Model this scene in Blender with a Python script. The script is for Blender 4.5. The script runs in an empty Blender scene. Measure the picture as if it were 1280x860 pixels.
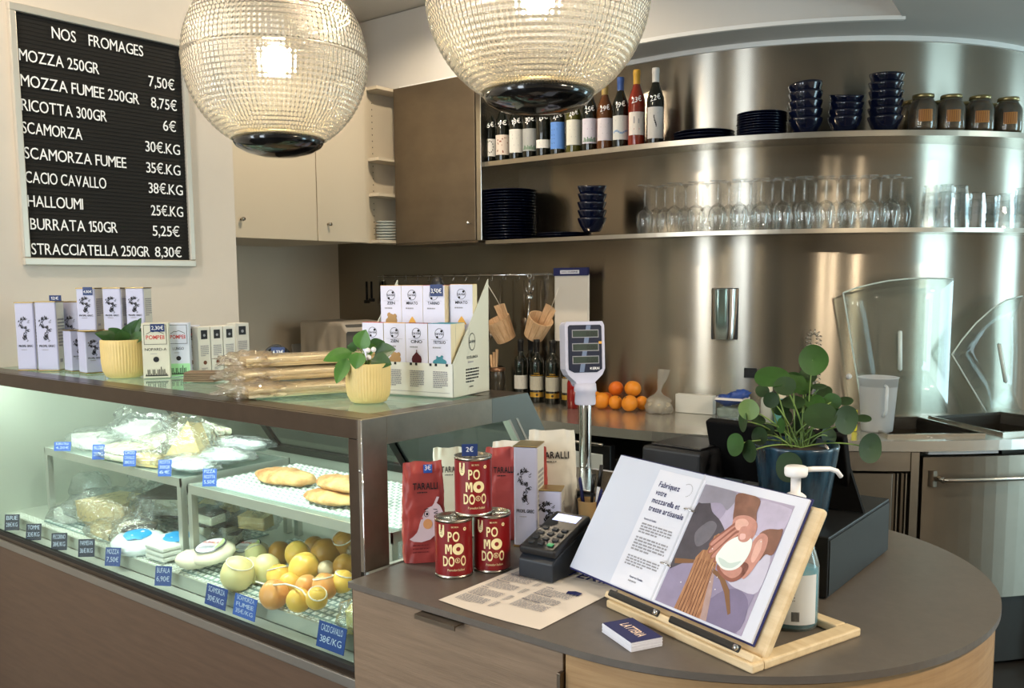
import bpy, bmesh, math, random
from mathutils import Vector, Matrix, noise, Euler
from math import pi, sin, cos, radians as rad
random.seed(7)
S = bpy.context.scene
COL = S.collection

# ------------------------------------------------------------------ camera
CAM = Vector((0, 0, 1.52))
CR = Vector((0.78362567, 0.62119848, -0.00657723))
CU = Vector((-0.06094827, 0.08741233, 0.99430599))
CF = Vector((-0.6182363, 0.77876282, -0.10635952))
FL, CX, CY = 1124.14, 640.0, 473.44
cd = bpy.data.cameras.new('camera')
cam = bpy.data.objects.new('camera', cd)
COL.objects.link(cam)
cam.matrix_world = Matrix(((CR.x, CU.x, -CF.x, CAM.x), (CR.y, CU.y, -CF.y, CAM.y), (CR.z, CU.z, -CF.z, CAM.z), (0, 0, 0, 1)))
cd.sensor_fit = 'HORIZONTAL'; cd.sensor_width = 36.0
cd.lens = FL / 1280 * 36
cd.shift_y = 43.44 / 1280
cd.clip_start = 0.05
S.camera = cam

# ------------------------------------------------------------------ world, lights, exposure
w = bpy.data.worlds.new('overcast_sky'); S.world = w; w.use_nodes = True
bg = w.node_tree.nodes['Background']
bg.inputs[0].default_value = (0.62, 0.78, 0.92, 1); bg.inputs[1].default_value = 1.6

def area(name, loc, look, sx, sy, power, col):
    l = bpy.data.lights.new(name, 'AREA'); l.shape = 'RECTANGLE'; l.size = sx; l.size_y = sy
    l.energy = power; l.color = col
    o = bpy.data.objects.new(name, l); COL.objects.link(o); o.location = loc
    d = Vector(look) - Vector(loc)
    o.rotation_euler = d.to_track_quat('-Z', 'Y').to_euler()
    o['kind'] = 'helper'
    return o
# daylight through the shop windows behind and to the right of the camera
for wx, ww, pw_ in ((-2.75, 0.6, 26), (-0.85, 0.75, 34)):
    area('window_daylight', (wx, -2.62, 1.6), (wx, 3, 1.5), ww, 2.3, pw_, (0.86, 0.93, 1.0))
area('door_daylight', (3.38, 4.1, 1.4), (0, 4.0, 1.4), 1.15, 2.2, 30, (0.60, 0.90, 1.0))
area('side_daylight', (1.25, 6.22, 1.5), (1.2, 3, 1.5), 0.9, 2.0, 14, (0.60, 0.90, 1.0))
S.view_settings.view_transform = 'Standard'
S.view_settings.look = 'None'
S.view_settings.gamma = 1
S.view_settings.use_curve_mapping = False
S.view_settings.exposure = 0.88
S.cycles.max_bounces = 10
S.cycles.transparent_max_bounces = 24
S.cycles.transmission_bounces = 10
S.cycles.glossy_bounces = 5
S.cycles.diffuse_bounces = 4
S.cycles.caustics_reflective = True
S.cycles.caustics_refractive = False
S.cycles.sample_clamp_indirect = 4
S.cycles.use_denoising = True

# ------------------------------------------------------------------ measuring: rays of the real camera met with real planes
def ray(x, y): return CR * ((x - CX) / FL) - CU * ((y - CY) / FL) + CF
def on_z(x, y, z): d = ray(x, y); return CAM + d * ((z - CAM.z) / d.z)
def on_y(x, y, Y): d = ray(x, y); return CAM + d * (Y / d.y)
def on_x(x, y, X): d = ray(x, y); return CAM + d * (X / d.x)
def on_cyl(x, y, R, cx=-2.10, cy=5.15):
    d = ray(x, y); a = d.x * d.x + d.y * d.y
    ox, oy = CAM.x - cx, CAM.y - cy
    b = 2 * (ox * d.x + oy * d.y); c = ox * ox + oy * oy - R * R
    q = b * b - 4 * a * c
    if q < 0: q = 0
    t = (-b - math.sqrt(q)) / (2 * a)
    return CAM + d * t

# ------------------------------------------------------------------ colours and materials
def lin(c): return c / 12.92 if c <= 0.04045 else ((c + 0.055) / 1.055) ** 2.4
def hx(h):
    if isinstance(h, (tuple, list)): return tuple(h[:3]) + (1,)
    h = h.lstrip('#'); return tuple(lin(int(h[i:i + 2], 16) / 255) for i in (0, 2, 4)) + (1,)
MATS = {}
def pm(name, col, rough=0.5, metal=0.0, var=0.0, vscale=8.0, vs=(1, 1, 1), bump=0.0, bscale=60.0, bs=(1, 1, 1),
       trans=0.0, ior=1.45, alpha=1.0, coat=0.0, emit=None, estr=0.0, aniso=0.0, arot=0.0, col2=None, spec=0.5, sub=0.0, rvar=0.0):
    if name in MATS: return MATS[name]
    m = bpy.data.materials.new(name); m.use_nodes = True
    nt = m.node_tree; N = nt.nodes; L = nt.links; p = N['Principled BSDF']
    c = hx(col); p.inputs['Base Color'].default_value = c
    p.inputs['Roughness'].default_value = rough; p.inputs['Metallic'].default_value = metal
    p.inputs['IOR'].default_value = ior
    p.inputs['Transmission Weight'].default_value = trans; p.inputs['Alpha'].default_value = alpha
    p.inputs['Coat Weight'].default_value = coat; p.inputs['Specular IOR Level'].default_value = spec
    p.inputs['Anisotropic'].default_value = aniso
    if aniso:
        tg = N.new('ShaderNodeTangent'); tg.direction_type = 'RADIAL'; tg.axis = 'Z'; L.new(tg.outputs[0], p.inputs['Tangent'])
        p.inputs['Anisotropic Rotation'].default_value = arot
    if sub:
        p.inputs['Subsurface Weight'].default_value = sub; p.inputs['Subsurface Radius'].default_value = (0.02, 0.012, 0.006)
        p.inputs['Subsurface Scale'].default_value = 0.5
    if emit: p.inputs['Emission Color'].default_value = hx(emit); p.inputs['Emission Strength'].default_value = estr
    if var or bump or rvar or col2:
        tc = N.new('ShaderNodeTexCoord')
    if var or col2 or rvar:
        mp = N.new('ShaderNodeMapping'); mp.inputs['Scale'].default_value = vs; L.new(tc.outputs['Object'], mp.inputs[0])
        nz = N.new('ShaderNodeTexNoise'); nz.inputs['Scale'].default_value = vscale; nz.inputs['Detail'].default_value = 5
        nz.inputs['Roughness'].default_value = 0.6
        L.new(mp.outputs[0], nz.inputs['Vector'])
        if var or col2:
            rp = N.new('ShaderNodeValToRGB')
            c2 = hx(col2) if col2 else tuple(min(1, k * (1 + var)) for k in c[:3]) + (1,)
            c1 = c if col2 else tuple(k * (1 - var) for k in c[:3]) + (1,)
            rp.color_ramp.elements[0].position = 0.32; rp.color_ramp.elements[1].position = 0.68
            rp.color_ramp.elements[0].color = c1; rp.color_ramp.elements[1].color = c2
            L.new(nz.outputs['Fac'], rp.inputs[0]); L.new(rp.outputs[0], p.inputs['Base Color'])
        if rvar:
            mr = N.new('ShaderNodeMapRange'); mr.inputs['To Min'].default_value = max(0, rough - rvar); mr.inputs['To Max'].default_value = rough + rvar
            L.new(nz.outputs['Fac'], mr.inputs['Value']); L.new(mr.outputs[0], p.inputs['Roughness'])
    if bump:
        mb = N.new('ShaderNodeMapping'); mb.inputs['Scale'].default_value = bs; L.new(tc.outputs['Object'], mb.inputs[0])
        nb = N.new('ShaderNodeTexNoise'); nb.inputs['Scale'].default_value = bscale; nb.inputs['Detail'].default_value = 4
        L.new(mb.outputs[0], nb.inputs['Vector'])
        bm_ = N.new('ShaderNodeBump'); bm_.inputs['Strength'].default_value = bump; bm_.inputs['Distance'].default_value = 0.004
        L.new(nb.outputs['Fac'], bm_.inputs['Height']); L.new(bm_.outputs[0], p.inputs['Normal'])
    MATS[name] = m
    return m

def clear_mat(name, tint, refl=0.12, rough=0.03, body=0.0, bodycol='#ffffff', bump=0.0, bscale=30):
    """see-through sheet: tinted transparency, a fresnel gloss, a little milky body"""
    if name in MATS: return MATS[name]
    m = bpy.data.materials.new(name); m.use_nodes = True
    nt = m.node_tree; N = nt.nodes; L = nt.links; N.remove(N['Principled BSDF'])
    out = N['Material Output']
    t = N.new('ShaderNodeBsdfTransparent'); t.inputs[0].default_value = hx(tint)
    g = N.new('ShaderNodeBsdfGlossy'); g.inputs['Roughness'].default_value = rough
    fr = N.new('ShaderNodeLayerWeight'); fr.inputs['Blend'].default_value = 0.5
    pw = N.new('ShaderNodeMath'); pw.operation = 'POWER'; pw.inputs[1].default_value = 4; L.new(fr.outputs['Facing'], pw.inputs[0])
    mm = N.new('ShaderNodeMath'); mm.operation = 'MULTIPLY_ADD'; mm.inputs[1].default_value = min(0.9, refl * 4); mm.inputs[2].default_value = refl * 0.33; mm.use_clamp = True
    L.new(pw.outputs[0], mm.inputs[0])
    mx = N.new('ShaderNodeMixShader'); L.new(mm.outputs[0], mx.inputs[0]); L.new(t.outputs[0], mx.inputs[1]); L.new(g.outputs[0], mx.inputs[2])
    last = mx
    if bump:
        tc = N.new('ShaderNodeTexCoord'); nb = N.new('ShaderNodeTexNoise'); nb.inputs['Scale'].default_value = bscale; nb.inputs['Detail'].default_value = 3
        L.new(tc.outputs['Object'], nb.inputs['Vector'])
        b = N.new('ShaderNodeBump'); b.inputs['Strength'].default_value = bump; b.inputs['Distance'].default_value = 0.01
        L.new(nb.outputs['Fac'], b.inputs['Height']); L.new(b.outputs[0], g.inputs['Normal']); L.new(b.outputs[0], fr.inputs['Normal'])
    if body:
        d = N.new('ShaderNodeBsdfDiffuse'); d.inputs[0].default_value = hx(bodycol)
        tl = N.new('ShaderNodeBsdfTranslucent'); tl.inputs[0].default_value = hx(bodycol)
        m3 = N.new('ShaderNodeMixShader'); m3.inputs[0].default_value = 0.5; L.new(d.outputs[0], m3.inputs[1]); L.new(tl.outputs[0], m3.inputs[2])
        m2 = N.new('ShaderNodeMixShader'); m2.inputs[0].default_value = body
        L.new(mx.outputs[0], m2.inputs[1]); L.new(m3.outputs[0], m2.inputs[2]); last = m2
    L.new(last.outputs[0], out.inputs[0])
    MATS[name] = m
    return m

AROT = 0.25
WALL = pm('warm_white_paint', '#d9cfc2', 0.75, var=0.03, vscale=3, bump=0.05, bscale=200)
CEIL = pm('ceiling_paint', '#d2cfc9', 0.8, var=0.02, vscale=2)
STEEL = pm('brushed_steel', '#a29b8f', 0.27, 1.0, aniso=1.0, arot=AROT)
STEELH = pm('satin_steel', '#b9b4aa', 0.22, 1.0, var=0.05, vscale=12)
STEELD = pm('bronze_steel', '#7b6f61', 0.38, 1.0, var=0.08, vscale=6)
CHROME = pm('chrome', '#dcdcdc', 0.08, 1.0)
FRAME = pm('case_frame_steel', '#544940', 0.3, 0.9, var=0.08, vscale=20)
BLACK = pm('black_plastic', '#131315', 0.35, var=0.05)
MATTEB = pm('matte_black', '#0c0c0d', 0.7)
WHITEP = pm('white_plastic', '#eceaea', 0.35)
CABW = pm('cream_laminate', '#d6cab4', 0.45)
WOODD = pm('walnut_laminate', '#5a4637', 0.5, var=0.14, vscale=5, vs=(1.2, 1.2, 14), bump=0.05, bscale=30, bs=(2, 2, 30))
WOODL = pm('oak_veneer', '#75614e', 0.5, col2='#87725d', vscale=4, vs=(1.5, 1.5, 26), bump=0.12, bscale=12, bs=(2, 2, 40))
WOODP = pm('pale_pine', '#cdb48c', 0.5, col2='#e0cba6', vscale=10, vs=(1, 6, 6))
WOODB = pm('raw_beech', '#c9a076', 0.6, col2='#e2bf97', vscale=18, vs=(6, 6, 1))
STONE = pm('grey_brown_solid_surface', '#5f5851', 0.36, var=0.07, vscale=50, bump=0.03, bscale=400)
NAVY = pm('navy_tag', '#1c3266', 0.45)
NAVYL = pm('bright_blue_tag', '#2f5cb4', 0.45)
INK = pm('white_ink', '#f2f2f2', 0.6)
DINK = pm('black_ink', '#18181c', 0.6)
BINK = pm('navy_ink', '#1b2058', 0.6)
GINK = pm('grey_print', '#97969c', 0.7)
PAPER = pm('white_paper', '#dfe0ea', 0.6)
CREAMP = pm('cream_paper', '#e3d9cd', 0.65)
CERB = pm('navy_glazed_ceramic', '#0a1026', 0.15, coat=0.4)
GLASSP = clear_mat('pane_glass', '#f2f8f5', 0.07, 0.0)
GLASST = clear_mat('table_glass', '#e4f2ea', 0.3, 0.02, body=0.22, bodycol='#cfe6da')
ACRY = clear_mat('acrylic', '#eef2f0', 0.10, 0.04, body=0.03)
FILM = clear_mat('cellophane', '#f4f7f8', 0.42, 0.07, body=0.05, bodycol='#f2f6fa', bump=1.0, bscale=55)
WGLASS = pm('drinking_glass', '#ffffff', 0.0, trans=1.0, ior=1.45)
SOIL = pm('potting_soil', '#2a211a', 0.9, bump=0.8, bscale=120)

# ------------------------------------------------------------------ mesh builder
class MB:
    def __init__(s): s.v = []; s.f = []; s.mi = []; s.sm = []; s.slots = []
    def slot(s, m):
        if m is None: return 0
        if m not in s.slots: s.slots.append(m)
        return s.slots.index(m)
    def add(s, v, f, m=None, sm=False, T=None):
        b = len(s.v); k = s.slot(m)
        for p in v:
            p = Vector(p); s.v.append(tuple(T @ p) if T else tuple(p))
        for q in f: s.f.append(tuple(i + b for i in q)); s.mi.append(k); s.sm.append(sm)
        return s
    def box(s, x0, x1, y0, y1, z0, z1, m=None, T=None):
        v = [(x, y, z) for z in (z0, z1) for y in (y0, y1) for x in (x0, x1)]
        f = [(0, 2, 3, 1), (4, 5, 7, 6), (0, 1, 5, 4), (2, 6, 7, 3), (0, 4, 6, 2), (1, 3, 7, 5)]
        return s.add(v, f, m, False, T)
    def quad(s, a, b, c, d, m=None, T=None): return s.add([a, b, c, d], [(0, 1, 2, 3)], m, False, T)
    def poly(s, pts, m=None, T=None): return s.add(pts, [tuple(range(len(pts)))], m, False, T)
    def prism(s, pts, z0, z1, m=None, T=None, sm=False):
        n = len(pts)
        v = [(p[0], p[1], z0) for p in pts] + [(p[0], p[1], z1) for p in pts]
        s.add(v, [tuple(range(n - 1, -1, -1)), tuple(range(n, 2 * n))], m, False, T)
        v2 = v
        return s.add(v2, [(i, (i + 1) % n, n + (i + 1) % n, n + i) for i in range(n)], m, sm, T)
    def lathe(s, prof, n=24, m=None, T=None, sm=True, caps=True, fn=None):
        v = []; f = []
        for r, z in prof:
            for k in range(n):
                a = 2 * pi * k / n
                rr = fn(r, z, a) if fn else r
                v.append((rr * cos(a), rr * sin(a), z))
        for i in range(len(prof) - 1):
            for k in range(n):
                k2 = (k + 1) % n
                f.append((i * n + k, i * n + k2, (i + 1) * n + k2, (i + 1) * n + k))
        s.add(v, f, m, sm, T)
        if caps:
            for idx, rev in ((0, True), (len(prof) - 1, False)):
                if prof[idx][0] > 1e-5:
                    ring = [v[idx * n + k] for k in range(n)]
                    if rev: ring = ring[::-1]
                    s.poly(ring, m, T)
        return s
    def tube(s, pts, r, n=8, m=None, T=None, caps=True, sm=True):
        pts = [Vector(p) for p in pts]; N_ = len(pts)
        rs = r if isinstance(r, (list, tuple)) else [r] * N_
        v = []; f = []
        t = (pts[1] - pts[0]).normalized()
        u = t.orthogonal().normalized()
        for i, p in enumerate(pts):
            if i == 0: tt = pts[1] - pts[0]
            elif i == N_ - 1: tt = pts[-1] - pts[-2]
            else: tt = pts[i + 1] - pts[i - 1]
            tt.normalize(); u = (u - tt * u.dot(tt))
            if u.length < 1e-6: u = tt.orthogonal()
            u.normalize(); w_ = tt.cross(u)
            for k in range(n):
                a = 2 * pi * k / n; v.append(p + (u * cos(a) + w_ * sin(a)) * rs[i])
        for i in range(N_ - 1):
            for k in range(n):
                k2 = (k + 1) % n; f.append((i * n + k, i * n + k2, (i + 1) * n + k2, (i + 1) * n + k))
        if caps: f.append(tuple(range(n - 1, -1, -1))); f.append(tuple(range((N_ - 1) * n, N_ * n)))
        return s.add(v, f, m, sm, T)
    def ball(s, r=1, seg=20, rings=12, m=None, T=None, fn=None):
        v = []; f = []
        for i in range(rings + 1):
            th = pi * i / rings
            for k in range(seg):
                a = 2 * pi * k / seg
                p = Vector((sin(th) * cos(a), sin(th) * sin(a), cos(th)))
                q = p * r
                if fn: q = fn(p) * 1.0
                v.append(q)
        for i in range(rings):
            for k in range(seg):
                k2 = (k + 1) % seg; f.append((i * seg + k, (i + 1) * seg + k, (i + 1) * seg + k2, i * seg + k2))
        return s.add(v, f, m, True, T)
    def grid(s, fn, nu, nv, m=None, T=None, sm=True, closed_u=False):
        v = [fn(i / (nu if closed_u else nu - 1), j / (nv - 1)) for j in range(nv) for i in range(nu)]
        f = []
        for j in range(nv - 1):
            for i in range(nu if closed_u else nu - 1):
                i2 = (i + 1) % nu; f.append((j * nu + i, j * nu + i2, (j + 1) * nu + i2, (j + 1) * nu + i))
        return s.add(v, f, m, sm, T)
    def text(s, st, T, h, m=None, w=None, bold=False, align='l', cyl=None, space=0.07):
        G = GLY['b' if bold else 'r']; cap = CAPH
        x = 0; vs = []; fs = []
        for ch in st:
            if ch == ' ': x += 0.26; continue
            g = G.get(ch) or G.get(ch.upper())
            if not g: x += 0.3; continue
            x0, x1, gv, gf = g
            b = len(vs); vs += [(p[0] - x0 + x, p[1]) for p in gv]; fs += [tuple(i + b for i in q) for q in gf]
            x += x1 - x0 + space
        W = x - space; k = h / cap; kx = (w / W) if w else k
        W2 = W * kx; off = {'l': 0, 'c': -W2 / 2, 'r': -W2}[align]
        out = []
        for px, py in vs:
            X, Y = px * kx + off, py * k
            if cyl: R, a0 = cyl; a = a0 + X / R; out.append((R * sin(a), -R * cos(a), Y))
            else: out.append((X, Y, 0))
        return s.add(out, fs, m, False, T)
    def greek(s, T, wd, ht, rows, m=None, seed=1, fill=0.55, cyl=None):
        rnd = random.Random(seed); dy = ht / rows
        for i in range(rows):
            x = 0; lim = wd * (1 if i < rows - 1 else 0.6)
            while x < lim - wd * 0.03:
                l = min(wd * rnd.uniform(0.05, 0.16), lim - x); y = ht - (i + 1) * dy
                q = [(x, y, 0), (x + l, y, 0), (x + l, y + dy * fill, 0), (x, y + dy * fill, 0)]
                s.add(q, [(0, 1, 2, 3)], m, False, T); x += l + wd * 0.025
        return s

def mesh_of(name, mb, mat):
    me = bpy.data.meshes.new(name); me.from_pydata(mb.v, [], mb.f)
    if mb.slots:
        for m in mb.slots: me.materials.append(m)
    else: me.materials.append(mat)
    me.polygons.foreach_set('material_index', mb.mi if mb.slots else [0] * len(mb.f))
    me.polygons.foreach_set('use_smooth', mb.sm)
    me.update(); return me
def obj(name, mb, mat=None, parent=None, loc=None, rot=None, bevel=0, seg=2, M=None, label=None):
    o = bpy.data.objects.new(name, mesh_of(name, mb, mat)); COL.objects.link(o)
    if parent: o.parent = parent
    if M is not None: o.matrix_local = M
    if loc: o.location = loc
    if rot: o.rotation_euler = rot
    if bevel:
        b = o.modifiers.new('bevel', 'BEVEL'); b.width = bevel; b.segments = seg; b.limit_method = 'ANGLE'; b.angle_limit = rad(40)
        b.harden_normals = False
    if label: o['label'] = label
    return o
def tag(o, label, cat, group=None):
    o['label'] = label; o['category'] = cat
    if group: o['group'] = group
    return o
def thing(name, label, cat, loc=(0, 0, 0), rz=0, group=None, rot=None):
    o = bpy.data.objects.new(name, None); o.empty_display_size = 0.05; COL.objects.link(o)
    o.location = loc; o.rotation_euler = rot or (0, 0, rz)
    return tag(o, label, cat, group)
def struct(name, mb, mat=None, **k):
    o = obj(name, mb, mat, **k); o['kind'] = 'structure'; return o
def dup(root, loc, rz=None, label=None, group=None, rot=None, scale=None):
    r = root.copy(); COL.objects.link(r); r.location = loc
    if rz is not None: r.rotation_euler = (0, 0, rz)
    if rot: r.rotation_euler = rot
    if scale: r.scale = (scale,) * 3 if not isinstance(scale, tuple) else scale
    if label: r['label'] = label
    if group: r['group'] = group
    for ch in list(root.children):
        c = ch.copy(); COL.objects.link(c); c.parent = r
        for g in ch.children:
            d = g.copy(); COL.objects.link(d); d.parent = c
    return r
def fr(o, x, y):
    """matrix: origin o, local x along x, local y along y"""
    x = Vector(x).normalized(); z = x.cross(Vector(y)).normalized(); y = z.cross(x)
    o = Vector(o)
    return Matrix(((x.x, y.x, z.x, o.x), (x.y, y.y, z.y, o.y), (x.z, y.z, z.z, o.z), (0, 0, 0, 1)))
def off(M, dx=0, dy=0, dz=0): return M @ Matrix.Translation((dx, dy, dz))
RZ = lambda a: Matrix.Rotation(a, 4, 'Z')
TR = lambda x, y, z: Matrix.Translation((x, y, z))
ORD = ['bottom', 'second', 'third', 'fourth', 'fifth', 'sixth', 'seventh', 'eighth', 'ninth', 'tenth', 'eleventh', 'twelfth', 'thirteenth',
       'fourteenth', 'fifteenth', 'sixteenth', 'seventeenth', 'eighteenth', 'nineteenth', 'twentieth', 'twenty-first', 'twenty-second', 'twenty-third', 'twenty-fourth', 'twenty-fifth']
def nth(i, n):
    if i == 0: return 'bottom'
    if i == n - 1: return 'top'
    return ORD[i] + ' from the bottom'
def lr(i, n):
    if i == 0: return 'leftmost'
    if i == n - 1: return 'rightmost'
    return ORD[i] + ' from the left'

# glyph outlines of the built-in font, regular and bold
GLY = {'r': {}, 'b': {}}; CAPH = 0.7
def load_glyphs():
    chars = 'ABCDEFGHIJKLMNOPQRSTUVWXYZabcdefghijklmnopqrstuvwxyz0123456789€.,\'/®%-&'
    tmp = []
    for key, offset in (('r', 0.0), ('b', 0.02)):
        for i, ch in enumerate(chars):
            c = bpy.data.curves.new('t', 'FONT'); c.body = ch; c.resolution_u = 3; c.offset = offset
            o = bpy.data.objects.new('t', c); COL.objects.link(o); tmp.append((key, ch, o, c))
    dg = bpy.context.evaluated_depsgraph_get()
    for key, ch, o, c in tmp:
        e = o.evaluated_get(dg); me = e.to_mesh()
        vs = [(v.co.x, v.co.y) for v in me.vertices]; fs = [tuple(p.vertices) for p in me.polygons]
        e.to_mesh_clear()
        if vs:
            GLY[key][ch] = (min(p[0] for p in vs), max(p[0] for p in vs), vs, fs)
    for key, ch, o, c in tmp:
        bpy.data.objects.remove(o); bpy.data.curves.remove(c)
    return max(p[1] for p in GLY['r']['H'][2])
CAPH = load_glyphs()
for _k in 'rb':                       # a small flag on the figure 1
    x0_, x1_, gv_, gf_ = GLY[_k]['1']; n_ = len(gv_)
    gv_ = gv_ + [(x0_, CAPH * .98), (x0_ - .13, CAPH * .80), (x0_ - .10, CAPH * .72), (x0_, CAPH * .80)]
    GLY[_k]['1'] = (x0_ - .13, x1_, gv_, gf_ + [(n_ + 3, n_ + 2, n_ + 1, n_)])
def smooth(pts, k=4):
    n = len(pts); out = []
    for i in range(n):
        p0, p1, p2, p3 = [Vector(pts[(i + j) % n]) for j in (-1, 0, 1, 2)]
        for s in range(k):
            t = s / k; out.append(tuple(.5 * ((2 * p1) + (p2 - p0) * t + (2 * p0 - 5 * p1 + 4 * p2 - p3) * t * t + (3 * p1 - p0 - 3 * p2 + p3) * t ** 3)))
    return out
# ------------------------------------------------------------------ room shell
def arc(R, a0, a1, n, cx=-2.10, cy=5.15):
    return [(cx + R * sin(a0 + (a1 - a0) * i / n), cy - R * cos(a0 + (a1 - a0) * i / n)) for i in range(n + 1)]
H2 = pi / 2
TOPZ, CEILZ, WT = 2.548, 2.94, 0.92
mb = MB(); mb.box(-4.5, 3.6, -2.85, 6.4, -0.1, 0); struct('floor', mb, pm('dark_floor_tile', '#33302d', 0.35, var=0.15, vscale=6))
mb = MB(); mb.box(-4.5, 3.6, -2.85, 6.4, CEILZ, CEILZ + 0.1); struct('ceiling', mb, CEIL)
mb = MB(); mb.box(-4.5, -3.139, -2.85, 2.175, 0, CEILZ); struct('wall_left', mb, WALL)
mb = MB(); mb.box(-4.5, -4.35, 2.175, 3.9, 0, CEILZ); struct('wall_recess', mb, pm('recess_paint', '#dccfbb', 0.7, var=0.03, vscale=3))
# right wall with a glazed door, front wall with two shop windows (all out of view, they light the room)
mb = MB()
mb.box(3.5, 3.6, -2.85, 3.45, 0, CEILZ); mb.box(3.5, 3.6, 4.75, 6.4, 0, CEILZ); mb.box(3.5, 3.6, 3.45, 4.75, 2.5, CEILZ)
struct('wall_right', mb, WALL)
mb = MB()
for x0, x1 in ((-4.5, -3.08), (-2.42, -1.28), (-0.42, 3.6)): mb.box(x0, x1, -2.85, -2.75, 0, CEILZ)
for x0, x1 in ((-3.08, -2.42), (-1.28, -0.42)):
    mb.box(x0, x1, -2.85, -2.75, 0, 0.4); mb.box(x0, x1, -2.85, -2.75, 2.7, CEILZ)
struct('wall_front', mb, WALL)
for k, (x0, x1) in enumerate(((-3.08, -2.42), (-1.28, -0.42))):
    mb = MB(); t = 0.05
    for a in (x0, x1 - t): mb.box(a, a + t, -2.84, -2.76, 0.4, 2.7)
    mb.box(x0, x1, -2.84, -2.76, 0.4, 0.45); mb.box(x0, x1, -2.84, -2.76, 2.65, 2.7)
    o = struct('window_%d' % (k + 1), mb, pm('dark_window_frame', '#2c2e30', 0.4))
    mb = MB(); mb.box(x0, x1, -2.805, -2.795, 0.42, 2.68); obj('pane', mb, GLASSP, parent=o)
mb = MB(); t = 0.07
for a in (3.45, 4.065, 4.75 - t): mb.box(3.51, 3.59, a, a + t, 0, 2.5)
mb.box(3.51, 3.59, 3.45, 4.75, 2.43, 2.5); mb.box(3.51, 3.59, 3.45, 4.75, 0, 0.12)
o = struct('door_1', mb, MATS['dark_window_frame'])
mb = MB(); mb.box(3.545, 3.555, 3.45, 4.75, 0.1, 2.45); obj('pane', mb, GLASSP, parent=o)
# steel back wall: flat, then bulging round a wide curve
inner = [(-4.36, 3.75)] + arc(1.40, 0, H2, 56) + [(-0.70, 6.4)]
outer = [(-0.8, 6.4)] + arc(1.30, H2, 0, 56) + [(-4.36, 3.85)]
mb = MB(); n = len(inner)
v = [(p[0], p[1], 0) for p in inner] + [(p[0], p[1], TOPZ + 0.02) for p in inner]
mb.add(v, [(i, i + 1, n + i + 1, n + i) for i in range(n - 1)], None, True)
m_ = len(outer)
v = [(p[0], p[1], 0) for p in outer] + [(p[0], p[1], TOPZ + 0.02) for p in outer]
mb.add(v, [(i, i + 1, m_ + i + 1, m_ + i) for i in range(m_ - 1)], None, True)
struct('wall_back', mb, STEEL)
mb = MB(); mb.box(-0.8, 0.75, 6.3, 6.4, 0, CEILZ); mb.box(1.75, 3.6, 6.3, 6.4, 0, CEILZ); mb.box(0.75, 1.75, 6.3, 6.4, 0, 0.4); mb.box(0.75, 1.75, 6.3, 6.4, 2.6, CEILZ); struct('wall_far', mb, WALL)
mb = MB()
for a in (0.75, 1.70): mb.box(a, a + .05, 6.31, 6.39, .4, 2.6)
mb.box(.75, 1.75, 6.31, 6.39, .4, .45); mb.box(.75, 1.75, 6.31, 6.39, 2.55, 2.6); o = struct('window_3', mb, MATS['dark_window_frame']); mb = MB(); mb.box(.78, 1.72, 6.345, 6.355, .44, 2.56); obj('pane', mb, GLASSP, parent=o)
# dropped ceiling over shelves and at the right, its lip is the white bulkhead
drop = [(-4.36, 3.48)] + arc(1.67, 0, 0.665, 20) + [(-1.035, 3.55), (-0.70, 0.5), (-0.3, -2.76), (3.52, -2.76), (3.52, 6.35), (-4.36, 6.35)]
mb = MB(); mb.prism(drop, TOPZ, CEILZ - 0.005); struct('bulkhead', mb, CEIL)
# white trim line along the top of the steel
a = arc(1.415, 0, H2, 56); b = arc(1.395, H2, 0, 56)
mb = MB(); mb.prism([(-2.9, 3.735)] + a + b + [(-2.9, 3.76)], TOPZ - 0.022, TOPZ - 0.001); struct('trim_1', mb, pm('white_trim', '#efeeea', 0.5))
mb = MB(); a = arc(1.685, 0, 0.668, 20); b = arc(1.665, 0.668, 0, 20)
mb.prism([(-3.5, 3.465)] + a + b + [(-3.5, 3.485)], TOPZ - 0.012, TOPZ + 0.004); struct('trim_2', mb, MATS['white_trim'])

# warm recessed spotlights in both ceilings (their light streaks the steel)
def spot(x, y, z, label, power=9):
    t = thing('recessed_spotlight', label, 'spotlight', (x, y, z - 0.004), group='recessed ceiling spotlights')
    mb = MB(); mb.lathe([(0.032, 0.002), (0.045, -0.004), (0.045, 0.003)], 20, caps=False); obj('trim_ring', mb, WHITEP, t)
    mb = MB(); mb.lathe([(0.0001, 0), (0.032, 0)], 20, caps=False); obj('lamp_face', mb, pm('warm_lamp', '#ffe0b0', 0.5, emit='#ffd9a0', estr=22), t)
    l = bpy.data.lights.new('spot_light', 'SPOT'); l.energy = power * 6; l.color = (1, 0.82, 0.6); l.spot_size = rad(168); l.spot_blend = 0.25; l.shadow_soft_size = 0.03
    o = bpy.data.objects.new('spot_light', l); COL.objects.link(o); o.location = (x, y, z - 0.02); o['kind'] = 'helper'
k = 0
for x, y, z, w_ in ((-2.45, 0.75, CEILZ, 'facing the letter board'), (-2.3, -0.4, CEILZ, 'behind the camera, left'), (-2.75, 2.75, CEILZ, 'in the kitchen recess'), (-1.75, -1.4, CEILZ, 'between the shop windows'), (0.93, 1.3, TOPZ, 'right of the counter, first'), (1.15, 1.52, TOPZ, 'right of the counter, second'), (1.35, 2.2, TOPZ, 'right of the counter, third'), (1.5, 4.05, TOPZ, 'near the side door')):
    spot(x, y, z, 'round recessed ceiling spotlight ' + w_, 4 if 'letter' in w_ else 4.5 if 'recess' in w_ else 6.5 if 'counter' in w_ else 2.4)

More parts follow.
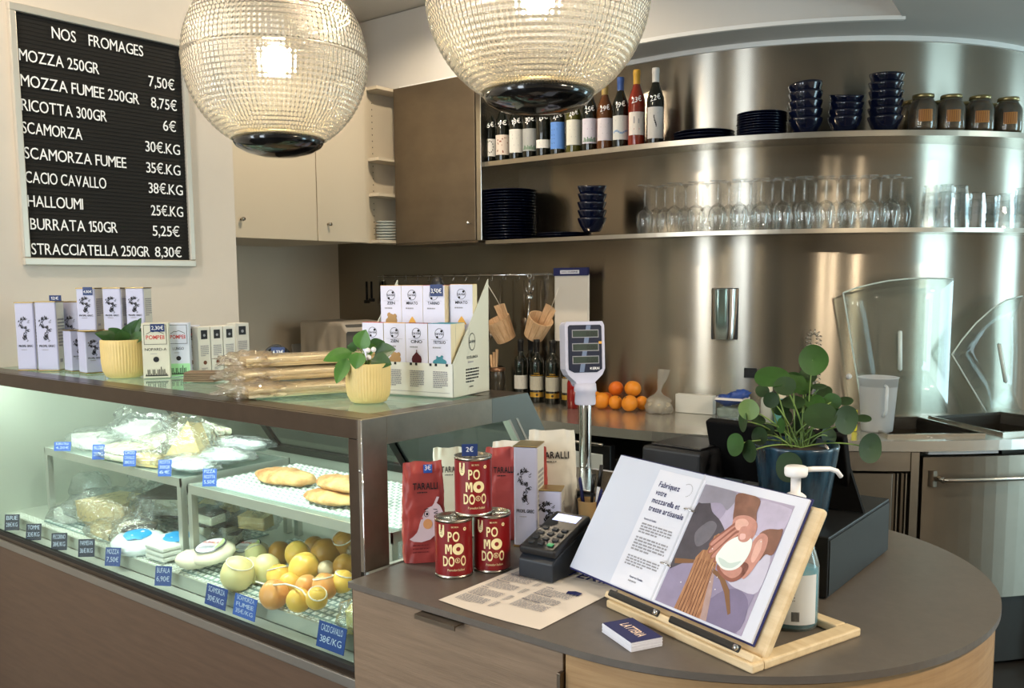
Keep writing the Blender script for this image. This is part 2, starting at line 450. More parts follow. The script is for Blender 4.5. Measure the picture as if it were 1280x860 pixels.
# ------------------------------------------------------------------ back worktop with sink wells, curved front
def slab_curve(name, Rf, Rb, z0, z1, x0=-4.34, a1=1.25, n=48):
    f_ = [(x0, 5.15 - Rf)] + arc(Rf, 0, a1, n); b_ = arc(Rb, a1, 0, n) + [(x0, 5.15 - Rb)]
    mb = MB(); mb.prism(f_ + b_, z0, z1); return mb
mb = slab_curve('w', 2.02, 1.395, WT - 0.04, WT)
wt = thing('steel_worktop', 'long curved stainless worktop under the steel back wall', 'worktop', (-2.5, 3.4, WT - 0.04))
top = obj('worktop', mb, pm('worktop_steel', '#c4c2bb', 0.22, 0.8), wt, M=TR(2.5, -3.4, -(WT - 0.04)))
def radial_rect(a0, a1, r0, r1): return [(-2.10 + r * sin(a), 5.15 - r * cos(a)) for a, r in ((a0, r1), (a1, r1), (a1, r0), (a0, r0))]
wells = [(0.615, 0.80, 1.50, 1.93), (0.85, 1.10, 1.50, 1.93)]
for a0, a1, r0, r1 in wells:
    mb = MB(); mb.prism(radial_rect(a0, a1, r0, r1), WT - 0.2, WT + 0.1)
    cut = obj('cutter', mb, None)
    md = top.modifiers.new('cut', 'BOOLEAN'); md.operation = 'DIFFERENCE'; md.object = cut; md.solver = 'EXACT'
    cut.location = (0, 0, 0)
    bpy.context.view_layer.update()
    dg = bpy.context.evaluated_depsgraph_get()
    nm = bpy.data.meshes.new_from_object(top.evaluated_get(dg)); top.modifiers.clear(); top.data = nm
    bpy.data.objects.remove(cut)
    P = radial_rect(a0, a1, r0, r1); mb = MB()
    vv = [(p[0], p[1], WT) for p in P] + [(p[0], p[1], WT - 0.17) for p in P]
    mb.add(vv, [(i, 4 + i, 4 + (i + 1) % 4, (i + 1) % 4) for i in range(4)] + [(4, 5, 6, 7)])
    obj('sink_well', mb, pm('well_steel', '#6f6a62', 0.35, 1.0), wt, M=TR(2.5, -3.4, -(WT - 0.04)))
    mb = MB()
    for i in range(4):
        p, q = Vector(P[i] + (0,)), Vector(P[(i + 1) % 4] + (0,)); d = (q - p).normalized(); nn = Vector((-d.y, d.x, 0)) * -0.012
        mb.prism([(p - d * .012)[:2], (q + d * .012)[:2], (q + nn + d * .012)[:2], (p + nn - d * .012)[:2]], WT, WT + 0.012)
    obj('well_rim', mb, STEELH, wt, M=TR(2.5, -3.4, -(WT - 0.04)))
# white cloth ball in the first sink
mb = MB(); mb.ball(0.028, 16, 10, fn=lambda p: p * 0.03 * (1 + 0.3 * noise.noise(p * 3)))
p = on_z(1186, 549, WT - 0.03)
tag(obj('sponge', mb, WHITEP, loc=(-0.86, 3.66, WT - 0.03)), 'small white sponge lying in the sink well', 'sponge')

# carcasses below the worktop
mb = MB(); f_ = [(-4.34, 3.19)] + arc(1.96, 0, 1.25, 40); b_ = arc(1.42, 1.25, 0, 40) + [(-4.34, 3.73)]
mb.prism(f_ + b_, 0.02, 0.78)
und = tag(obj('under_counter_cabinet', mb, pm('dark_cabinet', '#3b3a38', 0.4, 0.6)), 'dark steel cabinet carcass under the curved back worktop', 'cabinet')
def panel_curve(a0, a1, R, th, z0, z1, n=14):
    return arc(R + th, a0, a1, n) + arc(R, a1, a0, n), z0, z1
# straight undercounter units: dark frames with pale doors
for k, (x0, x1, lb) in enumerate(((-2.86, -2.44, 'dark under-counter unit behind the display case slope'), (-2.42, -1.98, 'under-counter unit with pale door panel behind the scale pole'))):
    t = thing('under_counter_fridge', lb, 'fridge', (x0, 3.15, 0.1))
    mb = MB(); mb.box(0, x1 - x0, 0, 0.04, 0, 0.74)
    obj('door', mb, BLACK, t, bevel=0.004)
    mb = MB(); mb.box(0.035, x1 - x0 - 0.035, -0.006, 0, 0.05, 0.70)
    o = obj('door_panel', mb, pm('pale_panel', '#ccd5d7', 0.4) if k else pm('dim_panel', '#3c4145', 0.4), t, bevel=0.003)
    mb = MB(); mb.tube([(0.02, -0.025, 0.745), (x1 - x0 - 0.02, -0.025, 0.745)], 0.008, 10); obj('handle', mb, STEELH, t)
    if k:
        mb = MB(); mb.box(0.16, 0.30, -0.012, -0.006, 0.50, 0.57, BLACK); mb.box(0.17, 0.21, -0.013, -0.012, 0.52, 0.55, pm('red_led', '#ff2040', 0.5, emit='#ff2040', estr=2.5))
        obj('control_display', mb, BLACK, t)
# shallow drawer and cabinet doors on the curve
ah = lambda px, py=560, R=2.0: math.atan2(on_cyl(px, py, R).x + 2.10, 5.15 - on_cyl(px, py, R).y)
A1, A2, A3, A4, A5 = ah(985), ah(1118), ah(1140), ah(1150), ah(1400)
t = thing('curved_cabinet', 'steel cabinet with drawer and ribbed edge, left of the big curved door', 'cabinet', (-1.0, 3.4, 0.1))
MI = TR(1.0, -3.4, -0.1)
mb = MB(); p_, z0, z1 = panel_curve(A1, A3, 1.975, 0.02, 0.80, 0.873); mb.prism(p_, z0, z1); obj('drawer', mb, STEELH, t, M=MI, bevel=0.002)
mb = MB(); p_, z0, z1 = panel_curve(A1, A2, 1.975, 0.018, 0.16, 0.79); mb.prism(p_, z0, z1); obj('door', mb, pm('door_steel', '#8d867b', 0.34, 1.0, var=0.05, vscale=9), t, M=MI, bevel=0.002)
for i in range(4):
    a0 = A2 + (A3 - A2) * (i + 0.15) / 4; a1 = A2 + (A3 - A2) * (i + (0.45 if i % 2 else 0.7)) / 4
    mb = MB(); p_, z0, z1 = panel_curve(a0, a1, 1.968, 0.02, 0.16, 0.79, 2); mb.prism(p_, z0, z1); obj('rib', mb, STEELH if i % 2 else STEELD, t, M=MI)
mb = MB(); p_, z0, z1 = panel_curve(A3, A4, 1.975, 0.025, 0.1, 0.873, 2); mb.prism(p_, z0, z1); obj('side_post', mb, STEELH, t, M=MI)
t = thing('curved_steel_unit', 'large curved stainless appliance door with long bar handle at right edge', 'appliance', (-0.5, 3.9, 0.3))
MI = TR(0.5, -3.9, -0.3)
A4b = A4 + 0.006
mb = MB(); p_, z0, z1 = panel_curve(A4b, 1.25, 1.975, 0.03, 0.30, 0.855, 24); mb.prism(p_, z0, z1, sm=False); obj('door', mb, pm('appliance_steel', '#7f776b', 0.4, 1.0, var=0.06, vscale=6, aniso=0.9, arot=0.25), t, M=MI)
hp = arc(2.045, A4b + 0.03, 1.2, 20)
mb = MB(); mb.tube([(x, y, 0.775) for x, y in hp], 0.009, 10)
for i in (0, 18):
    q = arc(2.045, A4b + 0.03, 1.2, 20)[i]; q2 = arc(2.0, A4b + 0.03, 1.2, 20)[i]; mb.tube([(q[0], q[1], 0.775), (q2[0], q2[1], 0.775)], 0.011, 8)
obj('handle', mb, STEELH, t, M=MI)
mb = MB()
for i in (0,):
    q2 = arc(2.006, A4b + 0.015, 1.2, 20)[i]; mb.lathe([(0.022, -0.03), (0.022, 0.03)], 4, T=TR(q2[0], q2[1], 0.775) @ Matrix.Scale(0.4, 4, (0, 1, 0)))
obj('handle_bracket', mb, STEELD, t, M=MI)
mb = MB(); q = arc(1.9, A4 + 0.02, A4 + 0.16, 6); mb.prism(q + arc(1.985, A4 + 0.16, A4 + 0.02, 6), 0.862, 0.876)
tag(obj('white_tray', mb, WHITEP), 'white tray edge showing in the gap above the curved appliance door', 'tray')
# castor under the appliance
t = thing('castor', 'black castor wheel under the curved steel appliance at right', 'wheel', (-0.42, 3.98, 0.0))
mb = MB(); mb.lathe([(0.02, -0.014), (0.045, -0.014), (0.048, 0), (0.045, 0.014), (0.02, 0.014)], 20, T=TR(0, 0, 0.048) @ Matrix.Rotation(H2, 4, 'Y')); obj('wheel', mb, BLACK, t)
mb = MB(); mb.box(-0.025, 0.025, -0.025, 0.025, 0.095, 0.30); mb.box(-0.024, -0.018, -0.015, 0.03, 0.03, 0.1); mb.box(0.018, 0.024, -0.015, 0.03, 0.03, 0.1); obj('fork', mb, STEELH, t)

# ------------------------------------------------------------------ steel shelves on the wall
def shelf(zt, lb, drop_):
    f_ = [(-2.925, 5.15 - 1.67)] + arc(1.67, 0, H2, 56); b_ = arc(1.402, H2, 0, 56) + [(-2.925, 5.15 - 1.402)]
    t = thing('steel_wall_shelf', lb, 'shelf', (-2.1, 3.6, zt))
    mb = MB(); mb.prism(f_ + b_, -0.010, 0); obj('board', mb, STEELH, t, M=TR(2.1, -3.6, 0))
    f2 = [(-2.925, 5.15 - 1.672)] + arc(1.672, 0, H2, 56); b2 = arc(1.667, H2, 0, 56) + [(-2.925, 5.15 - 1.667)]
    mb = MB(); mb.prism(f2 + b2, -drop_, 0.002); obj('front_lip', mb, pm('lip_steel', '#b2aca0', 0.3, 1.0), t, M=TR(2.1, -3.6, 0))
    return t
Z1, Z2 = 2.113, 1.728
shelf(Z1, 'upper curved steel wall shelf carrying wine bottles, plates, bowls and jars', 0.02)
shelf(Z2, 'lower curved steel wall shelf carrying plate stacks and drinking glasses', 0.016)

# ------------------------------------------------------------------ upper cabinets
CB, CT = 1.735, 2.546
def knob(parent, x, y, z, d=(1, 0, 0), name='knob', m=None):
    mb = MB(); mb.tube([(0, 0, 0), Vector(d) * 0.018], [0.005, 0.005], 8); mb.tube([Vector(d) * 0.016, Vector(d) * 0.026], [0.009, 0.009], 10)
    return obj(name, mb, m or STEELH, parent, M=TR(x, y, z))
t = thing('white_wall_cabinet', 'row of cream wall cabinets with three doors in the corner recess', 'cabinet', (-3.6, 2.2, CB))
mb = MB(); mb.box(-0.74, -0.02, 0, 1.1, 0, CT - CB); obj('body', mb, CABW, t)
for y0, y1, ky in ((0.0, 0.285, 0.255), (0.29, 0.772, 0.325), (0.777, 1.105, 0.84)):
    mb = MB(); mb.box(-0.018, 0, y0, y1, 0.0, CT - CB - 0.003); d = obj('door', mb, CABW, t, bevel=0.002); knob(d, 0, ky, 0.085)
# open corner unit with peg holes and shelves
t = thing('open_corner_shelf', 'narrow open white shelf unit with peg holes beside the bronze door', 'shelf unit', (-3.6, 3.31, CB))
mb = MB(); mb.box(-0.075, -0.055, 0.03, 0.43, 0, CT - CB, CABW); mb.box(-0.055, 0.06, 0.415, 0.43, 0, CT - CB, CABW)
obj('side_panel', mb, CABW, t)
mb = MB(); mb.box(-0.055, -0.015, 0.0, 0.03, 0, CT - CB); obj('stile', mb, CABW, t)
for z in (0.0, 0.245, 0.43, 0.795):
    mb = MB(); mb.box(-0.055, 0.06, 0.03, 0.415, z, z + 0.016); obj('shelf_board', mb, CABW, t)
mb = MB()
for yy in (0.10, 0.30):
    for i in range(22):
        z = 0.05 + i * 0.033; mb.lathe([(0.0001, 0.0006), (0.0035, 0.0006)], 8, T=TR(-0.055, yy, z) @ Matrix.Rotation(H2, 4, 'Y'), caps=False)
o = obj('peg_holes', mb, pm('hole_dark', '#3a352e', 0.9), t); o['kind'] = 'stuff'
for i in range(7):
    mb = MB(); mb.lathe([(0.03, 0), (0.055, 0.006), (0.058, 0.011), (0.055, 0.011)], 24)
    tag(obj('glass_dish', mb, pm('pale_glass_dish', '#c9cfca', 0.15), loc=(-3.59, 3.44, CB + 0.017 + i * 0.015)),
        '%s pale glass dish of the stack in the open corner shelf' % nth(i, 7), 'dish', 'glass dishes in the corner shelf')
# bronze steel door cabinet
t = thing('steel_wall_cabinet', 'wall cabinet with one large bronze-toned steel door and small knob', 'cabinet', (-3.53, 3.45, CB))
mb = MB(); mb.box(0.0, 0.58, 0.02, 0.30, 0, CT - CB); obj('body', mb, STEELD, t)
mb = MB(); mb.box(0.0, 0.565, 0, 0.018, -0.003, CT - CB - 0.004); d = obj('door', mb, pm('bronze_door', '#796c5b', 0.42, 0.75, var=0.1, vscale=5, vs=(1, 1, 1.6)), t, bevel=0.002)
knob(d, 0.533, 0, 0.083, (0, -1, 0), m=CHROME)
mb = MB(); mb.box(0.573, 0.605, 0.0, 0.30, -0.005, CT - CB); obj('side_edge', mb, STEELH, t, bevel=0.002)
mb = MB(); mb.box(0.0, 0.58, 0.0, 0.3, -0.014, -0.004); obj('bottom_rail', mb, STEELD, t)

# ------------------------------------------------------------------ front counter, rounded end
CZ = 0.95
def counter_outline(inset=0.0, n=60):
    pts = [(-1.294 + 0.0, 1.117 + inset), (-0.77, 1.117 + inset)]
    for i in range(1, n + 1):
        a = -H2 + pi * i / n; pts.append((-0.77 + (0.5 - inset) * cos(a), 1.637 + (0.52 - inset) * sin(a)))
    pts += [(-2.0, 2.157 - inset), (-2.0, 1.98), (-1.294, 1.98)]
    return pts
t = thing('front_counter', 'front counter with rounded end, oak veneer drawers and grey-brown top', 'counter', (-0.9, 1.6, 0))
MI = TR(0.9, -1.6, 0)
mb = MB(); mb.prism(counter_outline(0), CZ - 0.012, CZ); obj('top', mb, STONE, t, M=MI, bevel=0.0015)
mb = MB(); mb.prism(counter_outline(0.03), 0.02, CZ - 0.012); obj('carcass', mb, MATTEB, t, M=MI)
mb = MB(); mb.box(-1.289, -0.793, 1.124, 1.145, 0.475, CZ - 0.0165); d = obj('drawer', mb, WOODL, t, M=MI, bevel=0.0015)
mb = MB(); mb.box(-1.097, -1.001, 1.100, 1.128, CZ - 0.0165, CZ - 0.0135); mb.box(-1.097, -1.001, 1.098, 1.1005, CZ - 0.022, CZ - 0.0135); obj('handle', mb, STEELD, d)
mb = MB(); mb.box(-1.289, -0.793, 1.124, 1.145, 0.04, 0.47); obj('drawer', mb, WOODL, t, M=MI, bevel=0.0015)
def side_panel(a0, a1, z0, z1, m):
    o_ = [(-0.77 + 0.492 * cos(a0 + (a1 - a0) * i / 30), 1.637 + 0.512 * sin(a0 + (a1 - a0) * i / 30)) for i in range(31)]
    i_ = [(-0.77 + 0.472 * cos(a1 + (a0 - a1) * i / 30), 1.637 + 0.492 * sin(a1 + (a0 - a1) * i / 30)) for i in range(31)]
    mb = MB(); mb.prism(o_ + i_, z0, z1); return mb
mb = side_panel(-H2 + 0.002, 0.10, 0.04, CZ - 0.0165, None); mb.box(-0.788, -0.768, 1.125, 1.145, 0.04, CZ - 0.0165); obj('curved_panel', mb, pm('oak_veneer_curved', '#94744f', 0.5, col2='#a98961', vscale=4, vs=(1.5, 1.5, 26), bump=0.1, bscale=12, bs=(2, 2, 40)), t, M=MI)
mb = side_panel(0.11, H2, 0.04, CZ - 0.0165, None); obj('curved_panel', mb, MATS['oak_veneer_curved'], t, M=MI)
mb = MB(); mb.box(-0.797, -0.790, 1.112, 1.13, 0.86, 0.905); obj('latch', mb, STEELD, t, M=MI, bevel=0.001)
# ------------------------------------------------------------------ refrigerated display case
X0, X1, YF, YB, ZT = -3.139, -1.305, 1.172, 1.705, 1.256
t = thing('display_case', 'long glass-fronted refrigerated cheese display case with dark steel frame', 'display case', (-2.2, 1.5, 0))
MI = TR(2.2, -1.5, 0); DC = t
mb = MB()
mb.box(X0, X1 - 0.0125, YF, YF + 0.012, 1.216, ZT - 0.0005)                 # front band
mb.box(X1 - 0.041, X1 - 0.0125, YF, YF + 0.012, 0.749, 1.2155)      # front face of the corner post
mb.box(X0, X1 - 0.0125, YF + 0.0125, YF + 0.072, ZT - 0.012, ZT)            # top border
mb.box(X0, X1 - 0.0125, YB - 0.1, YB, ZT - 0.012, ZT)
mb.box(X1 - 0.054, X1 - 0.0125, YF + 0.0725, YB - 0.1005, ZT - 0.012, ZT)
obj('top_frame', mb, FRAME, t, M=MI, bevel=0.0015)
mb = MB()
mb.box(X1 - 0.012, X1, YF, YF + 0.067, 0.95, ZT); mb.box(X1 - 0.012, X1, YF + 0.067, 1.57, 1.199, ZT)
obj('corner_post', mb, pm('side_frame_steel', '#857d71', 0.34, 0.9, var=0.12, vscale=14), t, M=MI, bevel=0.001)
mb = MB(); mb.tube([(X1 - 0.001, YF + 0.0005, 0.745), (X1 - 0.001, YF + 0.0005, ZT - 0.001)], 0.0018, 6); obj('edge_strip', mb, CHROME, t, M=MI)
mb = MB(); mb.add([(X1, y, z) for y, z in ((1.57, ZT), (YB, ZT), (1.805, 1.11), (1.70, 1.11), (1.638, 1.199), (1.57, 1.199))] +
                  [(X1 - 0.01, y, z) for y, z in ((1.57, ZT), (YB, ZT), (1.805, 1.11), (1.70, 1.11), (1.638, 1.199), (1.57, 1.199))],
                  [(0, 1, 2, 3, 4, 5), (11, 10, 9, 8, 7, 6)] + [(i, 6 + i, 6 + (i + 1) % 6, (i + 1) % 6) for i in range(6)])
obj('side_gusset', mb, pm('gusset_steel', '#666863', 0.42, 0.8), t, M=MI)
for dy in (0.0, 0.028):
    mb = MB(); mb.add([(X1 + 0.001, y, z) for y, z in ((1.628 + dy, 1.2), (1.636 + dy, 1.2), (1.704 + dy, 1.10), (1.696 + dy, 1.10))] +
                      [(X1 - 0.02, y, z) for y, z in ((1.628 + dy, 1.2), (1.636 + dy, 1.2), (1.704 + dy, 1.10), (1.696 + dy, 1.10))],
                      [(0, 1, 2, 3), (7, 6, 5, 4), (0, 4, 5, 1), (1, 5, 6, 2), (2, 6, 7, 3), (3, 7, 4, 0)])
    obj('door_rail', mb, STEELH, t, M=MI)
mb = MB(); mb.box(X1 - 0.044, X1 - 0.040, YF - 0.002, YF, 1.0, 1.0)
mb = MB(); mb.lathe([(0.0035, 0), (0.0035, 0.003), (0.0001, 0.004)], 10, T=TR(X1 - 0.006, YF, 1.155) @ Matrix.Rotation(H2, 4, 'X')); obj('screw', mb, CHROME, t, M=MI)
mb = MB(); mb.box(X0, X1 - 0.054, YF + 0.072, YB - 0.1, ZT - 0.010, ZT - 0.002); obj('top_glass', mb, GLASST, t, M=MI)
mb = MB(); mb.box(X0, X1 - 0.041, YF + 0.003, YF + 0.008, 0.748, 1.216); obj('front_glass', mb, GLASSP, t, M=MI)
mb = MB(); mb.add([(X1 - 0.006, y, z) for y, z in ((YF + 0.067, 0.95), (1.9, 0.95), (1.64, 1.199), (YF + 0.067, 1.199))], [(0, 1, 2, 3)]); obj('side_glass', mb, GLASSP, t, M=MI)
mb = MB(); mb.box(X0, X1, YF - 0.004, YF + 0.01, 0.737, 0.748, pm('rubber_seal', '#1b1816', 0.6)); mb.box(X0, X1, YF, YF + 0.012, 0.722, 0.737, FRAME); obj('glass_channel', mb, None, t, M=MI)
mb = MB(); mb.box(X0, X1, YF - 0.006, YF + 0.01, 0.699, 0.722, pm('grey_trim_steel', '#8f8b84', 0.4, 0.7)); obj('bumper_strip', mb, None, t, M=MI, bevel=0.002)
mb = MB(); mb.box(X0, X1, YF, YF + 0.02, 0.0, 0.697); obj('plinth_panel', mb, WOODD, t, M=MI)
INN = pm('case_liner', '#c3c9bf', 0.35, 0.35)
mb = MB(); mb.box(X0 + 0.02, X1 - 0.0125, YF + 0.060, 1.90, 0.74, 0.775); obj('deck', mb, INN, t, M=MI)
mb = MB(); mb.box(X0 + 0.02, X1 - 0.0125, YF + 0.0125, YF + 0.0595, 0.715, 0.738); obj('front_gutter', mb, pm('gutter_steel', '#b9beb8', .35, .3), t, M=MI)
mb = MB(); mb.box(X0, X0 + 0.02, YF, 1.93, 0.7, ZT - 0.013); obj('end_panel', mb, INN, t, M=MI)
mb = MB(); mb.box(X0 + 0.02, X1 - 0.013, 1.90, 1.95, 0.7, 0.98); mb.box(X0, X1, 1.93, 1.975, 0.0, 0.95); obj('back_wall', mb, INN, t, M=MI)
mb = MB(); mb.box(X1 - 0.012, X1, YF + 0.01, 1.95, 0.60, 0.95); obj('side_wall', mb, INN, t, M=MI)
# sloping rear sliding doors: dark frames and panes
def slope(y, z): return (y, z)
sl = Vector((0, 1.90 - YB, 0.97 - ZT)).normalized()
L_ = (Vector((0, 1.90, 0.97)) - Vector((0, YB, ZT))).length
for k, (xa, xb) in enumerate(((X0 + 0.03, -2.5), (-2.53, -1.88), (-1.91, X1 - 0.03))):
    M2 = MI @ fr((xa, YB - 0.005, ZT - 0.015), (1, 0, 0), sl)
    w_ = xb - xa; mb = MB()
    for a, b, c, d in ((0, w_, 0, 0.03), (0, w_, L_ - 0.03, L_), (0, 0.03, 0, L_), (w_ - 0.03, w_, 0, L_)): mb.box(a, b, c, d, -0.01, 0.005)
    o = obj('rear_door', mb, pm('rear_frame', '#3f4240', 0.3, 0.7), t, M=M2)
    mb = MB(); mb.box(0.03, w_ - 0.03, 0.03, L_ - 0.03, -0.004, -0.001); obj('pane', mb, clear_mat('rear_glass', '#b9c4c0', 0.3, 0.05, body=0.15, bodycol='#7f8a86'), o)
# LED strip under the front top edge
mb = MB(); mb.box(X0 + 0.05, X1 - 0.06, YF + 0.022, YF + 0.036, 1.232, 1.240); obj('light_strip', mb, pm('led_tube', '#f0fff4', 0.4, emit='#e8fff0', estr=6), t, M=MI)
l = bpy.data.lights.new('case_light', 'AREA'); l.shape = 'RECTANGLE'; l.size = 1.7; l.size_y = 0.03; l.energy = 3.8; l.color = (0.95, 1.0, 0.91)
o = bpy.data.objects.new('case_light', l); COL.objects.link(o); o.location = (-2.22, YF + 0.05, 1.228); o.rotation_euler = (rad(28), 0, 0); o['kind'] = 'helper'
l = bpy.data.lights.new('case_light', 'AREA'); l.shape = 'RECTANGLE'; l.size = 1.7; l.size_y = 0.03; l.energy = 1.5; l.color = (0.95, 1.0, 0.91)
o = bpy.data.objects.new('case_light', l); COL.objects.link(o); o.location = (-2.22, 1.62, 1.235); o.rotation_euler = (rad(-20), 0, 0); o['kind'] = 'helper'
# perforated front grille and white mats
mb = MB()
for i in range(88):
    x = X0 + 0.06 + i * 0.0195
    for j in range(4): mb.box(x, x + 0.012, YF + 0.066 + j * 0.008, YF + 0.070 + j * 0.008, 0.775, 0.7765)
o = obj('vent_slots', mb, pm('slot_white', '#eef3ef', 0.5), t, M=MI); o['kind'] = 'stuff'
MATW = pm('mat_base', '#93aaa6', 0.5); MATS_ = pm('mat_stud', '#e3ece8', 0.5)
def mat_(x0, x1, y0, y1, z, lb):
    mb = MB(); mb.box(x0, x1, y0, y1, z, z + 0.003, MATW)
    nx = int((x1 - x0) / 0.022); ny = int((y1 - y0) / 0.022)
    for i in range(nx):
        for j in range(ny):
            a = x0 + (i + 0.5) * (x1 - x0) / nx; b = y0 + (j + 0.5) * (y1 - y0) / ny
            mb.add([(a - .007, b - .007, z + .003), (a + .007, b - .007, z + .003), (a + .007, b + .007, z + .003), (a - .007, b + .007, z + .003), (a, b, z + .008)],
                   [(0, 1, 4), (1, 2, 4), (2, 3, 4), (3, 0, 4)], MATS_)
    tag(obj('drain_mat', mb, MATW), lb, 'mat', 'white studded drain mats')
mat_(-2.1, -1.36, 1.25, 1.62, 0.776, 'white studded mat on the case floor under the scamorza')
mat_(-2.9, -2.2, 1.26, 1.60, 0.776, 'white studded mat on the case floor under the cheese wedges')
# two steel risers with clear shelves
STEELC = pm('riser_chrome', '#cfd2cc', 0.28, 0.75)
ACRYS = clear_mat('shelf_glass', '#dfeee8', 0.3, 0.05, body=0.45, bodycol='#d8e4de')
def riser2(x0, x1, y0, y1, zt, lb):
    t = thing('shelf_riser', lb, 'riser', (x0, y0, 0.776)); h = zt - 0.776; W = x1 - x0; D = y1 - y0
    mb = MB()
    for b in ((0, W, 0, 0.004), (0, W, D - 0.004, D), (0, 0.004, 0, D), (W - 0.004, W, 0, D)): mb.box(b[0], b[1], b[2], b[3], h - 0.024, h, STEELC)
    obj('frame', mb, STEELC, t)
    mb = MB(); mb.box(0.004, W - 0.004, 0.004, D - 0.004, h - 0.005, h - 0.002); obj('shelf_plate', mb, ACRYS, t)
    for x in (0, W - 0.018):
        for y in (0, D - 0.018):
            mb = MB(); mb.box(x, x + 0.018, y, y + 0.018, 0, h - 0.024); obj('leg', mb, STEELC, t)
riser2(-2.955, -2.168, 1.299, 1.66, 1.004, 'left steel riser in the case with bagged cheese on top')
riser2(-2.135, -1.36, 1.299, 1.66, 0.993, 'right steel riser in the case with baked flatbreads on top')
mat_(-2.12, -1.37, 1.33, 1.65, 0.990, 'white studded mat on the right riser under the flatbreads')

# ---- cheese goods
def depth(p): return (p - CAM).dot(CF)
def facing(P): d = CAM - Vector(P); return math.atan2(d.y, d.x) + H2
CHE = {}
def cheese(col, name): return pm(name, col, 0.5, var=0.06, vscale=25, bump=0.15, bscale=60, sub=0.15)
C_PARM = cheese('#e6c98c', 'hard_cheese'); C_PALE = cheese('#efe9cf', 'pale_cheese'); C_WHITE = cheese('#f2f3ea', 'white_cheese')
C_RIND = pm('dark_rind', '#4a4038', 0.7, var=0.2, vscale=40)
def film_bag(p, sx, sy, sz, seed, parent=None, rz=0.0, name='bag', amp=0.22, m=None):
    def f(q):
        k = 1 + amp * noise.noise(q * 2.3 + Vector((seed, 0, 0))) + amp * 0.9 * abs(noise.noise(q * 5 + Vector((0, seed, 0))))
        e = 1.0 - 0.5 * max(0, abs(q.x) - 0.55) - 0.2 * abs(q.y)
        return Vector((q.x * sx * k, q.y * sy * k, q.z * sz * k * e + (0 if q.z > -0.6 else 0.0)))
    mb = MB(); mb.ball(1, 34, 22, fn=f)
    return obj(name, mb, m or FILM, parent, M=TR(*p) @ RZ(rz))
def flap(parent, p, w_, h_, seed, rz=0.0, lean=0.3):
    def f(u, v):
        n_ = noise.noise(Vector((u * 4, v * 4, seed))) + .5 * noise.noise(Vector((u * 11, v * 9, seed)))
        return Vector(((u - .5) * w_ * (1 - .15 * v) + .004 * n_, .018 * n_ + lean * h_ * v, h_ * v * (.85 + .15 * noise.noise(Vector((u * 3, 0, seed))))))
    mb = MB(); mb.grid(f, 18, 14); return obj('film_flap', mb, FILM, parent, M=TR(*p) @ RZ(rz))
def block(p, pts, h, seed, m=C_PARM, label='', rz=0, tilt=0, bag=True, rind=False, cat='cheese', grp='bagged cheese pieces', nm='cheese_piece', bagk=1.25):
    t = thing(nm, label, cat, p, group=grp); t.rotation_euler = (tilt, 0, rz)
    cx = sum(q[0] for q in pts) / len(pts); cy = sum(q[1] for q in pts) / len(pts)
    pts = [(q[0] - cx, q[1] - cy) for q in pts]
    mb = MB(); mb.prism(pts, 0, h)
    o = obj('cheese', mb, m, t, bevel=0.006, seg=3)
    if rind:
        mb = MB(); mb.prism([(q[0] * 1.06, q[1] * 1.06) for q in pts], -0.002, h * 0.12); mb.prism([(q[0] * 1.06 + 0.004, q[1] * 1.03) for q in pts], h * 0.88, h * 1.02); obj('rind', mb, C_RIND, t, bevel=0.003)
    if bag:
        r = max(max(abs(q[0]) for q in pts), 0.02); r2 = max(max(abs(q[1]) for q in pts), 0.02)
        film_bag((0, 0, h * 0.55), r * 1.35 * bagk, r2 * 1.25 * bagk, h * 0.85, seed, t)
        flap(t, (0, r2 * .9, h * .5), r * 1.9, .055 + .03 * (seed % 3), seed, .3 * ((seed % 5) - 2))
        flap(t, (r * .8, -r2 * .2, h * .3), r2 * 1.7, .045, seed + .5, H2 + .4 * ((seed % 3) - 1), .6)
    return t
WEDGE = lambda w_, d: [(-w_ / 2, -d / 2), (w_ / 2, -d / 2 * 0.6), (w_ / 2 * 0.8, d / 2), (-w_ * 0.2, d * 0.45)]
RECT = lambda w_, d: [(-w_ / 2, -d / 2), (w_ / 2, -d / 2), (w_ / 2, d / 2), (-w_ / 2, d / 2)]
DZ = 0.782
# floor of the case, left half
q = on_y(98, 655, 1.36)
block((-2.66, 1.38, DZ + 0.02), WEDGE(0.19, 0.13), 0.065, 1, C_PARM, 'large grainy pale hard cheese wedge in film on the case floor, beneath the left riser', 0.15, 0.1)
block((-2.55, 1.30, DZ), WEDGE(0.13, 0.08), 0.03, 2, C_PARM, 'thin hard cheese wedge lying in front of the large grainy one', -0.2)
block((-2.46, 1.33, DZ), RECT(0.10, 0.06), 0.045, 3, C_PARM, 'small cheese piece in crinkled film between the grainy wedge and the blue-labelled bag', 0.4)
block((-2.52, 1.49, DZ + 0.04), WEDGE(0.15, 0.1), 0.075, 4, C_PALE, 'upright cheese wedge with dark rind standing behind the large grainy wedge', 0.3, 0.3, rind=True)
block((-2.40, 1.30, DZ), RECT(0.085, 0.05), 0.05, 5, C_PALE, 'slim cheese piece with brown rind beside the blue-labelled bag', 0.9, rind=True)
block((-2.84, 1.32, DZ), RECT(0.12, 0.08), 0.03, 6, C_WHITE, 'crumpled clear bag with white cheese at the left end of the case floor', -0.2, bagk=1.3)
film_b = thing('clear_bag', 'empty-looking clear film bag standing up at the left end of the case', 'bag', (-2.86, 1.40, DZ + 0.05)); film_bag((0, 0, 0.02), 0.07, 0.05, 0.07, 31, film_b, 0.4)
block((-2.30, 1.50, DZ + 0.05), RECT(0.11, 0.06), 0.05, 7, C_PARM, 'pale cheese slab in film just under the right end of the left riser', 0.5, 0.2)
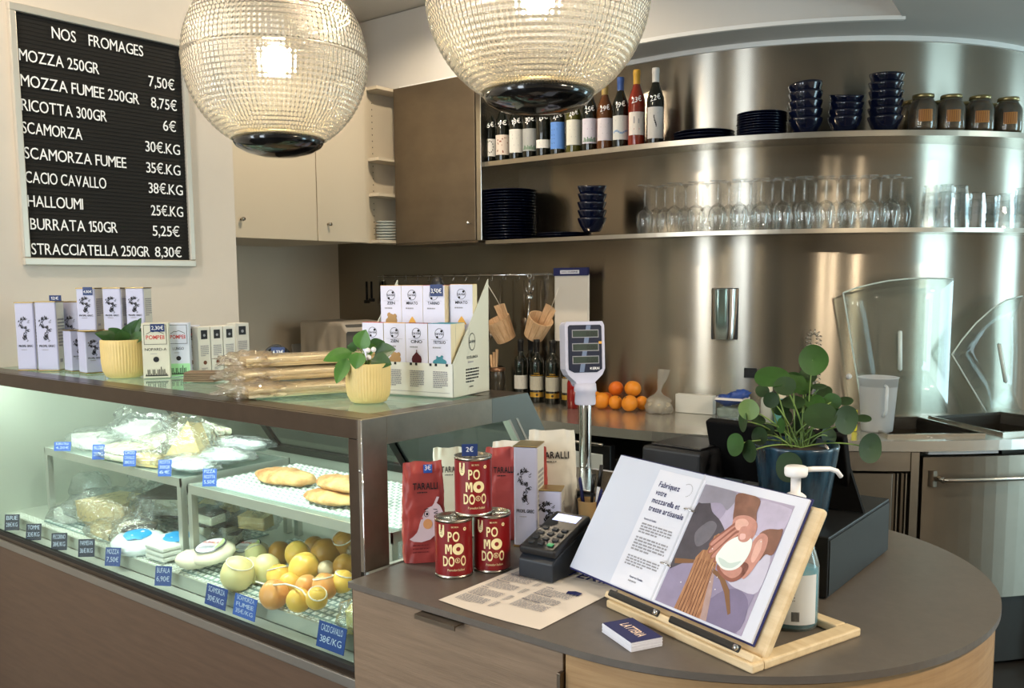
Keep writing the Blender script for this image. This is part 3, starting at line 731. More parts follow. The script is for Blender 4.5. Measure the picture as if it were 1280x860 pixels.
block((-2.27, 1.42, DZ), RECT(0.09, 0.06), 0.065, 8, C_PALE, 'cheese piece with grey-black rind near the riser leg', 0.1, rind=True)
block((-2.21, 1.47, DZ), RECT(0.05, 0.06), 0.06, 9, C_PALE, 'dark-rinded cheese piece against the riser leg', 0.0, rind=True)
# burrata bags with blue print
for k, (x, y, rz_, lb) in enumerate(((-2.35, 1.275, 0.5, 'white mozzarella bag with bright blue print, the front one'), (-2.24, 1.33, 0.4, 'white mozzarella bag with bright blue print, half hidden behind the front one'))):
    t = thing('mozzarella_bag', lb, 'cheese bag', (x, y, DZ + 0.02), rz_, 'blue-printed mozzarella bags')
    mb = MB(); mb.ball(1, 24, 14, fn=lambda p: Vector((p.x * 0.085 * (1 + .1 * noise.noise(p * 3)), p.y * 0.06, p.z * 0.028 * (1 + .3 * noise.noise(p * 4))))); o = obj('pouch', mb, pm('milky_pouch', '#e9f1f2', 0.15, coat=0.5), t); o.rotation_euler = (rad(14), 0, 0)
    def fp(u, v):
        a = 2 * pi * u; r = v * (0.8 + 0.15 * noise.noise(Vector((cos(a) * 2, sin(a) * 2, k)))); x_, y_ = r * cos(a) * 0.050, r * sin(a) * 0.038
        return Vector((x_, y_, 0.0292 * math.sqrt(max(0, 1 - (x_ / 0.09) ** 2 - (y_ / 0.064) ** 2)) + 0.0012))
    mb = MB(); mb.grid(fp, 28, 6, closed_u=True); o = obj('blue_print', mb, pm('cyan_print', '#1f9ade', 0.4), t); o.rotation_euler = (rad(14), 0, 0)
for i in range(3):
    mb = MB(); mb.box(-0.045, 0.045, -0.03, 0.03, 0, 0.012)
    o = obj('cheese_tub', mb, pm('white_tub', '#e7e9e2', 0.3), loc=(-2.225, 1.275, DZ + i * 0.0135), bevel=0.004); tag(o, '%s flat white cheese pack of the small pile beside the riser leg' % ('lowest', 'middle', 'uppermost')[i], 'cheese pack', 'flat white cheese packs')
# top of the left riser
RZT = 1.006
block((-2.78, 1.40, RZT), WEDGE(0.15, 0.1), 0.045, 11, C_WHITE, 'crumbly white cheese in a crinkled bag, leftmost on the left riser', 0.1)
block((-2.70, 1.50, RZT), WEDGE(0.13, 0.09), 0.075, 12, C_WHITE, 'white cheese piece in film behind the leftmost bag on the riser', 0.4, 0.2)
def sticks(p, rz_, n, L, lb, lift=0.0):
    t = thing('cheese_sticks', lb, 'cheese', p, rz_, 'packs of cheese sticks on the left riser')
    for i in range(n):
        for j in range(2):
            mb = MB(); mb.box(-L / 2, L / 2, i * 0.021 - n * 0.0105, i * 0.021 + 0.018 - n * 0.0105, j * 0.02, j * 0.02 + 0.018)
            obj('stick', mb, C_PALE, t, bevel=0.005)
    film_bag((0, 0, 0.02), L * 0.66, n * 0.0135, 0.03, lift + 3, t)
sticks((-2.55, 1.37, RZT), 0.1, 6, 0.17, 'pack of pale cheese sticks, the front one on the left riser')
sticks((-2.53, 1.47, RZT + 0.012), -0.1, 6, 0.18, 'pack of pale cheese sticks behind the front pack', 2)
sticks((-2.45, 1.56, RZT + 0.04), -0.2, 5, 0.18, 'pack of pale cheese sticks highest at the back of the left riser', 5)
block((-2.33, 1.46, RZT + .05), [(-.055, -.045), (.06, -.045), (.01, .055)], 0.07, 14, C_PARM, 'tall yellowish cheese wedge in film near the right end of the left riser', 0.45, rad(80), bagk=0.9)
block((-2.40, 1.345, RZT), WEDGE(0.13, 0.06), 0.03, 15, C_PARM, 'low yellowish cheese piece in front of the tall wedge', 0.1, bagk=0.95)
for k, (x, y, z, lb) in enumerate(((-2.24, 1.37, RZT + 0.018, 'flat white vacuum pouch, front of the pile at the right end of the left riser'),
                                   (-2.22, 1.46, RZT + 0.03, 'flat white vacuum pouch, middle of the pile at the right end of the left riser'),
                                   (-2.28, 1.56, RZT + 0.04, 'flat white vacuum pouch at the back of the left riser'))):
    t = thing('vacuum_pouch', lb, 'pouch', (x, y, z), 0.2 * k, 'white vacuum pouches on the left riser')
    film_bag((0, 0, 0), 0.085, 0.05, 0.02, 40 + k, t, name='pouch_body', m=MATS['milky_pouch'], amp=0.15)
    film_bag((0.01, 0, 0.004), 0.105, 0.06, 0.022, 44 + k, t)
# flatbreads on the right riser
BREAD = pm('baked_dough', '#a3622c', 0.6, col2='#e3c084', vscale=20, bump=0.9, bscale=60)
def bread(p, sx, sy, sz, rz_, lb, seed):
    def f(q):
        k = 1 + 0.12 * noise.noise(q * 2 + Vector((seed, 1, 0)))
        z = max(q.z, -0.5) * sz * (1 + 0.25 * noise.noise(q * 5 + Vector((0, seed, 0))))
        return Vector((q.x * sx * k, q.y * sy * k, z))
    mb = MB(); mb.ball(1, 36, 18, fn=f); tag(obj('flatbread', mb, BREAD, loc=p, rot=(0, 0, rz_)), lb, 'bread', 'filled flatbreads')
b1 = on_y(357, 594, 1.46); b2 = on_y(412, 604, 1.42); b3 = on_y(406, 622, 1.37)
bread((b1.x, 1.46, 1.012), 0.105, 0.05, 0.022, 0.1, 'folded baked flatbread, leftmost on the right riser', 1)
bread((b3.x + 0.01, 1.385, 1.012), 0.085, 0.045, 0.018, 0.05, 'folded baked flatbread beneath another, at the right on the riser', 2)
bread((b3.x + 0.02, 1.41, 1.042), 0.09, 0.045, 0.018, 0.0, 'folded baked flatbread lying on top of another on the right riser', 3)
# round cheeses with an oval label
for k, (px, py, Y, rr, lb) in enumerate(((266, 694, 1.30, 0.062, 'round white cheese with green-edged round label, on the case floor right of the riser legs'),
                                    (312, 698, 1.40, 0.055, 'round white cheese with round label, half hidden behind pale scamorza'), (243, 713, 1.27, 0.05, 'round white cheese lowest in the pile under the labelled one'))):
    p = on_y(px, py, Y); z = DZ + (0.03 if k == 0 else 0.012 if k == 2 else 0.008)
    t = thing('round_cheese', lb, 'cheese', (p.x, Y, z + 0.014), 0.1, 'round white cheeses with oval label')
    mb = MB(); mb.ball(1, 30, 16, fn=lambda q: Vector((q.x * rr * (1 + .06 * noise.noise(q * 3)), q.y * rr * 0.9, q.z * 0.022 * (1 + .3 * noise.noise(q * 3))))); obj('cheese', mb, pm('cream_round_cheese', '#efe7cc', .5, var=.05, vscale=30, bump=.4, bscale=50), t)
    if k < 2:
        mb = MB(); mb.lathe([(0.0001, 0.0245), (rr * 0.66, 0.0205)], 30, PAPER, caps=False); mb.lathe([(rr * 0.62, 0.0222), (rr * 0.66, 0.0222)], 30, DINK, caps=False)
        mb.text('BUFALA', fr((-rr * 0.45, 0.005, 0.0252), (1, 0, 0), (0, 1, 0)), 0.009, pm('red_ink', '#b9302c', 0.6), w=rr * 0.8, bold=True)
        mb.greek(fr((-rr * 0.35, -0.022, 0.0252), (1, 0, 0), (0, 1, 0)), rr * 0.7, 0.018, 3, GINK)
        a_ = [(rr * 0.6 * cos(u), rr * 0.6 * sin(u), 0.0254) for u in [rad(-40) + rad(100) * i / 10 for i in range(11)]]
        mb.poly(a_, pm('green_print', '#b9cf8f', 0.6)); obj('label', mb, None, t); t.rotation_euler = (rad(14), rad(-4), .3)
# scamorza: pale, yellow, smoked
SC = {'p': pm('pale_scamorza', '#efe3a6', 0.3, var=0.05, vscale=9, sub=0.2), 'y': pm('yellow_scamorza', '#f0c35c', 0.28, var=0.08, vscale=9, sub=0.2),
      'o': pm('amber_scamorza', '#e8a561', 0.28, var=0.08, vscale=9, sub=0.2), 'b': pm('smoked_scamorza', '#b9873c', 0.32, var=0.1, vscale=9, sub=0.1),
      'w': pm('wrapped_scamorza', '#dcc7a4', 0.3, var=0.1, vscale=14)}
scam = [(297, 722, 21, 1.25, 'p', 'creamy pale scamorza with a split, front left of the heap'), (316, 713, 16, 1.30, 'p', 'creamy pale scamorza tucked behind the split one'),
        (333, 710, 17, 1.32, 'p', 'creamy pale scamorza between the split one and the yellow heap'), (320, 698, 14, 1.39, 'p', 'creamy pale scamorza farthest back of the pale ones'),
        (372, 693, 16, 1.38, 'y', 'yellow scamorza at the peak of the heap, left of the smoked ones'), (380, 710, 19, 1.31, 'y', 'large yellow scamorza in the centre of the heap'),
        (349, 722, 16, 1.29, 'y', 'yellow scamorza right of the pale ones, in the middle row'), (363, 731, 15, 1.27, 'y', 'yellow scamorza beneath the large central one'),
        (383, 733, 14, 1.27, 'o', 'small amber scamorza in the middle of the front heap'), (406, 733, 16, 1.27, 'o', 'amber scamorza at the right of the front heap'),
        (343, 750, 18, 1.225, 'o', 'amber-orange scamorza nearest the glass, leftmost of the front row'), (373, 750, 15, 1.225, 'y', 'yellow scamorza in the front row, middle'),
        (396, 748, 14, 1.225, 'y', 'yellow scamorza in the front row, right'), (408, 693, 19, 1.42, 'b', 'big brown smoked scamorza behind the yellow heap'),
        (393, 686, 15, 1.47, 'b', 'brown smoked scamorza left behind the big one'), (428, 727, 14, 1.30, 'y', 'yellow scamorza at the right edge beside the post'),
        (431, 708, 15, 1.37, 'b', 'brown smoked scamorza by the corner post'), (408, 712, 11, 1.34, 'w', 'small film-wrapped scamorza between yellow and brown ones'),
        (432, 680, 17, 1.46, 'b', 'brown smoked scamorza highest beside the corner post'), (350, 700, 14, 1.44, 'b', 'brown smoked scamorza behind the pale ones')]
for k, (px, py, rp, Y, c, lb) in enumerate(scam):
    p = on_y(px, py, Y); r = rp * depth(p) / FL
    t = thing('scamorza', lb, 'cheese', (p.x, p.y, max(p.z, DZ + r * 0.9)), random.uniform(-1, 1), 'scamorza cheeses in the case'); t.rotation_euler = (random.uniform(-.4, .4), random.uniform(-.6, .6), random.uniform(-1, 1))
    def f(q, r=r, k=k):
        s = 1 + 0.05 * noise.noise(q * 1.7 + Vector((k, 0, 0))); nk = 0.14 * max(0, q.z - 0.75) / 0.25
        groove = 0.05 * math.exp(-(q.x / 0.08) ** 2) * (1 if q.z > -0.2 else 0)
        return Vector((q.x * r * s * (1 - nk), q.y * r * s * (1 - nk), q.z * r * 1.08 * s)) * (1 - groove)
    mb = MB(); mb.ball(1, 28, 18, fn=f); obj('cheese', mb, SC[c], t)
    if k % 3: continue
    mb = MB(); mb.tube([(cos(a) * r * 0.8, sin(a) * r * 0.8, r * 0.70) for a in [i * pi / 8 for i in range(17)]], 0.0016, 6); obj('string', mb, pm('white_string', '#eee6d6', 0.8), t)
mb = MB(); pts = [on_y(x, y, 1.215) for x, y in ((320, 727), (333, 731), (345, 731), (357, 730), (368, 733), (378, 738), (385, 748), (389, 756))]
mb.tube(pts, 0.0022, 6); tag(obj('cord', mb, MATS['white_string']), 'loose white string trailing across the yellow scamorza', 'string')
film_b = thing('clear_bag', 'clear film bag around the smoked scamorza behind the yellow heap', 'bag', (-1.60, 1.50, DZ + 0.06)); film_bag((0, 0, 0.02), 0.12, 0.06, 0.07, 77, film_b, 0.1)
block((-1.41, 1.275, DZ), RECT(0.08, 0.07), 0.05, 21, cheese('#efe08e', 'yellow_cheese'), 'yellow cheese block in clear film at the front right corner of the case', 0.5, 0.1)
for k, (px, py, Y, lb) in enumerate(((262, 640, 1.42, 'cheese piece with dark rind in film, seen through the right riser at left'), (320, 645, 1.50, 'pale pinkish cheese slab in film beneath the right riser'), (280, 672, 1.46, 'grey-rinded cheese piece low under the right riser'))):
    p = on_y(px, py, Y); block((p.x, Y, max(DZ, p.z - 0.03)), RECT(0.09, 0.05), 0.035, 60 + k, C_PARM if k == 1 else C_PALE, lb, 0.3 * k, 0.1, rind=(k != 1))

# ---- price tags in the case
def ptag(px, py, Y, w_, h_, lines, lb, m=NAVY, rz_=0.0, ink='pale_ink'):
    p = on_y(px, py, Y)
    t = thing('price_tag', lb, 'price tag', (p.x, p.y, p.z), group='blue price tags in the display case'); t.rotation_euler = (rad(-12), 0, rz_)
    mb = MB(); mb.box(-w_ / 2, w_ / 2, 0, 0.0012, -h_ / 2, h_ / 2); obj('card', mb, m, t)
    mb = MB(); n = len(lines)
    for i, s_ in enumerate(lines):
        mb.text(s_, fr((0, -0.0006, h_ * (0.5 - (i + 0.8) / (n + 0.35))), (1, 0, 0), (0, 0, 1)), h_ / (n + 1) * 0.75, w=w_ * 0.78, align='c')
    obj('lettering', mb, pm('pale_ink', '#c9d6ef', 0.6), t)
lo = [(15, 653, ['BRIE', '28€/KG'], 'leftmost'), (42, 665, ['TOMME', '32€/KG'], 'second from the left'), (74, 677, ['PECORINO', '38€/KG'], 'third from the left'), (108, 685, ['PARMESAN', '36€/KG'], 'fourth from the left'),
      (141, 696, ['MOZZA', '7,50€'], 'in front of the blue-printed bags,'), (204, 720, ['BUFALA', '6,90€'], 'sixth from the left')]
for k, (x, y, ls, lb) in enumerate(lo):
    ptag(x, y, 1.195, 0.045, 0.050, ls, 'navy price tag %s along the front rail' % lb, pm('dark_navy_tag', '#131d38', 0.45) if k < 4 else pm('mid_navy_tag', '#24448c', 0.45), rad(42 if k < 4 else 30))
ptag(270, 746, 1.195, 0.085, 0.05, ['SCAMORZA', '30€/KG'], 'navy price tag reading SCAMORZA 30€/KG on the front rail', MATS['mid_navy_tag'])
ptag(306, 759, 1.195, 0.085, 0.05, ['SCAMORZA', 'FUMEE', '35€/KG'], 'bright blue price tag reading SCAMORZA FUMEE on the front rail', NAVYL)
ptag(414, 797, 1.195, 0.088, 0.055, ['CACIO CAVALLO', '38€/KG'], 'blue price tag reading CACIO CAVALLO 38€/KG at the case corner', MATS['mid_navy_tag'])
for k, (x, y, ls, lb) in enumerate(((78, 558, ['BURRATINA', '4,20€'], 'leftmost on the left riser edge'), (123, 565, ['HALLOUMI', '25€/KG'], 'second from left on the left riser edge'), (162, 573, ['CACIO', 'CAVALLO', '38€/KG'], 'third from left on the left riser edge'),
                                    (206, 585, ['RICOTTA', '300GR', '6€'], 'rightmost on the left riser edge'), (262, 597, ['PIZZA', 'RICOTTA', '5,50€'], 'on the left corner of the right riser'))):
    ptag(x, y, 1.293, 0.036 if k else 0.052, 0.045 if k else 0.028, ls, 'bright blue price tag %s' % lb, NAVYL, rad(38))
# ------------------------------------------------------------------ goods on top of the display case
def stand(pl, bl, pr, br, ptop, z, hscale=1.0):
    """base edge seen from pixel (pl,bl) to (pr,br) on plane z -> matrix with x along the edge, y up; width; height"""
    A, B = on_z(pl, bl, z), on_z(pr, br, z)
    h = (bl - ptop) * depth(A) / FL * hscale
    return A, B, (B - A).length, h
LILAC = pm('lilac_white_tin', '#b9bad2', 0.4); TINSIDE = pm('tin_side_print', '#d6d5cd', 0.4); GOLD = pm('gold_rim', '#b39a63', 0.3, 1.0)
def curls(mb, T, w_, h_, m, seed=3):
    """line drawing of a long curly plait: short curved strokes down an S-shaped line"""
    rnd = random.Random(seed)
    for i in range(95):
        u = rnd.random(); a0 = rnd.uniform(0, 6.28)
        if u < 0.6:
            a = rnd.uniform(0.3, 5.2); r = rnd.uniform(0.22, 0.36); cx, cy = w_ * (0.5 + r * cos(a) * 1.0), h_ * (0.72 + r * 0.72 * sin(a) * 0.9)
        else:
            s_ = rnd.random(); cx, cy = w_ * (0.62 - 0.22 * sin(s_ * 3) + rnd.uniform(-.07, .07) + 0.1 * (1 - s_)), h_ * (0.45 - 0.42 * s_)
        l = w_ * 0.075; pts = [(cx + l * cos(a0 + k * 0.7), cy + l * sin(a0 + k * 0.7)) for k in range(4)]
        t_ = w_ * 0.014
        for k in range(3):
            p, q = Vector(pts[k]), Vector(pts[k + 1]); n_ = (q - p).normalized().orthogonal() * t_ if False else Vector((-(q - p).y, (q - p).x)).normalized() * t_
            mb.add([(p.x - n_.x, p.y - n_.y, 0), (q.x - n_.x, q.y - n_.y, 0), (q.x + n_.x, q.y + n_.y, 0), (p.x + n_.x, p.y + n_.y, 0)], [(0, 1, 2, 3)], m, False, T)
def tin(P, rz_, w_, d_, h_, lb, grp, front=True, pic=(0.15, 0.42, 0.72, 0.30), cap=False):
    """local x = front face, y = back"""
    t = thing('oil_tin', lb, 'oil tin', P, rz_, grp)
    mb = MB(); mb.box(-w_ / 2, w_ / 2, 0, d_, 0.002, h_ - 0.002); obj('body', mb, LILAC, t, bevel=0.004, seg=3)
    mb = MB(); mb.box(w_ / 2 - 0.0005, w_ / 2 + 0.0004, 0.004, d_ - 0.004, 0.004, h_ - 0.004, TINSIDE)
    mb.greek(fr((w_ / 2 + 0.0008, 0.008, h_ * 0.35), (0, 1, 0), (0, 0, 1)), d_ * 0.75, h_ * 0.42, 9, GINK, seed=5)
    mb.box(w_ / 2, w_ / 2 + 0.0008, 0.012, 0.03, h_ * 0.12, h_ * 0.17, GINK)
    obj('side_print', mb, None, t)
    mb = MB(); T = fr((-w_ / 2 + w_ * 0.08, -0.0008, h_ * 0.42), (1, 0, 0), (0, 0, 1)); curls(mb, T, w_ * 0.84, h_ * 0.38, DINK)
    mb.text('PROFIL GREC', fr((0, -0.0008, h_ * 0.345), (1, 0, 0), (0, 0, 1)), h_ * 0.022 + 0.002, DINK, w=w_ * 0.74, bold=True, align='c')
    mb.greek(fr((-w_ * 0.25, -0.0008, h_ * 0.30), (1, 0, 0), (0, 0, 1)), w_ * 0.5, 0.004, 1, GINK)
    obj('print', mb, None, t)
    for z in (0, h_ - 0.003): mb = MB(); mb.box(-w_ / 2 - 0.001, w_ / 2 + 0.001, -0.001, d_ + 0.001, z, z + 0.003); obj('rim', mb, GOLD, t, bevel=0.001)
    if cap: mb = MB(); mb.lathe([(0.016, 0), (0.016, 0.006), (0.013, 0.008), (0.0001, 0.008)], 20, T=TR(0, d_ / 2, h_)); obj('cap', mb, STEELH, t)
    return t
TG = 'white olive oil tins on the display case'
for (pl, pr, pb, pt, d_, lb, Y) in ((24, 45, 463, 378, 0.085, 'tall white oil tin with plait drawing, leftmost on the case', 0), (49, 73, 463.5, 377, 0.085, 'tall white oil tin with plait drawing, beside the leftmost one', 0),
                                    (82, 101, 460.5, 377, 0.085, 'tall white oil tin standing third from the left, partly behind', 0)):
    A, B, w_, h_ = stand(pl, pb, pr, pb + 0.3, pt, ZT); P = A.lerp(B, 0.5)
    tin((P.x, P.y, ZT), facing(P) - 0.42, w_ * .94, 0.06, h_, lb, TG)
lowh = []
for (pl, pr, pb, pt, lb) in ((95, 107, 464.0, 414, 'small white oil tin at the bottom, left under the upper row'), (109, 130, 466.5, 415, 'small white oil tin at the bottom, right beside the yellow pot'), (134, 156, 466, 415, 'small white oil tin at the bottom, hidden behind the yellow pot')):
    A, B, w_, h_ = stand(pl, pb, pr, pb + 0.3, pt, ZT); P = A.lerp(B, 0.5); h_ = 0.128
    tin((P.x, P.y, ZT), facing(P) + (.35 if 'hidden' not in lb else .1), 0.052, 0.06, h_, lb, TG)
ztop = ZT + 0.129
for (pc, pb, pt, lb) in ((109, 413, 361, 'small white oil tin stacked on top, with a navy price sticker'), (141.5, 413, 361, 'small white oil tin stacked on top, middle of the upper row'), (170, 411, 361, 'small white oil tin stacked on top, rightmost of the upper row')):
    d0 = 2.66; dr = ray(pc, pb); P = CAM + dr * (d0 / dr.dot(CF))
    tt = tin((P.x, P.y, ztop), facing(P) - .42, 0.054, 0.058, 0.128, lb, TG)
    if 'sticker' in lb:
        mb = MB(); mb.box(-0.006, 0.022, -0.0016, -0.0008, 0.106, 0.13, NAVY); mb.text('4,50€', fr((-0.004, -0.0018, 0.113), (1, 0, 0), (0, 0, 1)), 0.007, INK, w=0.024); obj('price_sticker', mb, None, tt)
# price clip on the tall tins
t = thing('price_clip', 'small dark price clip standing on top of the tall oil tins', 'price tag', (on_z(66, 463.5, ZT).x, on_z(66, 463.5, ZT).y + 0.02, ZT + 0.216), 0.4)
mb = MB(); mb.box(-0.022, 0.022, 0, 0.002, 0, 0.018); obj('card', mb, NAVY, t)
mb = MB(); mb.text('12€', fr((0, -0.001, 0.005), (1, 0, 0), (0, 0, 1)), 0.008, INK, align='c', w=0.028); obj('lettering', mb, None, t)

# coffee boxes
KRAFT = pm('grey_green_board', '#cfcdbb', 0.6); BOARD = pm('pale_board', '#d9d6cc', 0.6); LBOARD = pm('bluish_board', '#ccd3e2', 0.6)
RED = pm('red_ink', '#b9302c', 0.6); BRN = pm('brown_print', '#6d3f28', 0.6); GRN = pm('green_wash', '#9fd9a6', 0.6)
def coffee(P, rz_, w_, d_, h_, lb, m, kind):
    t = thing('coffee_box', lb, 'box', P, rz_, 'coffee capsule boxes on the case')
    mb = MB(); mb.box(-w_ / 2, w_ / 2, 0, d_, 0, h_); obj('carton', mb, m, t, bevel=0.0015)
    F = lambda x, z: fr((x, -0.0007, z), (1, 0, 0), (0, 0, 1))
    mb = MB()
    if kind in 'ab':
        mb.box(-w_ * .42, w_ * .42, -.0006, -.0003, h_ * .615, h_ * .97, LBOARD if kind == 'b' else KRAFT)
        for a in ((-w_ * .42, w_ * .42, h_ * .615, h_ * .622), (-w_ * .42, w_ * .42, h_ * .963, h_ * .97), (-w_ * .42, -w_ * .405, h_ * .615, h_ * .97), (w_ * .405, w_ * .42, h_ * .615, h_ * .97)): mb.box(a[0], a[1], -.001, -.0006, a[2], a[3], DINK)
        pts = [(-.32, .80), (-.15, .845), (-.06, .838), (.05, .855), (.2, .83), (.33, .80)]
        for (x, z), (x2, z2) in zip(pts, pts[1:]): mb.add([(x * w_, -.001, z * h_), (x2 * w_, -.001, z2 * h_), (x2 * w_, -.001, z2 * h_ + .0016), (x * w_, -.001, z * h_ + .0016)], [(0, 1, 2, 3)], DINK)
        mb.text('POMPEII', F(0, h_ * .71), h_ * .07, RED, w=w_ * .68, bold=True, align='c')
        mb.text('NOPARD-A' if kind == 'a' else 'LUNGO', F(0, h_ * .50), h_ * .05, DINK, w=w_ * (.8 if kind == 'a' else .5), align='c')
        mb.greek(F(-w_ * .2, h_ * .44), w_ * .4, h_ * .02, 1, GINK)
        mb.lathe([(0.0001, 0), (w_ * .11, 0)], 16, DINK, F(0, h_ * .34) @ TR(0, 0, .0002), caps=False)
        if kind == 'b': mb.box(-w_ / 2, w_ / 2, -.0004, -.0002, 0, h_ * .24, GRN)
        for i in range(13):
            x = -w_ * .4 + i * w_ * .062; mb.box(x, x + w_ * .03, -.0009, -.0005, h_ * .04, h_ * (.08 + .09 * abs(sin(i * 2.1)) + (.12 if i == 9 else 0)), DINK)
        mb.box(-w_ * .42, w_ * .42, -.0009, -.0005, h_ * .035, h_ * .055, DINK)
    else:
        mb.box(-w_ * .26, w_ * .26, -.0008, -.0004, h_ * .74, h_ * (.94 if kind == 'd' else .93), DINK)
        mb.lathe([(0.0001, 0), (w_ * .10, 0)], 12, RED if kind == 'd' else GINK, F(0, h_ * .82) @ TR(0, 0, .0004), caps=False)
        if kind == 'd': mb.box(-w_ * .33, w_ * .33, -.0008, -.0004, h_ * .70, h_ * .73, DINK)
        mb.greek(F(-w_ * .33, h_ * .38), w_ * .66, h_ * .24, 6, GINK, seed=int(w_ * 1e4))
        mb.lathe([(0.0001, 0), (w_ * .15, 0)], 14, BRN, F(0, h_ * .24) @ TR(0, 0, .0002), caps=False)
        mb.greek(F(-w_ * .3, h_ * .08), w_ * .5, h_ * .06, 2, GINK)
    obj('print', mb, None, t)
    return t
for (pl, bl, pr, br, pt, d_, kind, m, lb) in ((184, 472, 209, 473, 404, .06, 'a', KRAFT, 'coffee box with red lettering and navy price tag, next to the left yellow pot'),
                                          (213, 470, 236, 470.5, 404, .06, 'b', LBOARD, 'bluish coffee box with red lettering and green base, second from the left'),
                                          (233, 467, 248, 467.5, 407, .06, 'd', LBOARD, 'coffee box with tall black label beside the bluish one')):
    A, B, w_, h_ = stand(pl, bl, pr, br, pt, ZT); P = A.lerp(B, .5)
    tt = coffee((P.x, P.y, ZT), facing(P) - .12, w_, d_, h_, lb, m, kind)
    if kind == 'a':
        mb = MB(); mb.box(-.012, .026, -.0022, -.0012, h_ - .024, h_ - .002, NAVY); mb.text('2,30€', fr((-.009, -.0026, h_ - .018), (1, 0, 0), (0, 0, 1)), .010, INK, w=.032); obj('price_sticker', mb, None, tt)
P0, P1 = on_z(249, 468, ZT), on_z(296, 463.5, ZT)
dirr = (P1 - P0); L3 = dirr.length
for i in range(3):
    A, B = P0.lerp(P1, i / 3 + .01), P0.lerp(P1, (i + 1) / 3 - .01); P = A.lerp(B, .5)
    coffee((P.x, P.y, ZT), math.atan2(dirr.y, dirr.x), (B - A).length, .05, (468 - 409) * depth(P0) / FL, '%s of the three coffee boxes with small black square labels' % ('left', 'middle', 'right')[i], BOARD, 'c')
A, B, w_, h_ = stand(299, 460, 310, 459, 404, ZT); P = A.lerp(B, .5)
coffee((P.x, P.y, ZT), math.atan2((B - A).y, (B - A).x), max(w_, .05), .05, h_ * 1.0, 'narrow coffee box at the right end of the coffee row', BOARD, 'c')

# stack of small brown sachets
p = on_z(238, 480, ZT)
for i in range(5):
    mb = MB(); mb.box(-.045, .045, -.03, .03, 0, .0045)
    tag(obj('brown_sachet', mb, pm('brown_paper', '#7a6650', .7, var=.1), loc=(p.x - .03, p.y + .06, ZT + .001 + i * .0055), rot=(0, 0, .5 + .06 * i), bevel=.001), '%s flat brown paper sachet of the pile left of the pasta bags' % nth(i, 5), 'sachet', 'brown sachets on the case')

# three long cellophane bags of pasta
PASTA = pm('dried_pasta', '#ebdcb2', .55, var=.06, vscale=30, vs=(1, 8, 8)); PFILM = clear_mat('pasta_film', '#f7f1e6', .42, .10, body=.16, bodycol='#efe6d8', bump=1.0, bscale=45)
def pasta(A, B, z, lb, seed, wd=.11):
    d = B - A; L = d.length; M_ = thing('pasta_bag', lb, 'bag', (A.x, A.y, z), math.atan2(d.y, d.x), 'bags of long pasta on the case')
    mb = MB()
    for i in range(9):
        for j in range(2):
            y = -wd * .42 + i * wd * .105; z_ = .008 + j * .011
            mb.tube([(L * .06, y, z_), (L * .55, y + .002 * sin(i), z_ + .002), (L * .97, y * .95, z_)], [.0058, .006, .0055], 6)
    o = obj('pasta_strands', mb, PASTA, M_); o['kind'] = 'stuff'
    def f(u, v):
        a = 2 * pi * u; x = L * (v * 1.02)
        s = 1.0 if v > .22 else .55 + .45 * (v / .22)
        q = Vector((v * 9, cos(a) * 2, sin(a) * 2 + seed)); k = 1 + (.35 if v < .25 else .08) * noise.noise(q * (1.8 if v < .25 else 1))
        e = min(1, (1 - v) * 14 + .15) if v > .93 else 1
        return Vector((x, cos(a) * wd * .54 * s * k, max(.0005, .0155 + sin(a) * .0165 * k * e * (1.25 if v < .2 else 1))))
    mb = MB(); mb.grid(f, 28, 44, closed_u=True); obj('film', mb, PFILM, M_)
    film_bag((L * .10, 0, .018), L * .17, wd * .50, .019, seed * 3.1, M_, name='film_end', amp=.55, m=PFILM)
A = on_z(268, 498, ZT + .01); B = on_z(440, 477, ZT + .01)
pasta(Vector((-1.80, 1.225, 0)), Vector((-1.60, 1.62, 0)), ZT + .001, 'cellophane bag of long dried pasta, lowest of the three', 1, .13)
pasta(Vector((-1.86, 1.26, 0)), Vector((-1.70, 1.61, 0)), ZT + .031, 'cellophane bag of long dried pasta, in the middle of the three', 4, .12)
pasta(Vector((-1.89, 1.29, 0)), Vector((-1.74, 1.62, 0)), ZT + .061, 'cellophane bag of long dried pasta, topmost of the three', 8, .11)
# price hoop behind the bags
t = thing('price_hoop', 'black arched holder with navy price tag behind the pasta bags', 'price tag', (-2.16, 1.62, ZT), .6)
mb = MB(); mb.tube([(-.055 + .11 * i / 12, 0, .03 + .055 * sin(pi * (i / 12) * .9 + .15)) for i in range(13)], .006, 8); mb.box(-.06, .06, -.01, .01, 0, .035); obj('holder', mb, BLACK, t)
mb = MB(); mb.box(-.012, .028, -.013, -.011, .055, .082); obj('card', mb, NAVY, t)
mb = MB(); mb.text('4,33€', fr((.008, -.0135, .063), (1, 0, 0), (0, 0, 1)), .010, INK, w=.032, align='c'); obj('lettering', mb, None, t)

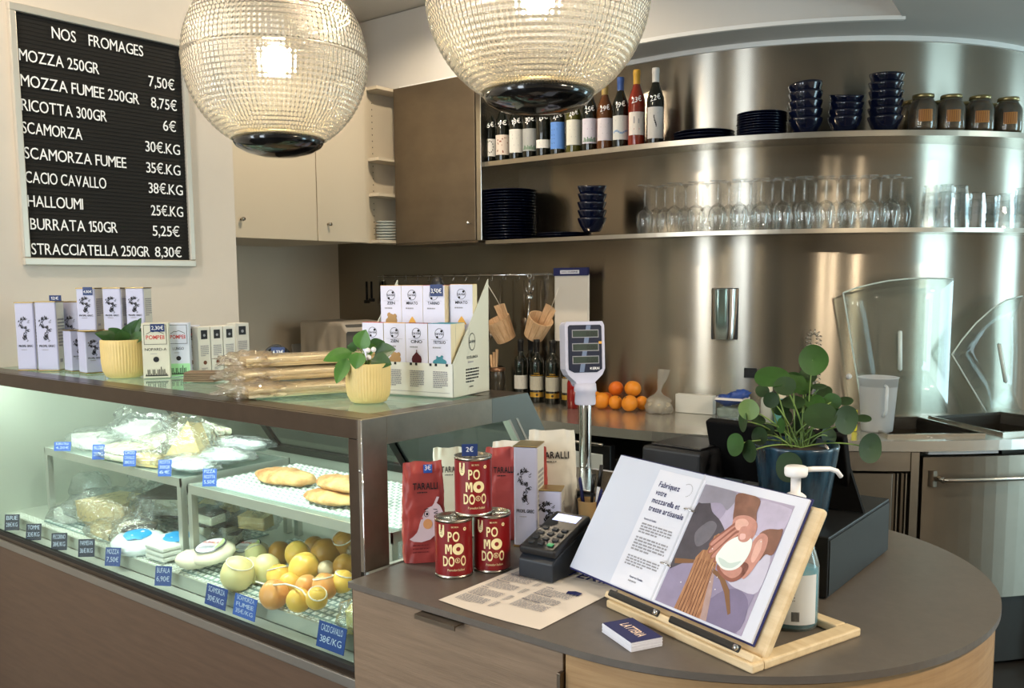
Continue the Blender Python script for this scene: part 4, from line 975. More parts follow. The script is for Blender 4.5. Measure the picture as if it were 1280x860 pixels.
# ribbed yellow pots with plants
POTY = pm('yellow_ribbed_ceramic', '#dcc382', .5, var=.04, vscale=10)
LEAF = pm('leaf_green', '#3f6b2c', .4, col2='#5a8a3a', vscale=14); LEAFD = pm('dark_leaf', '#2a4a24', .35, col2='#3a6130', vscale=16); STEMM = pm('stem_green', '#6f8a45', .5)
def leaf(parent, base, tip, wd, up=(0, 0, 1), m=LEAF, curl=.15, fold=.12, rnd_=False, stem_from=None, sm_=STEMM, sr=.0011):
    base, tip = Vector(base), Vector(tip); ax = tip - base; L = ax.length; x = ax.normalized(); side = x.cross(Vector(up)).normalized(); n_ = side.cross(x)
    def f(u, v):
        k = math.sqrt(max(0, 1 - (2 * v - 1) ** 2)) if rnd_ else (sin(pi * min(1, v ** .8)) ** .8)
        s_ = (u - .5) * 2
        return base + x * (L * v) + side * (s_ * wd / 2 * k) + n_ * (abs(s_) * wd * fold * k - curl * L * (v - .35) ** 2)
    mb = MB(); mb.grid(f, 9, 13)
    o = obj('leaf', mb, m, parent)
    if stem_from is not None:
        s0 = Vector(stem_from); mid = s0.lerp(base, .55) + Vector((0, 0, .012))
        e = base + x * (L * (.45 if rnd_ else .02))
        mb = MB(); mb.tube([s0, mid, e], [sr * 1.2, sr, sr * .8], 6); obj('stem', mb, sm_, parent)
    return o
def yellow_pot(P, r, h, lb):
    t = thing('potted_plant', lb, 'plant', P, 0, 'small plants in ribbed yellow pots')
    prof = [(r * .70, 0), (r * .80, h * .03), (r * .93, h * .18), (r * .98, h * .4), (r, h * .98), (r * .985, h), (r * .93, h), (r * .92, h * .85), (0.001, h * .85)]
    def rib(rr, z, a): return rr * (1 + (.014 * cos(a * 46) if h * .06 < z < h * .95 and rr > r * .9 else 0))
    prof2 = []
    for (r0, z0), (r1, z1) in zip(prof, prof[1:]):
        k = 4 if abs(z1 - z0) > h * .3 else 1
        for i in range(k): prof2.append((r0 + (r1 - r0) * i / k, z0 + (z1 - z0) * i / k))
    prof2.append(prof[-1])
    mb = MB(); mb.lathe(prof2, 184, fn=rib); obj('pot', mb, POTY, t)
    mb = MB(); mb.lathe([(r * .93, h * .88), (0.001, h * .90)], 24, caps=False); obj('soil', mb, SOIL, t)
    return t
def vis(P, px, py, fwd=0.0):
    """world point at the depth of P (shifted toward the camera by fwd) under pixel (px,py)"""
    dr = ray(px, py); return CAM + dr * ((depth(P) - fwd) / dr.dot(CF))
P = on_z(461, 502, ZT); r = 28 * depth(P) / FL; P2 = Vector((P.x, P.y, ZT)); h_ = 49 * depth(P) / FL
t = yellow_pot(P2, r, h_, 'small broad-leaved plant in a ribbed yellow pot at the case corner'); so = Vector((0, 0, h_ * .9))
rim = lambda x, y, f: vis(P, x, y, f) - P2
for (bx, by, tx, ty, wd, f0, f1, m) in ((450, 436, 457, 412, .04, .0, .01, LEAF), (440, 440, 404, 450, .034, .02, .05, LEAF), (434, 448, 420, 479, .032, .04, .06, LEAF), (449, 441, 444, 461, .036, .05, .06, LEAF),
                                     (468, 444, 494, 436, .042, -.01, .01, LEAFD), (464, 450, 489, 455, .040, .02, .04, LEAFD), (462, 436, 481, 427, .034, -.03, -.03, LEAFD), (446, 437, 434, 432, .03, -.02, -.02, LEAFD), (458, 440, 470, 432, .028, -.02, -.01, LEAF), (470, 452, 484, 462, .034, .0, .02, LEAFD)):
    b_, tt = rim(bx, by, f0), rim(tx, ty, f1); leaf(t, b_, tt, wd * 1.05, up=(.55, -.65, .5), m=m, stem_from=so)
mb = MB()
for (x, y) in ((460, 438), (461, 447), (467, 437)): q = rim(x, y, .04); mb.ball(.006, 8, 6, T=TR(*q))
o = obj('white_blossom', mb, WHITEP, t); o['kind'] = 'stuff'
P = on_z(156, 471, ZT); r = 26.5 * depth(P) / FL; P2 = Vector((P.x, P.y, ZT)); h_ = 47 * depth(P) / FL
t = yellow_pot(P2, r, h_, 'small dark-leaved plant in a ribbed yellow pot beside the oil tins'); so = Vector((0, 0, h_ * .9))
rim = lambda x, y, f: vis(P, x, y, f) - P2
for (bx, by, tx, ty, wd, f0, f1) in ((150, 427, 119, 416, .05, .0, .05), (150, 424, 136, 410, .05, .0, .02), (160, 424, 170, 400, .05, -.02, .0), (166, 420, 176, 397, .03, .0, .0), (160, 427, 184, 418, .05, .02, .04), (155, 427, 150, 412, .055, .03, .05), (165, 427, 178, 410, .05, -.02, -.02), (158, 427, 160, 405, .05, -.04, -.04)):
    leaf(t, rim(bx, by, f0), rim(tx, ty, f1), wd * .8, up=(.65, -.5, .5), m=LEAFD, stem_from=so)

# cardboard counter display with cracker packs
a_ = rad(10); D0 = Vector((-1.381, 1.523, ZT + .0005)); ex = Vector((cos(a_), sin(a_), 0))
t = thing('carton_display', 'white cardboard two-step display holding cracker packs, on the case', 'display stand', D0 - ex * .27, a_)
W_, D_, HF, HB = .27, .165, .078, .272
CARD = pm('white_carton', '#dcdcd4', .6); CARDS = pm('carton_side', '#cbcdbe', .6)
mb = MB(); mb.box(0, W_, 0, .002, 0, HF); mb.box(0, W_, D_ - .002, D_, 0, HB - .06); mb.box(0, W_, 0, D_, 0, .002); mb.box(0, W_, .068, .07, 0, .155); mb.box(0, W_, .068, .078, .15, .155)
obj('tray', mb, CARD, t)
for x in (0, W_ - .002):
    mb = MB(); pts = [(0, 0), (D_, 0), (D_, HB), (0, HF)]
    mb.add([(x, p, q) for p, q in pts] + [(x + .002, p, q) for p, q in pts], [(0, 1, 2, 3), (7, 6, 5, 4)] + [(i, 4 + i, 4 + (i + 1) % 4, (i + 1) % 4) for i in range(4)])
    obj('side_panel', mb, CARDS, t)
mb = MB(); F = lambda y, z: fr((W_ + .0006, y, z), (0, 1, 0), (0, 0, 1))
def ring(mb, T, r, m, w_=.12, sx=1, sy=1):
    pts = [(cos(2 * pi * i / 24), sin(2 * pi * i / 24)) for i in range(24)]
    for i in range(24):
        p, q = pts[i], pts[(i + 1) % 24]; k = 1 - w_
        mb.add([(p[0] * r * sx, p[1] * r * sy, 0), (q[0] * r * sx, q[1] * r * sy, 0), (q[0] * r * k * sx, q[1] * r * k * sy, 0), (p[0] * r * k * sx, p[1] * r * k * sy, 0)], [(0, 1, 2, 3)], m, False, T)
ring(mb, F(.085, .125), .021, DINK, .1, .7, 1); mb.text('SAVIA', F(.085, .122), .007, DINK, w=.026, bold=True, align='c')
mb.text('ECCELLENZA', F(.085, .086), .006, DINK, w=.05, bold=True, align='c'); mb.greek(F(.065, .076), .04, .006, 1, GINK); mb.greek(F(.055, .03), .06, .036, 5, DINK, seed=9, fill=.5); mb.greek(F(.07, .018), .03, .005, 1, DINK)
obj('side_print', mb, None, t)
mb = MB()
for i, x in enumerate((.085, .15, .215)):
    mb.greek(fr((x - .0, -.0006, .022), (1, 0, 0), (0, 0, 1)), .04, .04, 9, GINK, seed=i, fill=.6)
for x in (.105, .15, .165, .205, .22, .25): mb.box(x, x + .006, -.0006, 0, HF - .006, HF, DINK)
mb.box(.01, .26, -.0006, -.0002, .010, .0108, GINK)
obj('front_print', mb, None, t)
YEL = pm('ochre_card', '#e0a94a', .6); TEAL = pm('teal_card', '#3d93a8', .6); REDC = pm('red_card', '#c2413a', .6); DRED = pm('dark_red_card', '#8d2f38', .6)
LIL = pm('lilac_card', '#d4d4e6', .55); BEIG = pm('beige_card_side', '#d9cfae', .6); FIG = pm('fig_print', '#6c2733', .6); GING = pm('ginger_print', '#a98655', .6); TEALP = pm('teal_print', '#3f8796', .6)
def pack(x, y, z, name, top, pic, lb, w_=.062, h_=.15, d_=.02, tag_=False):
    tt = thing('cracker_pack', lb, 'box', (D0 - ex * .27) + RZ(a_) @ Vector((x, y, z)), a_, 'cracker packs in the carton display')
    mb = MB(); mb.box(0, w_, 0, d_, 0, h_, LIL); mb.box(w_ - .0003, w_ + .0003, 0, d_, 0, h_, BEIG); mb.box(0, w_, 0, d_, h_ - .0004, h_ + .0006, top)
    obj('carton', mb, LIL, tt)
    mb = MB(); F = lambda u, v: fr((u, -.0005, v), (1, 0, 0), (0, 0, 1)); c = w_ / 2
    ring(mb, F(c, h_ - .023), .0125, DINK, .08); mb.text('SAVIA', F(c, h_ - .026), .005, DINK, w=.021, bold=True, align='c')
    mb.ball(.003, 6, 4, DINK, F(c + .006, h_ - .017)); mb.ball(.003, 6, 4, DINK, F(c - .006, h_ - .031))
    mb.text(name, F(c, h_ - .046), .0065, DINK, w=min(.034, .008 * len(name)), bold=True, align='c')
    mb.box(.008, w_ - .008, -.0006, -.0003, h_ - .0375, h_ - .037, GINK); mb.greek(F(.012, h_ - .057), w_ - .024, .006, 1, GINK, seed=len(name))
    if pic == 'fig':
        mb.ball(1, 16, 10, FIG, F(c, h_ - .084), fn=lambda q: Vector((q.x * .014 * (1 if q.y < .3 else 1 - (q.y - .3)), q.y * .017, 0.0003))); mb.box(c - .001, c + .001, -.0008, -.0004, h_ - .069, h_ - .062, FIG)
    elif pic == 'ginger':
        for (u, v, r_) in ((0, 0, .011), (.009, -.006, .009), (-.008, -.008, .009), (-.006, .008, .006), (.011, .005, .006), (.004, -.014, .010)): mb.ball(1, 12, 8, GING, F(c + u, h_ - .080 + v), fn=lambda q, r_=r_: Vector((q.x * r_, q.y * r_, q.z * .0004)))
    elif pic == 'teal':
        for (u, v, r_) in ((0, 0, .012), (.010, -.003, .009), (-.010, -.004, .009), (-.007, .009, .003), (.006, .010, .004)): mb.ball(1, 12, 8, TEALP, F(c + u, h_ - .086 + v), fn=lambda q, r_=r_: Vector((q.x * r_, q.y * r_ * .8, q.z * .0004)))
    elif pic == 'lemon':
        mb.add([(c - .014, -.0006, h_ - .095), (c + .014, -.0006, h_ - .095), (c + .006, -.0006, h_ - .082), (c, -.0006, h_ - .075), (c - .006, -.0006, h_ - .082)], [(0, 1, 2, 3, 4)], YEL)
    obj('print', mb, None, tt)
    if tag_:
        mb = MB(); mb.box(.022, .058, -.002, -.001, h_ - .026, h_ + .002, NAVY); mb.text('3,50€', fr((.040, -.0024, h_ - .018), (1, 0, 0), (0, 0, 1)), .010, INK, w=.030, align='c'); mb.lathe([(.0001, .001), (.018, .001), (.018, -.001)], 16, BLACK, fr((.04, .004, h_ + .002), (1, 0, 0), (0, 0, 1)), caps=False); obj('price_sticker', mb, None, tt)
pack(.008, .006, .004, 'TARINO', REDC, 'ginger', 'cracker pack with red top, front row leftmost behind the plant', h_=.166)
pack(.072, .006, .004, 'ZEN', YEL, 'ginger', 'cracker pack with ginger picture, front row second from the left', h_=.166)
pack(.135, .006, .004, 'CINO', DRED, 'fig', 'cracker pack with dark red fig picture, front row', h_=.166)
pack(.199, .006, .004, 'TETSUO', TEAL, 'teal', 'cracker pack with teal top and teal picture, front row right', h_=.166)
for k in range(2): pack(.199, .027 + k * .02, .004, 'TETSUO', TEAL, '', '%s cracker pack with teal top behind the front-row one' % ('first', 'second')[k], h_=.166)
pack(.010, .08, .108, 'ZEN', YEL, 'ginger', 'cracker pack with ginger picture, back row leftmost')
pack(.073, .08, .108, 'MINATO', YEL, 'lemon', 'cracker pack with lemon picture, back row second from the left')
pack(.136, .08, .108, 'TARINO', REDC, '', 'cracker pack with price tag, back row third from the left', tag_=True)
for k in range(2): pack(.142 + .003 * k, .102 + .021 * k, .108, 'TARINO', REDC, '', '%s red-topped cracker pack behind the price-tagged one' % ('first', 'second')[k])
pack(.205, .095, .105, 'MINATO', YEL, 'lemon', 'cracker pack with lemon picture, back row rightmost', h_=.155)
# ------------------------------------------------------------------ goods on the front counter
CANR = pm('dark_red_can_label', '#7d1518', .32, coat=.3); CREAM = pm('cream_can_ink', '#ecdca6', .5); TINM = pm('tin_metal', '#b8b2a6', .25, 1.0)
def can(P, rz_, lb, tagged=False):
    R, H = .0365, .116; t = thing('tomato_can', lb, 'can', P, rz_, 'dark red tomato cans on the counter')
    mb = MB(); mb.lathe([(R - .003, 0), (R + .0012, .001), (R + .0012, .004), (R, .005), (R, H - .005), (R + .0012, H - .004), (R + .0012, H), (R - .002, H), (R - .003, H - .004), (.0001, H - .004)], 44); obj('tin', mb, TINM, t)
    mb = MB(); mb.lathe([(R + .0003, .006), (R + .0003, H - .006)], 44, caps=False); obj('label', mb, CANR, t)
    mb = MB(); mb.tube([(-.006 + .012 * i / 8, .008 * sin(pi * i / 8) + .008, H - .0015) for i in range(9)], .0012, 6); mb.lathe([(.003, 0), (.003, .002), (.0001, .002)], 10, T=TR(0, .004, H - .004)); obj('pull_ring', mb, TINM, t)
    mb = MB(); C_ = R + .0007; a0 = .12
    def tx(s_, a, z, h, w_, bold=True): mb.text(s_, TR(0, 0, z), h, CREAM, w=w_, bold=bold, align='c', cyl=(C_, a))
    tx('PO', a0 - .12, .075, .0185, .023); mw, mh, mx_ = .0135, .019, a0 - .40
    for q in ([(0, 0), (.24, 0), (.24, 1), (0, 1)], [(.76, 0), (1, 0), (1, 1), (.76, 1)], [(.16, 1), (.36, 1), (.60, .28), (.44, .28)], [(.84, 1), (.64, 1), (.40, .28), (.56, .28)]):
        mb.add([(C_ * sin(mx_ + (x - .5) * mw / C_), -C_ * cos(mx_ + (x - .5) * mw / C_), .050 + z * mh) for x, z in q], [(0, 1, 2, 3)], CREAM)
    for rr, zz, aa in ((.0115, .0595, a0 + .12),):
        pts = [(cos(2 * pi * i / 24), sin(2 * pi * i / 24)) for i in range(24)]
        for i in range(24):
            q = [(pts[i], 1), (pts[(i + 1) % 24], 1), (pts[(i + 1) % 24], .38), (pts[i], .38)]
            mb.add([(C_ * sin(aa + p[0] * rr * k / C_), -C_ * cos(aa + p[0] * rr * k / C_), zz + p[1] * rr * k) for p, k in q], [(0, 1, 2, 3)], CREAM)
    tx('DO', a0 - .40, .026, .019, .023); tx('O', a0 + .40, .026, .019, .011)
    for i in range(16):
        u0, u1 = 2 * pi * i / 16, 2 * pi * (i + 1) / 16; aa, zz, rr = a0 + .08, .037, .0052
        mb.add([(C_ * sin(aa + cos(u) * rr * k / C_), -C_ * cos(aa + cos(u) * rr * k / C_), zz + sin(u) * rr * k) for u, k in ((u0, 1), (u1, 1), (u1, .8), (u0, .8))], [(0, 1, 2, 3)], CREAM)
    mb.text('B', TR(0, 0, .0345), .005, CREAM, align='c', cyl=(C_, a0 + .08))
    tx('Pomodori Italiani', a0, .016, .0045, .034, False); tx('BIO BON', a0 - .05, .1015, .003, .014, False)
    for i in range(16):
        u0, u1 = 2 * pi * i / 16, 2 * pi * (i + 1) / 16; aa, zz, rr = a0 + .5, .098, .0035
        mb.add([(C_ * sin(aa + cos(u) * rr * k / C_), -C_ * cos(aa + cos(u) * rr * k / C_), zz + sin(u) * rr * k) for u, k in ((u0, 1), (u1, 1), (u1, .35), (u0, .35))], [(0, 1, 2, 3)], CREAM)
    # shield
    sh = [(-1, 1), (1, 1), (1, -.4), (.6, -.85), (0, -1.05), (-.6, -.85), (-1, -.4)]
    mb.add([(C_ * sin(a0 - .80 + x * .0065 / C_), -C_ * cos(a0 - .80 + x * .0065 / C_), .094 + z * .0125) for x, z in sh], [tuple(range(7))], CREAM)
    C2 = C_ + .0003
    for z in (.088, .092, .096): mb.add([(C2 * sin(a0 - .80 + x * .0038 / C2), -C2 * cos(a0 - .80 + x * .0038 / C2), z + k) for x, k in ((-.8, 0), (.8, 0), (.8, .0009), (-.8, .0009))], [(0, 1, 2, 3)], DINK)
    obj('lettering', mb, None, t)
    return t
cL, cR = on_z(566, 724, CZ), on_z(615, 717, CZ)
cL = Vector((cL.x - .022, cL.y + .028, CZ)); cR = Vector((cR.x - .022, cR.y + .028, CZ))
can(cL, facing(cL), 'dark red tomato can standing at the left below the top one'); can(cR, facing(cR) + .0, 'dark red tomato can standing at the right below the top one')
cT = (cL + cR) / 2 + Vector((-.003, .006, .1165)); tc_ = can(cT, facing(cT) + .05, 'dark red tomato can stacked on the two others, with navy price card')
t = thing('price_card', 'navy folded price card reading 2€ on the top tomato can', 'price tag', cT + Vector((.002, -.012, .1165)), facing(cT))
mb = MB(); mb.box(-.0155, .0155, -.004, -.003, 0, .024); mb.box(-.0155, .0155, .012, .013, 0, .016); mb.add([(-.0155, -.003, .024), (.0155, -.003, .024), (.0155, .013, .015), (-.0155, .013, .015)], [(0, 1, 2, 3)]); obj('card', mb, NAVY, t)
mb = MB(); mb.text('2€', fr((0, -.0045, .009), (1, 0, 0), (0, 0, 1)), .009, INK, w=.014, align='c'); obj('lettering', mb, None, t)

# snack bags
def snackbag(P, rz_, w_, d_, h_, m, lb, seed=1, chilli=False, txt='TARALLI', tm=DINK, lean=0.0):
    t = thing('snack_bag', lb, 'bag', P, group='taralli snack bags'); t.rotation_euler = (lean, 0, rz_)
    def f(u, v):
        a = 2 * pi * u; c, s = cos(a), sin(a)
        ex_ = 2 / (2 + 6 * (1 - v)); X = math.copysign(abs(c) ** .45, c); Y = math.copysign(abs(s) ** .45, s)
        flat = (1 - v ** 2.2); top = .0018
        k = .0022 * noise.noise(Vector((X * 2, Y * 2 + seed, v * 8))) + .0022 * noise.noise(Vector((X * 5, Y * 5 + seed, v * 14)))
        wv = w_ / 2 * (1.0 - .07 * v + .05 * sin(pi * v))
        return Vector((X * wv + k, Y * (d_ / 2 * flat + top) + k * (1.3 if v < .9 else .6) + (.0025 * sin(X * 14 + seed) if v > .9 else 0), h_ * v + (.0014 * sin(X * 5 + seed * 3) if v > .95 else 0)))
    mb = MB(); mb.grid(f, 64, 30, closed_u=True); obj('paper_bag', mb, m, t)
    fy = lambda v: -(d_ / 2 * (1 - v ** 2.2) + .0018) - .0036
    def surf(x, v): return Vector((x, fy(v), h_ * v))
    mb = MB()
    # title bent to the bag front
    sub = MB(); sub.text(txt, Matrix.Identity(4), h_ * .062, w=w_ * .60, bold=True, align='c')
    mb.add([surf(p[0] + w_ * .04, .735 + p[1] / h_) for p in sub.v], sub.f, tm)
    sub = MB(); sub.greek(Matrix.Identity(4), w_ * .4, .004, 1); mb.add([surf(p[0] - w_ * .16, .70 + p[1] / h_) for p in sub.v], sub.f, tm)
    for r_ in range(3):
        sub = MB(); sub.greek(Matrix.Identity(4), w_ * .62, .004, 1, seed=r_); mb.add([surf(p[0] - w_ * .3, .18 - .035 * r_ + p[1] / h_) for p in sub.v], sub.f, pm('dim_red_print', '#7d2b2c', .6))
    obj('lettering', mb, None, t)
    if chilli:
        mb = MB(); WHT = pm('pinkish_white_print', '#e6cdd0', .6)
        cl = [(.022, .60, .002), (.024, .57, .008), (.022, .53, .0165), (.018, .47, .0205), (.013, .41, .0215), (.007, .35, .0205), (-.001, .30, .017), (-.012, .265, .011), (-.024, .25, .005), (-.031, .252, .0008)]
        Lp, Rp = [], []
        for i, (x, v, w2) in enumerate(cl):
            a = Vector(cl[max(0, i - 1)][:2]); b = Vector(cl[min(len(cl) - 1, i + 1)][:2]); d = Vector((b.x - a.x, (b.y - a.y) * h_)).normalized(); n_ = Vector((-d.y, d.x))
            Lp.append((x + n_.x * w2, v + n_.y * w2 / h_)); Rp.append((x - n_.x * w2, v - n_.y * w2 / h_))
        pts = [surf(*p) for p in Lp] + [surf(*p) for p in Rp]; n2 = len(cl)
        mb.add(pts, [(i, i + 1, n2 + i + 1, n2 + i) for i in range(n2 - 1)], WHT)
        mb.add([surf(.020, .60) + Vector((0, -.0002, 0)), surf(.026, .60), surf(.031, .655), surf(.026, .66)], [(0, 1, 2, 3)], WHT)
        def disc(x, v, r_, m2, sy=1, d=.0006): mb.add([surf(x + r_ * cos(i * pi / 8), v + r_ * sy * sin(i * pi / 8) / h_) + Vector((0, -d, 0)) for i in range(16)], [tuple(range(16))], m2)
        disc(.004, .495, .0052, DINK, 1.2); disc(.0045, .495, .0043, WHT, 1.2, .0009); disc(.005, .495, .0024, DINK, 1.2, .0012)
        disc(.006, .395, .0095, pm('orange_print', '#e8a56a', .6), 1.1); disc(-.006, .455, .0025, pm('pink_print', '#d0605e', .6)); disc(.030, .455, .0025, MATS['pink_print'])
        for (x0, v0, x1, v1) in ((.019, .500, .027, .513), (.019, .497, .027, .490), (-.001, .535, .008, .545), (.018, .535, .026, .530)): mb.add([surf(x0, v0) - Vector((0, .0007, 0)), surf(x1, v1) - Vector((0, .0007, 0)), surf(x1, v1 + .008) - Vector((0, .0007, 0)), surf(x0, v0 + .006) - Vector((0, .0007, 0))], [(0, 1, 2, 3)], DINK)
        obj('chilli_print', mb, None, t)
        mb = MB(); mb.box(-.009, .009, -.006, -.004, h_ * .90, h_ * .985, NAVYL); mb.text('3€', fr((0, -.0065, h_ * .93), (1, 0, 0), (0, 0, 1)), .010, INK, w=.013, align='c'); obj('price_sticker', mb, None, t, M=TR(.01, -.003, -.002))
    return t
REDB = pm('red_paper_bag', '#a9443f', .42, var=.06, vscale=20, bump=.3, bscale=25); WHB = pm('white_paper_bag', '#dcd8cc', .5, bump=.4, bscale=20)
P = on_z(527, 706, CZ); P = Vector((P.x - .022, P.y + .03, CZ + .001)); 
snackbag(P, facing(P) + .10, .085, .052, .205, REDB, 'red taralli bag with white chilli drawing and blue price sticker', 1, True)
for (px, py, w_, h_, m, tm, lb, back) in ((628, 700, .075, .205, REDB, DINK, 'red taralli bag standing behind the tomato cans', .13), (563, 700, .075, .20, WHB, DINK, 'white taralli bag between the red bag and the tomato cans', .12),
                                     (640, 690, .09, .215, WHB, DINK, 'white taralli bag just left of the tall oil tin', .20), (690, 680, .11, .235, WHB, DINK, 'large white taralli bag behind the tall oil tin', .26), (662, 680, .08, .20, REDB, DINK, 'red taralli bag squeezed behind the tall oil tin', .17)):
    dr = ray(px, 640); dd = Vector((dr.x, dr.y, 0)).normalized()
    base = on_z(px, {628: 672, 563: 668, 640: 668, 690: 664, 662: 668}[px], CZ)
    snackbag(Vector((base.x, base.y, CZ + .001)), facing(base) + .08, w_, .05, h_, m, lb, px * .1, tm=tm)
# two oil tins
A, B, w_, h_ = stand(646, 684, 668, 684, 561, CZ, .98); t = tin((A.lerp(B, .5).x, A.lerp(B, .5).y, CZ), facing(A) - .25, .052, .07, .222, 'tall white oil tin with plait drawing on the front counter', 'white oil tins on the front counter')
A = on_z(685, 683, CZ); t = tin((A.x, A.y, CZ), facing(A) - .15, .058, .05, .125, 'short white oil tin with plait drawing behind the card terminal', 'white oil tins on the front counter')
mb = MB(); mb.box(-.024, .024, .008, .042, .123, .1245); obj('lid_recess', mb, STEELH, t)
# card terminal
t = thing('card_terminal', 'black card payment terminal with keypad on its tilted stand', 'card terminal', (-1.01, 1.335, CZ + .004), rad(2))
Wt, Dt = .078, .145
pr = [(0, 0), (Dt, 0), (Dt, .076), (Dt - .02, .082), (.012, .045), (0, .036)]
mb = MB(); mb.add([(-.036, y, z) for y, z in pr] + [(.044, y, z) for y, z in pr], [(5, 4, 3, 2, 1, 0), tuple(range(6, 12))] + [(i, (i + 1) % 6, 6 + (i + 1) % 6, 6 + i) for i in range(6)])
obj('stand', mb, pm('terminal_grey', '#1d232b', .4), t, bevel=.003)
sl_ = Vector((0, Dt - .02 - .0, .040)).normalized(); M_ = fr((-.038, .006, .043), (1, 0, 0), sl_)
mb = MB(); mb.box(0, .084, 0, .140, 0, .018); o = obj('handset', mb, pm('terminal_black', '#17181b', .35), t, M=M_, bevel=.006, seg=3)
mb = MB(); mb.box(.014, .070, .104, .128, .018, .0185); obj('screen', mb, pm('terminal_screen', '#c9cfe0', .2, emit='#b9c4ff', estr=.7), o)
for r_ in range(4):
    for c_ in range(3):
        mb = MB(); mb.box(-.0065, .0065, -.0045, .0045, 0, .003); obj('key', mb, pm('green_key', '#3d9a62', .4) if (r_ == 0 and c_ == 2) else pm('grey_key', '#2c2e31', .5), o, M=TR(.020 + c_ * .022, .020 + r_ * .0175, .018), bevel=.002)
mb = MB(); mb.tube([(.04, Dt, .03), (.08, Dt + .02, .006), (.12, Dt + .01, .005), (.15, Dt + .06, .005)], .003, 8); obj('cable', mb, BLACK, t)
# menu sheet
a = [on_z(548, 751, CZ), on_z(668, 786, CZ), on_z(790, 722, CZ), on_z(660, 703, CZ)]
t = thing('menu_sheet', 'cream printed menu sheet lying under the card terminal', 'menu', (-1.07, 1.16, CZ + .0006), 0)
th = math.atan2(a[1].y - a[0].y, a[1].x - a[0].x); t.rotation_euler = (0, 0, th)
t.location = (a[0].x, a[0].y, CZ + .0008)
Wm, Hm = .228, .303
def sh_(x, y): e = max(0, x / Wm - .75) * .012 * (1 - y / Hm); return (x, y, .0005 + (.002 if False else 0) + e * (x / Wm))
mb = MB(); mb.grid(lambda u, v: Vector((u * Wm, v * Hm - (.006 * sin(pi * u) if v < .01 else 0), .0004 + .004 * max(0, .15 - v) * (1 - u))), 14, 20); 
mb.v = mb.v; obj('sheet', mb, CREAMP, t)
F = lambda x, y: fr((x, y, .0022), (1, 0, 0), (0, 1, 0))
mb = MB()
for i, (y, s_) in enumerate(((.222, 'Entree'), (.19, 'Burrata'), (.145, 'Mozzarella'), (.10, 'Dolce'), (.06, 'Vini al calice'))):
    mb.text(s_, F(.016, y), .0046 if i else .006, BINK, bold=True); mb.greek(F(.016, y - .034), .062, .031, 7, GINK, seed=i)
    mb.greek(F(.090, y - .030), .010, .028, 6, GINK, seed=i + 30)
for i, (y, s_) in enumerate(((.17, 'Caffe'), (.13, 'Pizze al taglio'), (.095, 'Bibite fresche'))):
    mb.text(s_, F(.116, y), .0045, BINK, bold=True); mb.greek(F(.116, y - .036), .070, .032, 7 if i < 2 else 10, GINK, seed=i + 9)
obj('small_print', mb, None, t)
mb = MB(); T = F(.165, .165); mb.add([(0, 0, 0), (.026, .003, 0), (.024, .018, 0), (.008, .02, 0), (-.004, .012, 0)], [(0, 1, 2, 3, 4)], BINK, T=T)
for k in range(4): mb.add([(.001 + k * .007, .004, 0), (.005 + k * .007, .004, 0), (.003 + k * .007, -.006, 0)], [(0, 1, 2)], BINK, T=T)
obj('cow_emblem', mb, None, t)
mb = MB(); mb.text('LATTERIA', fr((.016, .246, .0045), (1, 0, 0), (0, 1, 0)), .030, BINK, w=.205, bold=True); obj('title_band', mb, None, t)
# small stack of business cards
c = on_z(786, 801, CZ); u = (on_z(790, 820, CZ) - on_z(746, 789, CZ)); 
for i in range(9):
    mb = MB(); mb.box(-.045, .045, -.0285, .0285, 0, .0014)
    o = obj('business_card', mb, PAPER, loc=(c.x + .0004 * (i % 3), c.y + .008, CZ + .0006 + i * .0017), rot=(0, 0, math.atan2(u.y, u.x) + .01 * sin(i * 3))); tag(o, '%s business card of the small navy-topped stack' % nth(i, 9), 'card', 'business cards on the counter')
    if i == 8:
        mb = MB(); mb.box(-.045, .045, -.0285, .0285, .0014, .0017, BINK); mb.text('LATTERIA', fr((-.028, -.006, .0019), (1, 0, 0), (0, 1, 0)), .016, pm('card_cream', '#f1d9c2', .6), w=.058, bold=True); obj('navy_print', mb, None, o)

# ------------------------------------------------------------------ wooden book stand and ring binder
ang = rad(-18); e1 = Vector((cos(ang), sin(ang), 0)); e2 = Vector((-e1.y, e1.x, 0)); tl = rad(58)
up_ = e2 * cos(tl) + Vector((0, 0, 1)) * sin(tl); O = Vector((-.526, 1.236, .980))
t = thing('book_stand', 'pale wooden tilting cookbook stand with black page holders', 'book stand', (O.x, O.y, CZ), ang)
# local frame: x along e1 (0 at right bottom corner of the binder, negative to the left), y = e2
def bar(x0, x1, y0, y1, z0, z1, nm='bar', M=None, m=WOODP, b=.003): mb = MB(); mb.box(x0, x1, y0, y1, z0, z1); return obj(nm, mb, m, t, M=M, bevel=b)
bar(-.305, .028, -.030, -.004, 0, .014, 'base_front_rail')
bar(.000, .028, -.004, .225, 0, .014, 'base_side_rail'); bar(-.305, -.277, -.004, .225, 0, .014, 'base_side_rail'); bar(-.277, .000, .200, .225, 0, .014, 'base_back_rail')
Mp = fr((0, 0, .026), (1, 0, 0), (0, cos(tl), sin(tl)))
bar(-.318, .022, -.012, .236, -.022, -.007, 'back_panel', Mp, WOODP, .006)
bar(-.318, .022, -.022, -.010, -.022, .016, 'ledge', Mp); 
for x0, x1 in ((-.308, -.180), (-.155, -.005)):
    mb = MB(); mb.box(x0, x1, -.018, -.006, .014, .019); o = obj('page_holder', mb, BLACK, t, M=Mp, bevel=.003)
    mb = MB(); mb.lathe([(.0045, 0), (.0045, .004), (.0001, .005)], 10, T=TR(x1 - .006, -.012, .019)); obj('screw', mb, CHROME, o)
bar(-.30, -.29, .10, .11, .0, .001, 'peg')
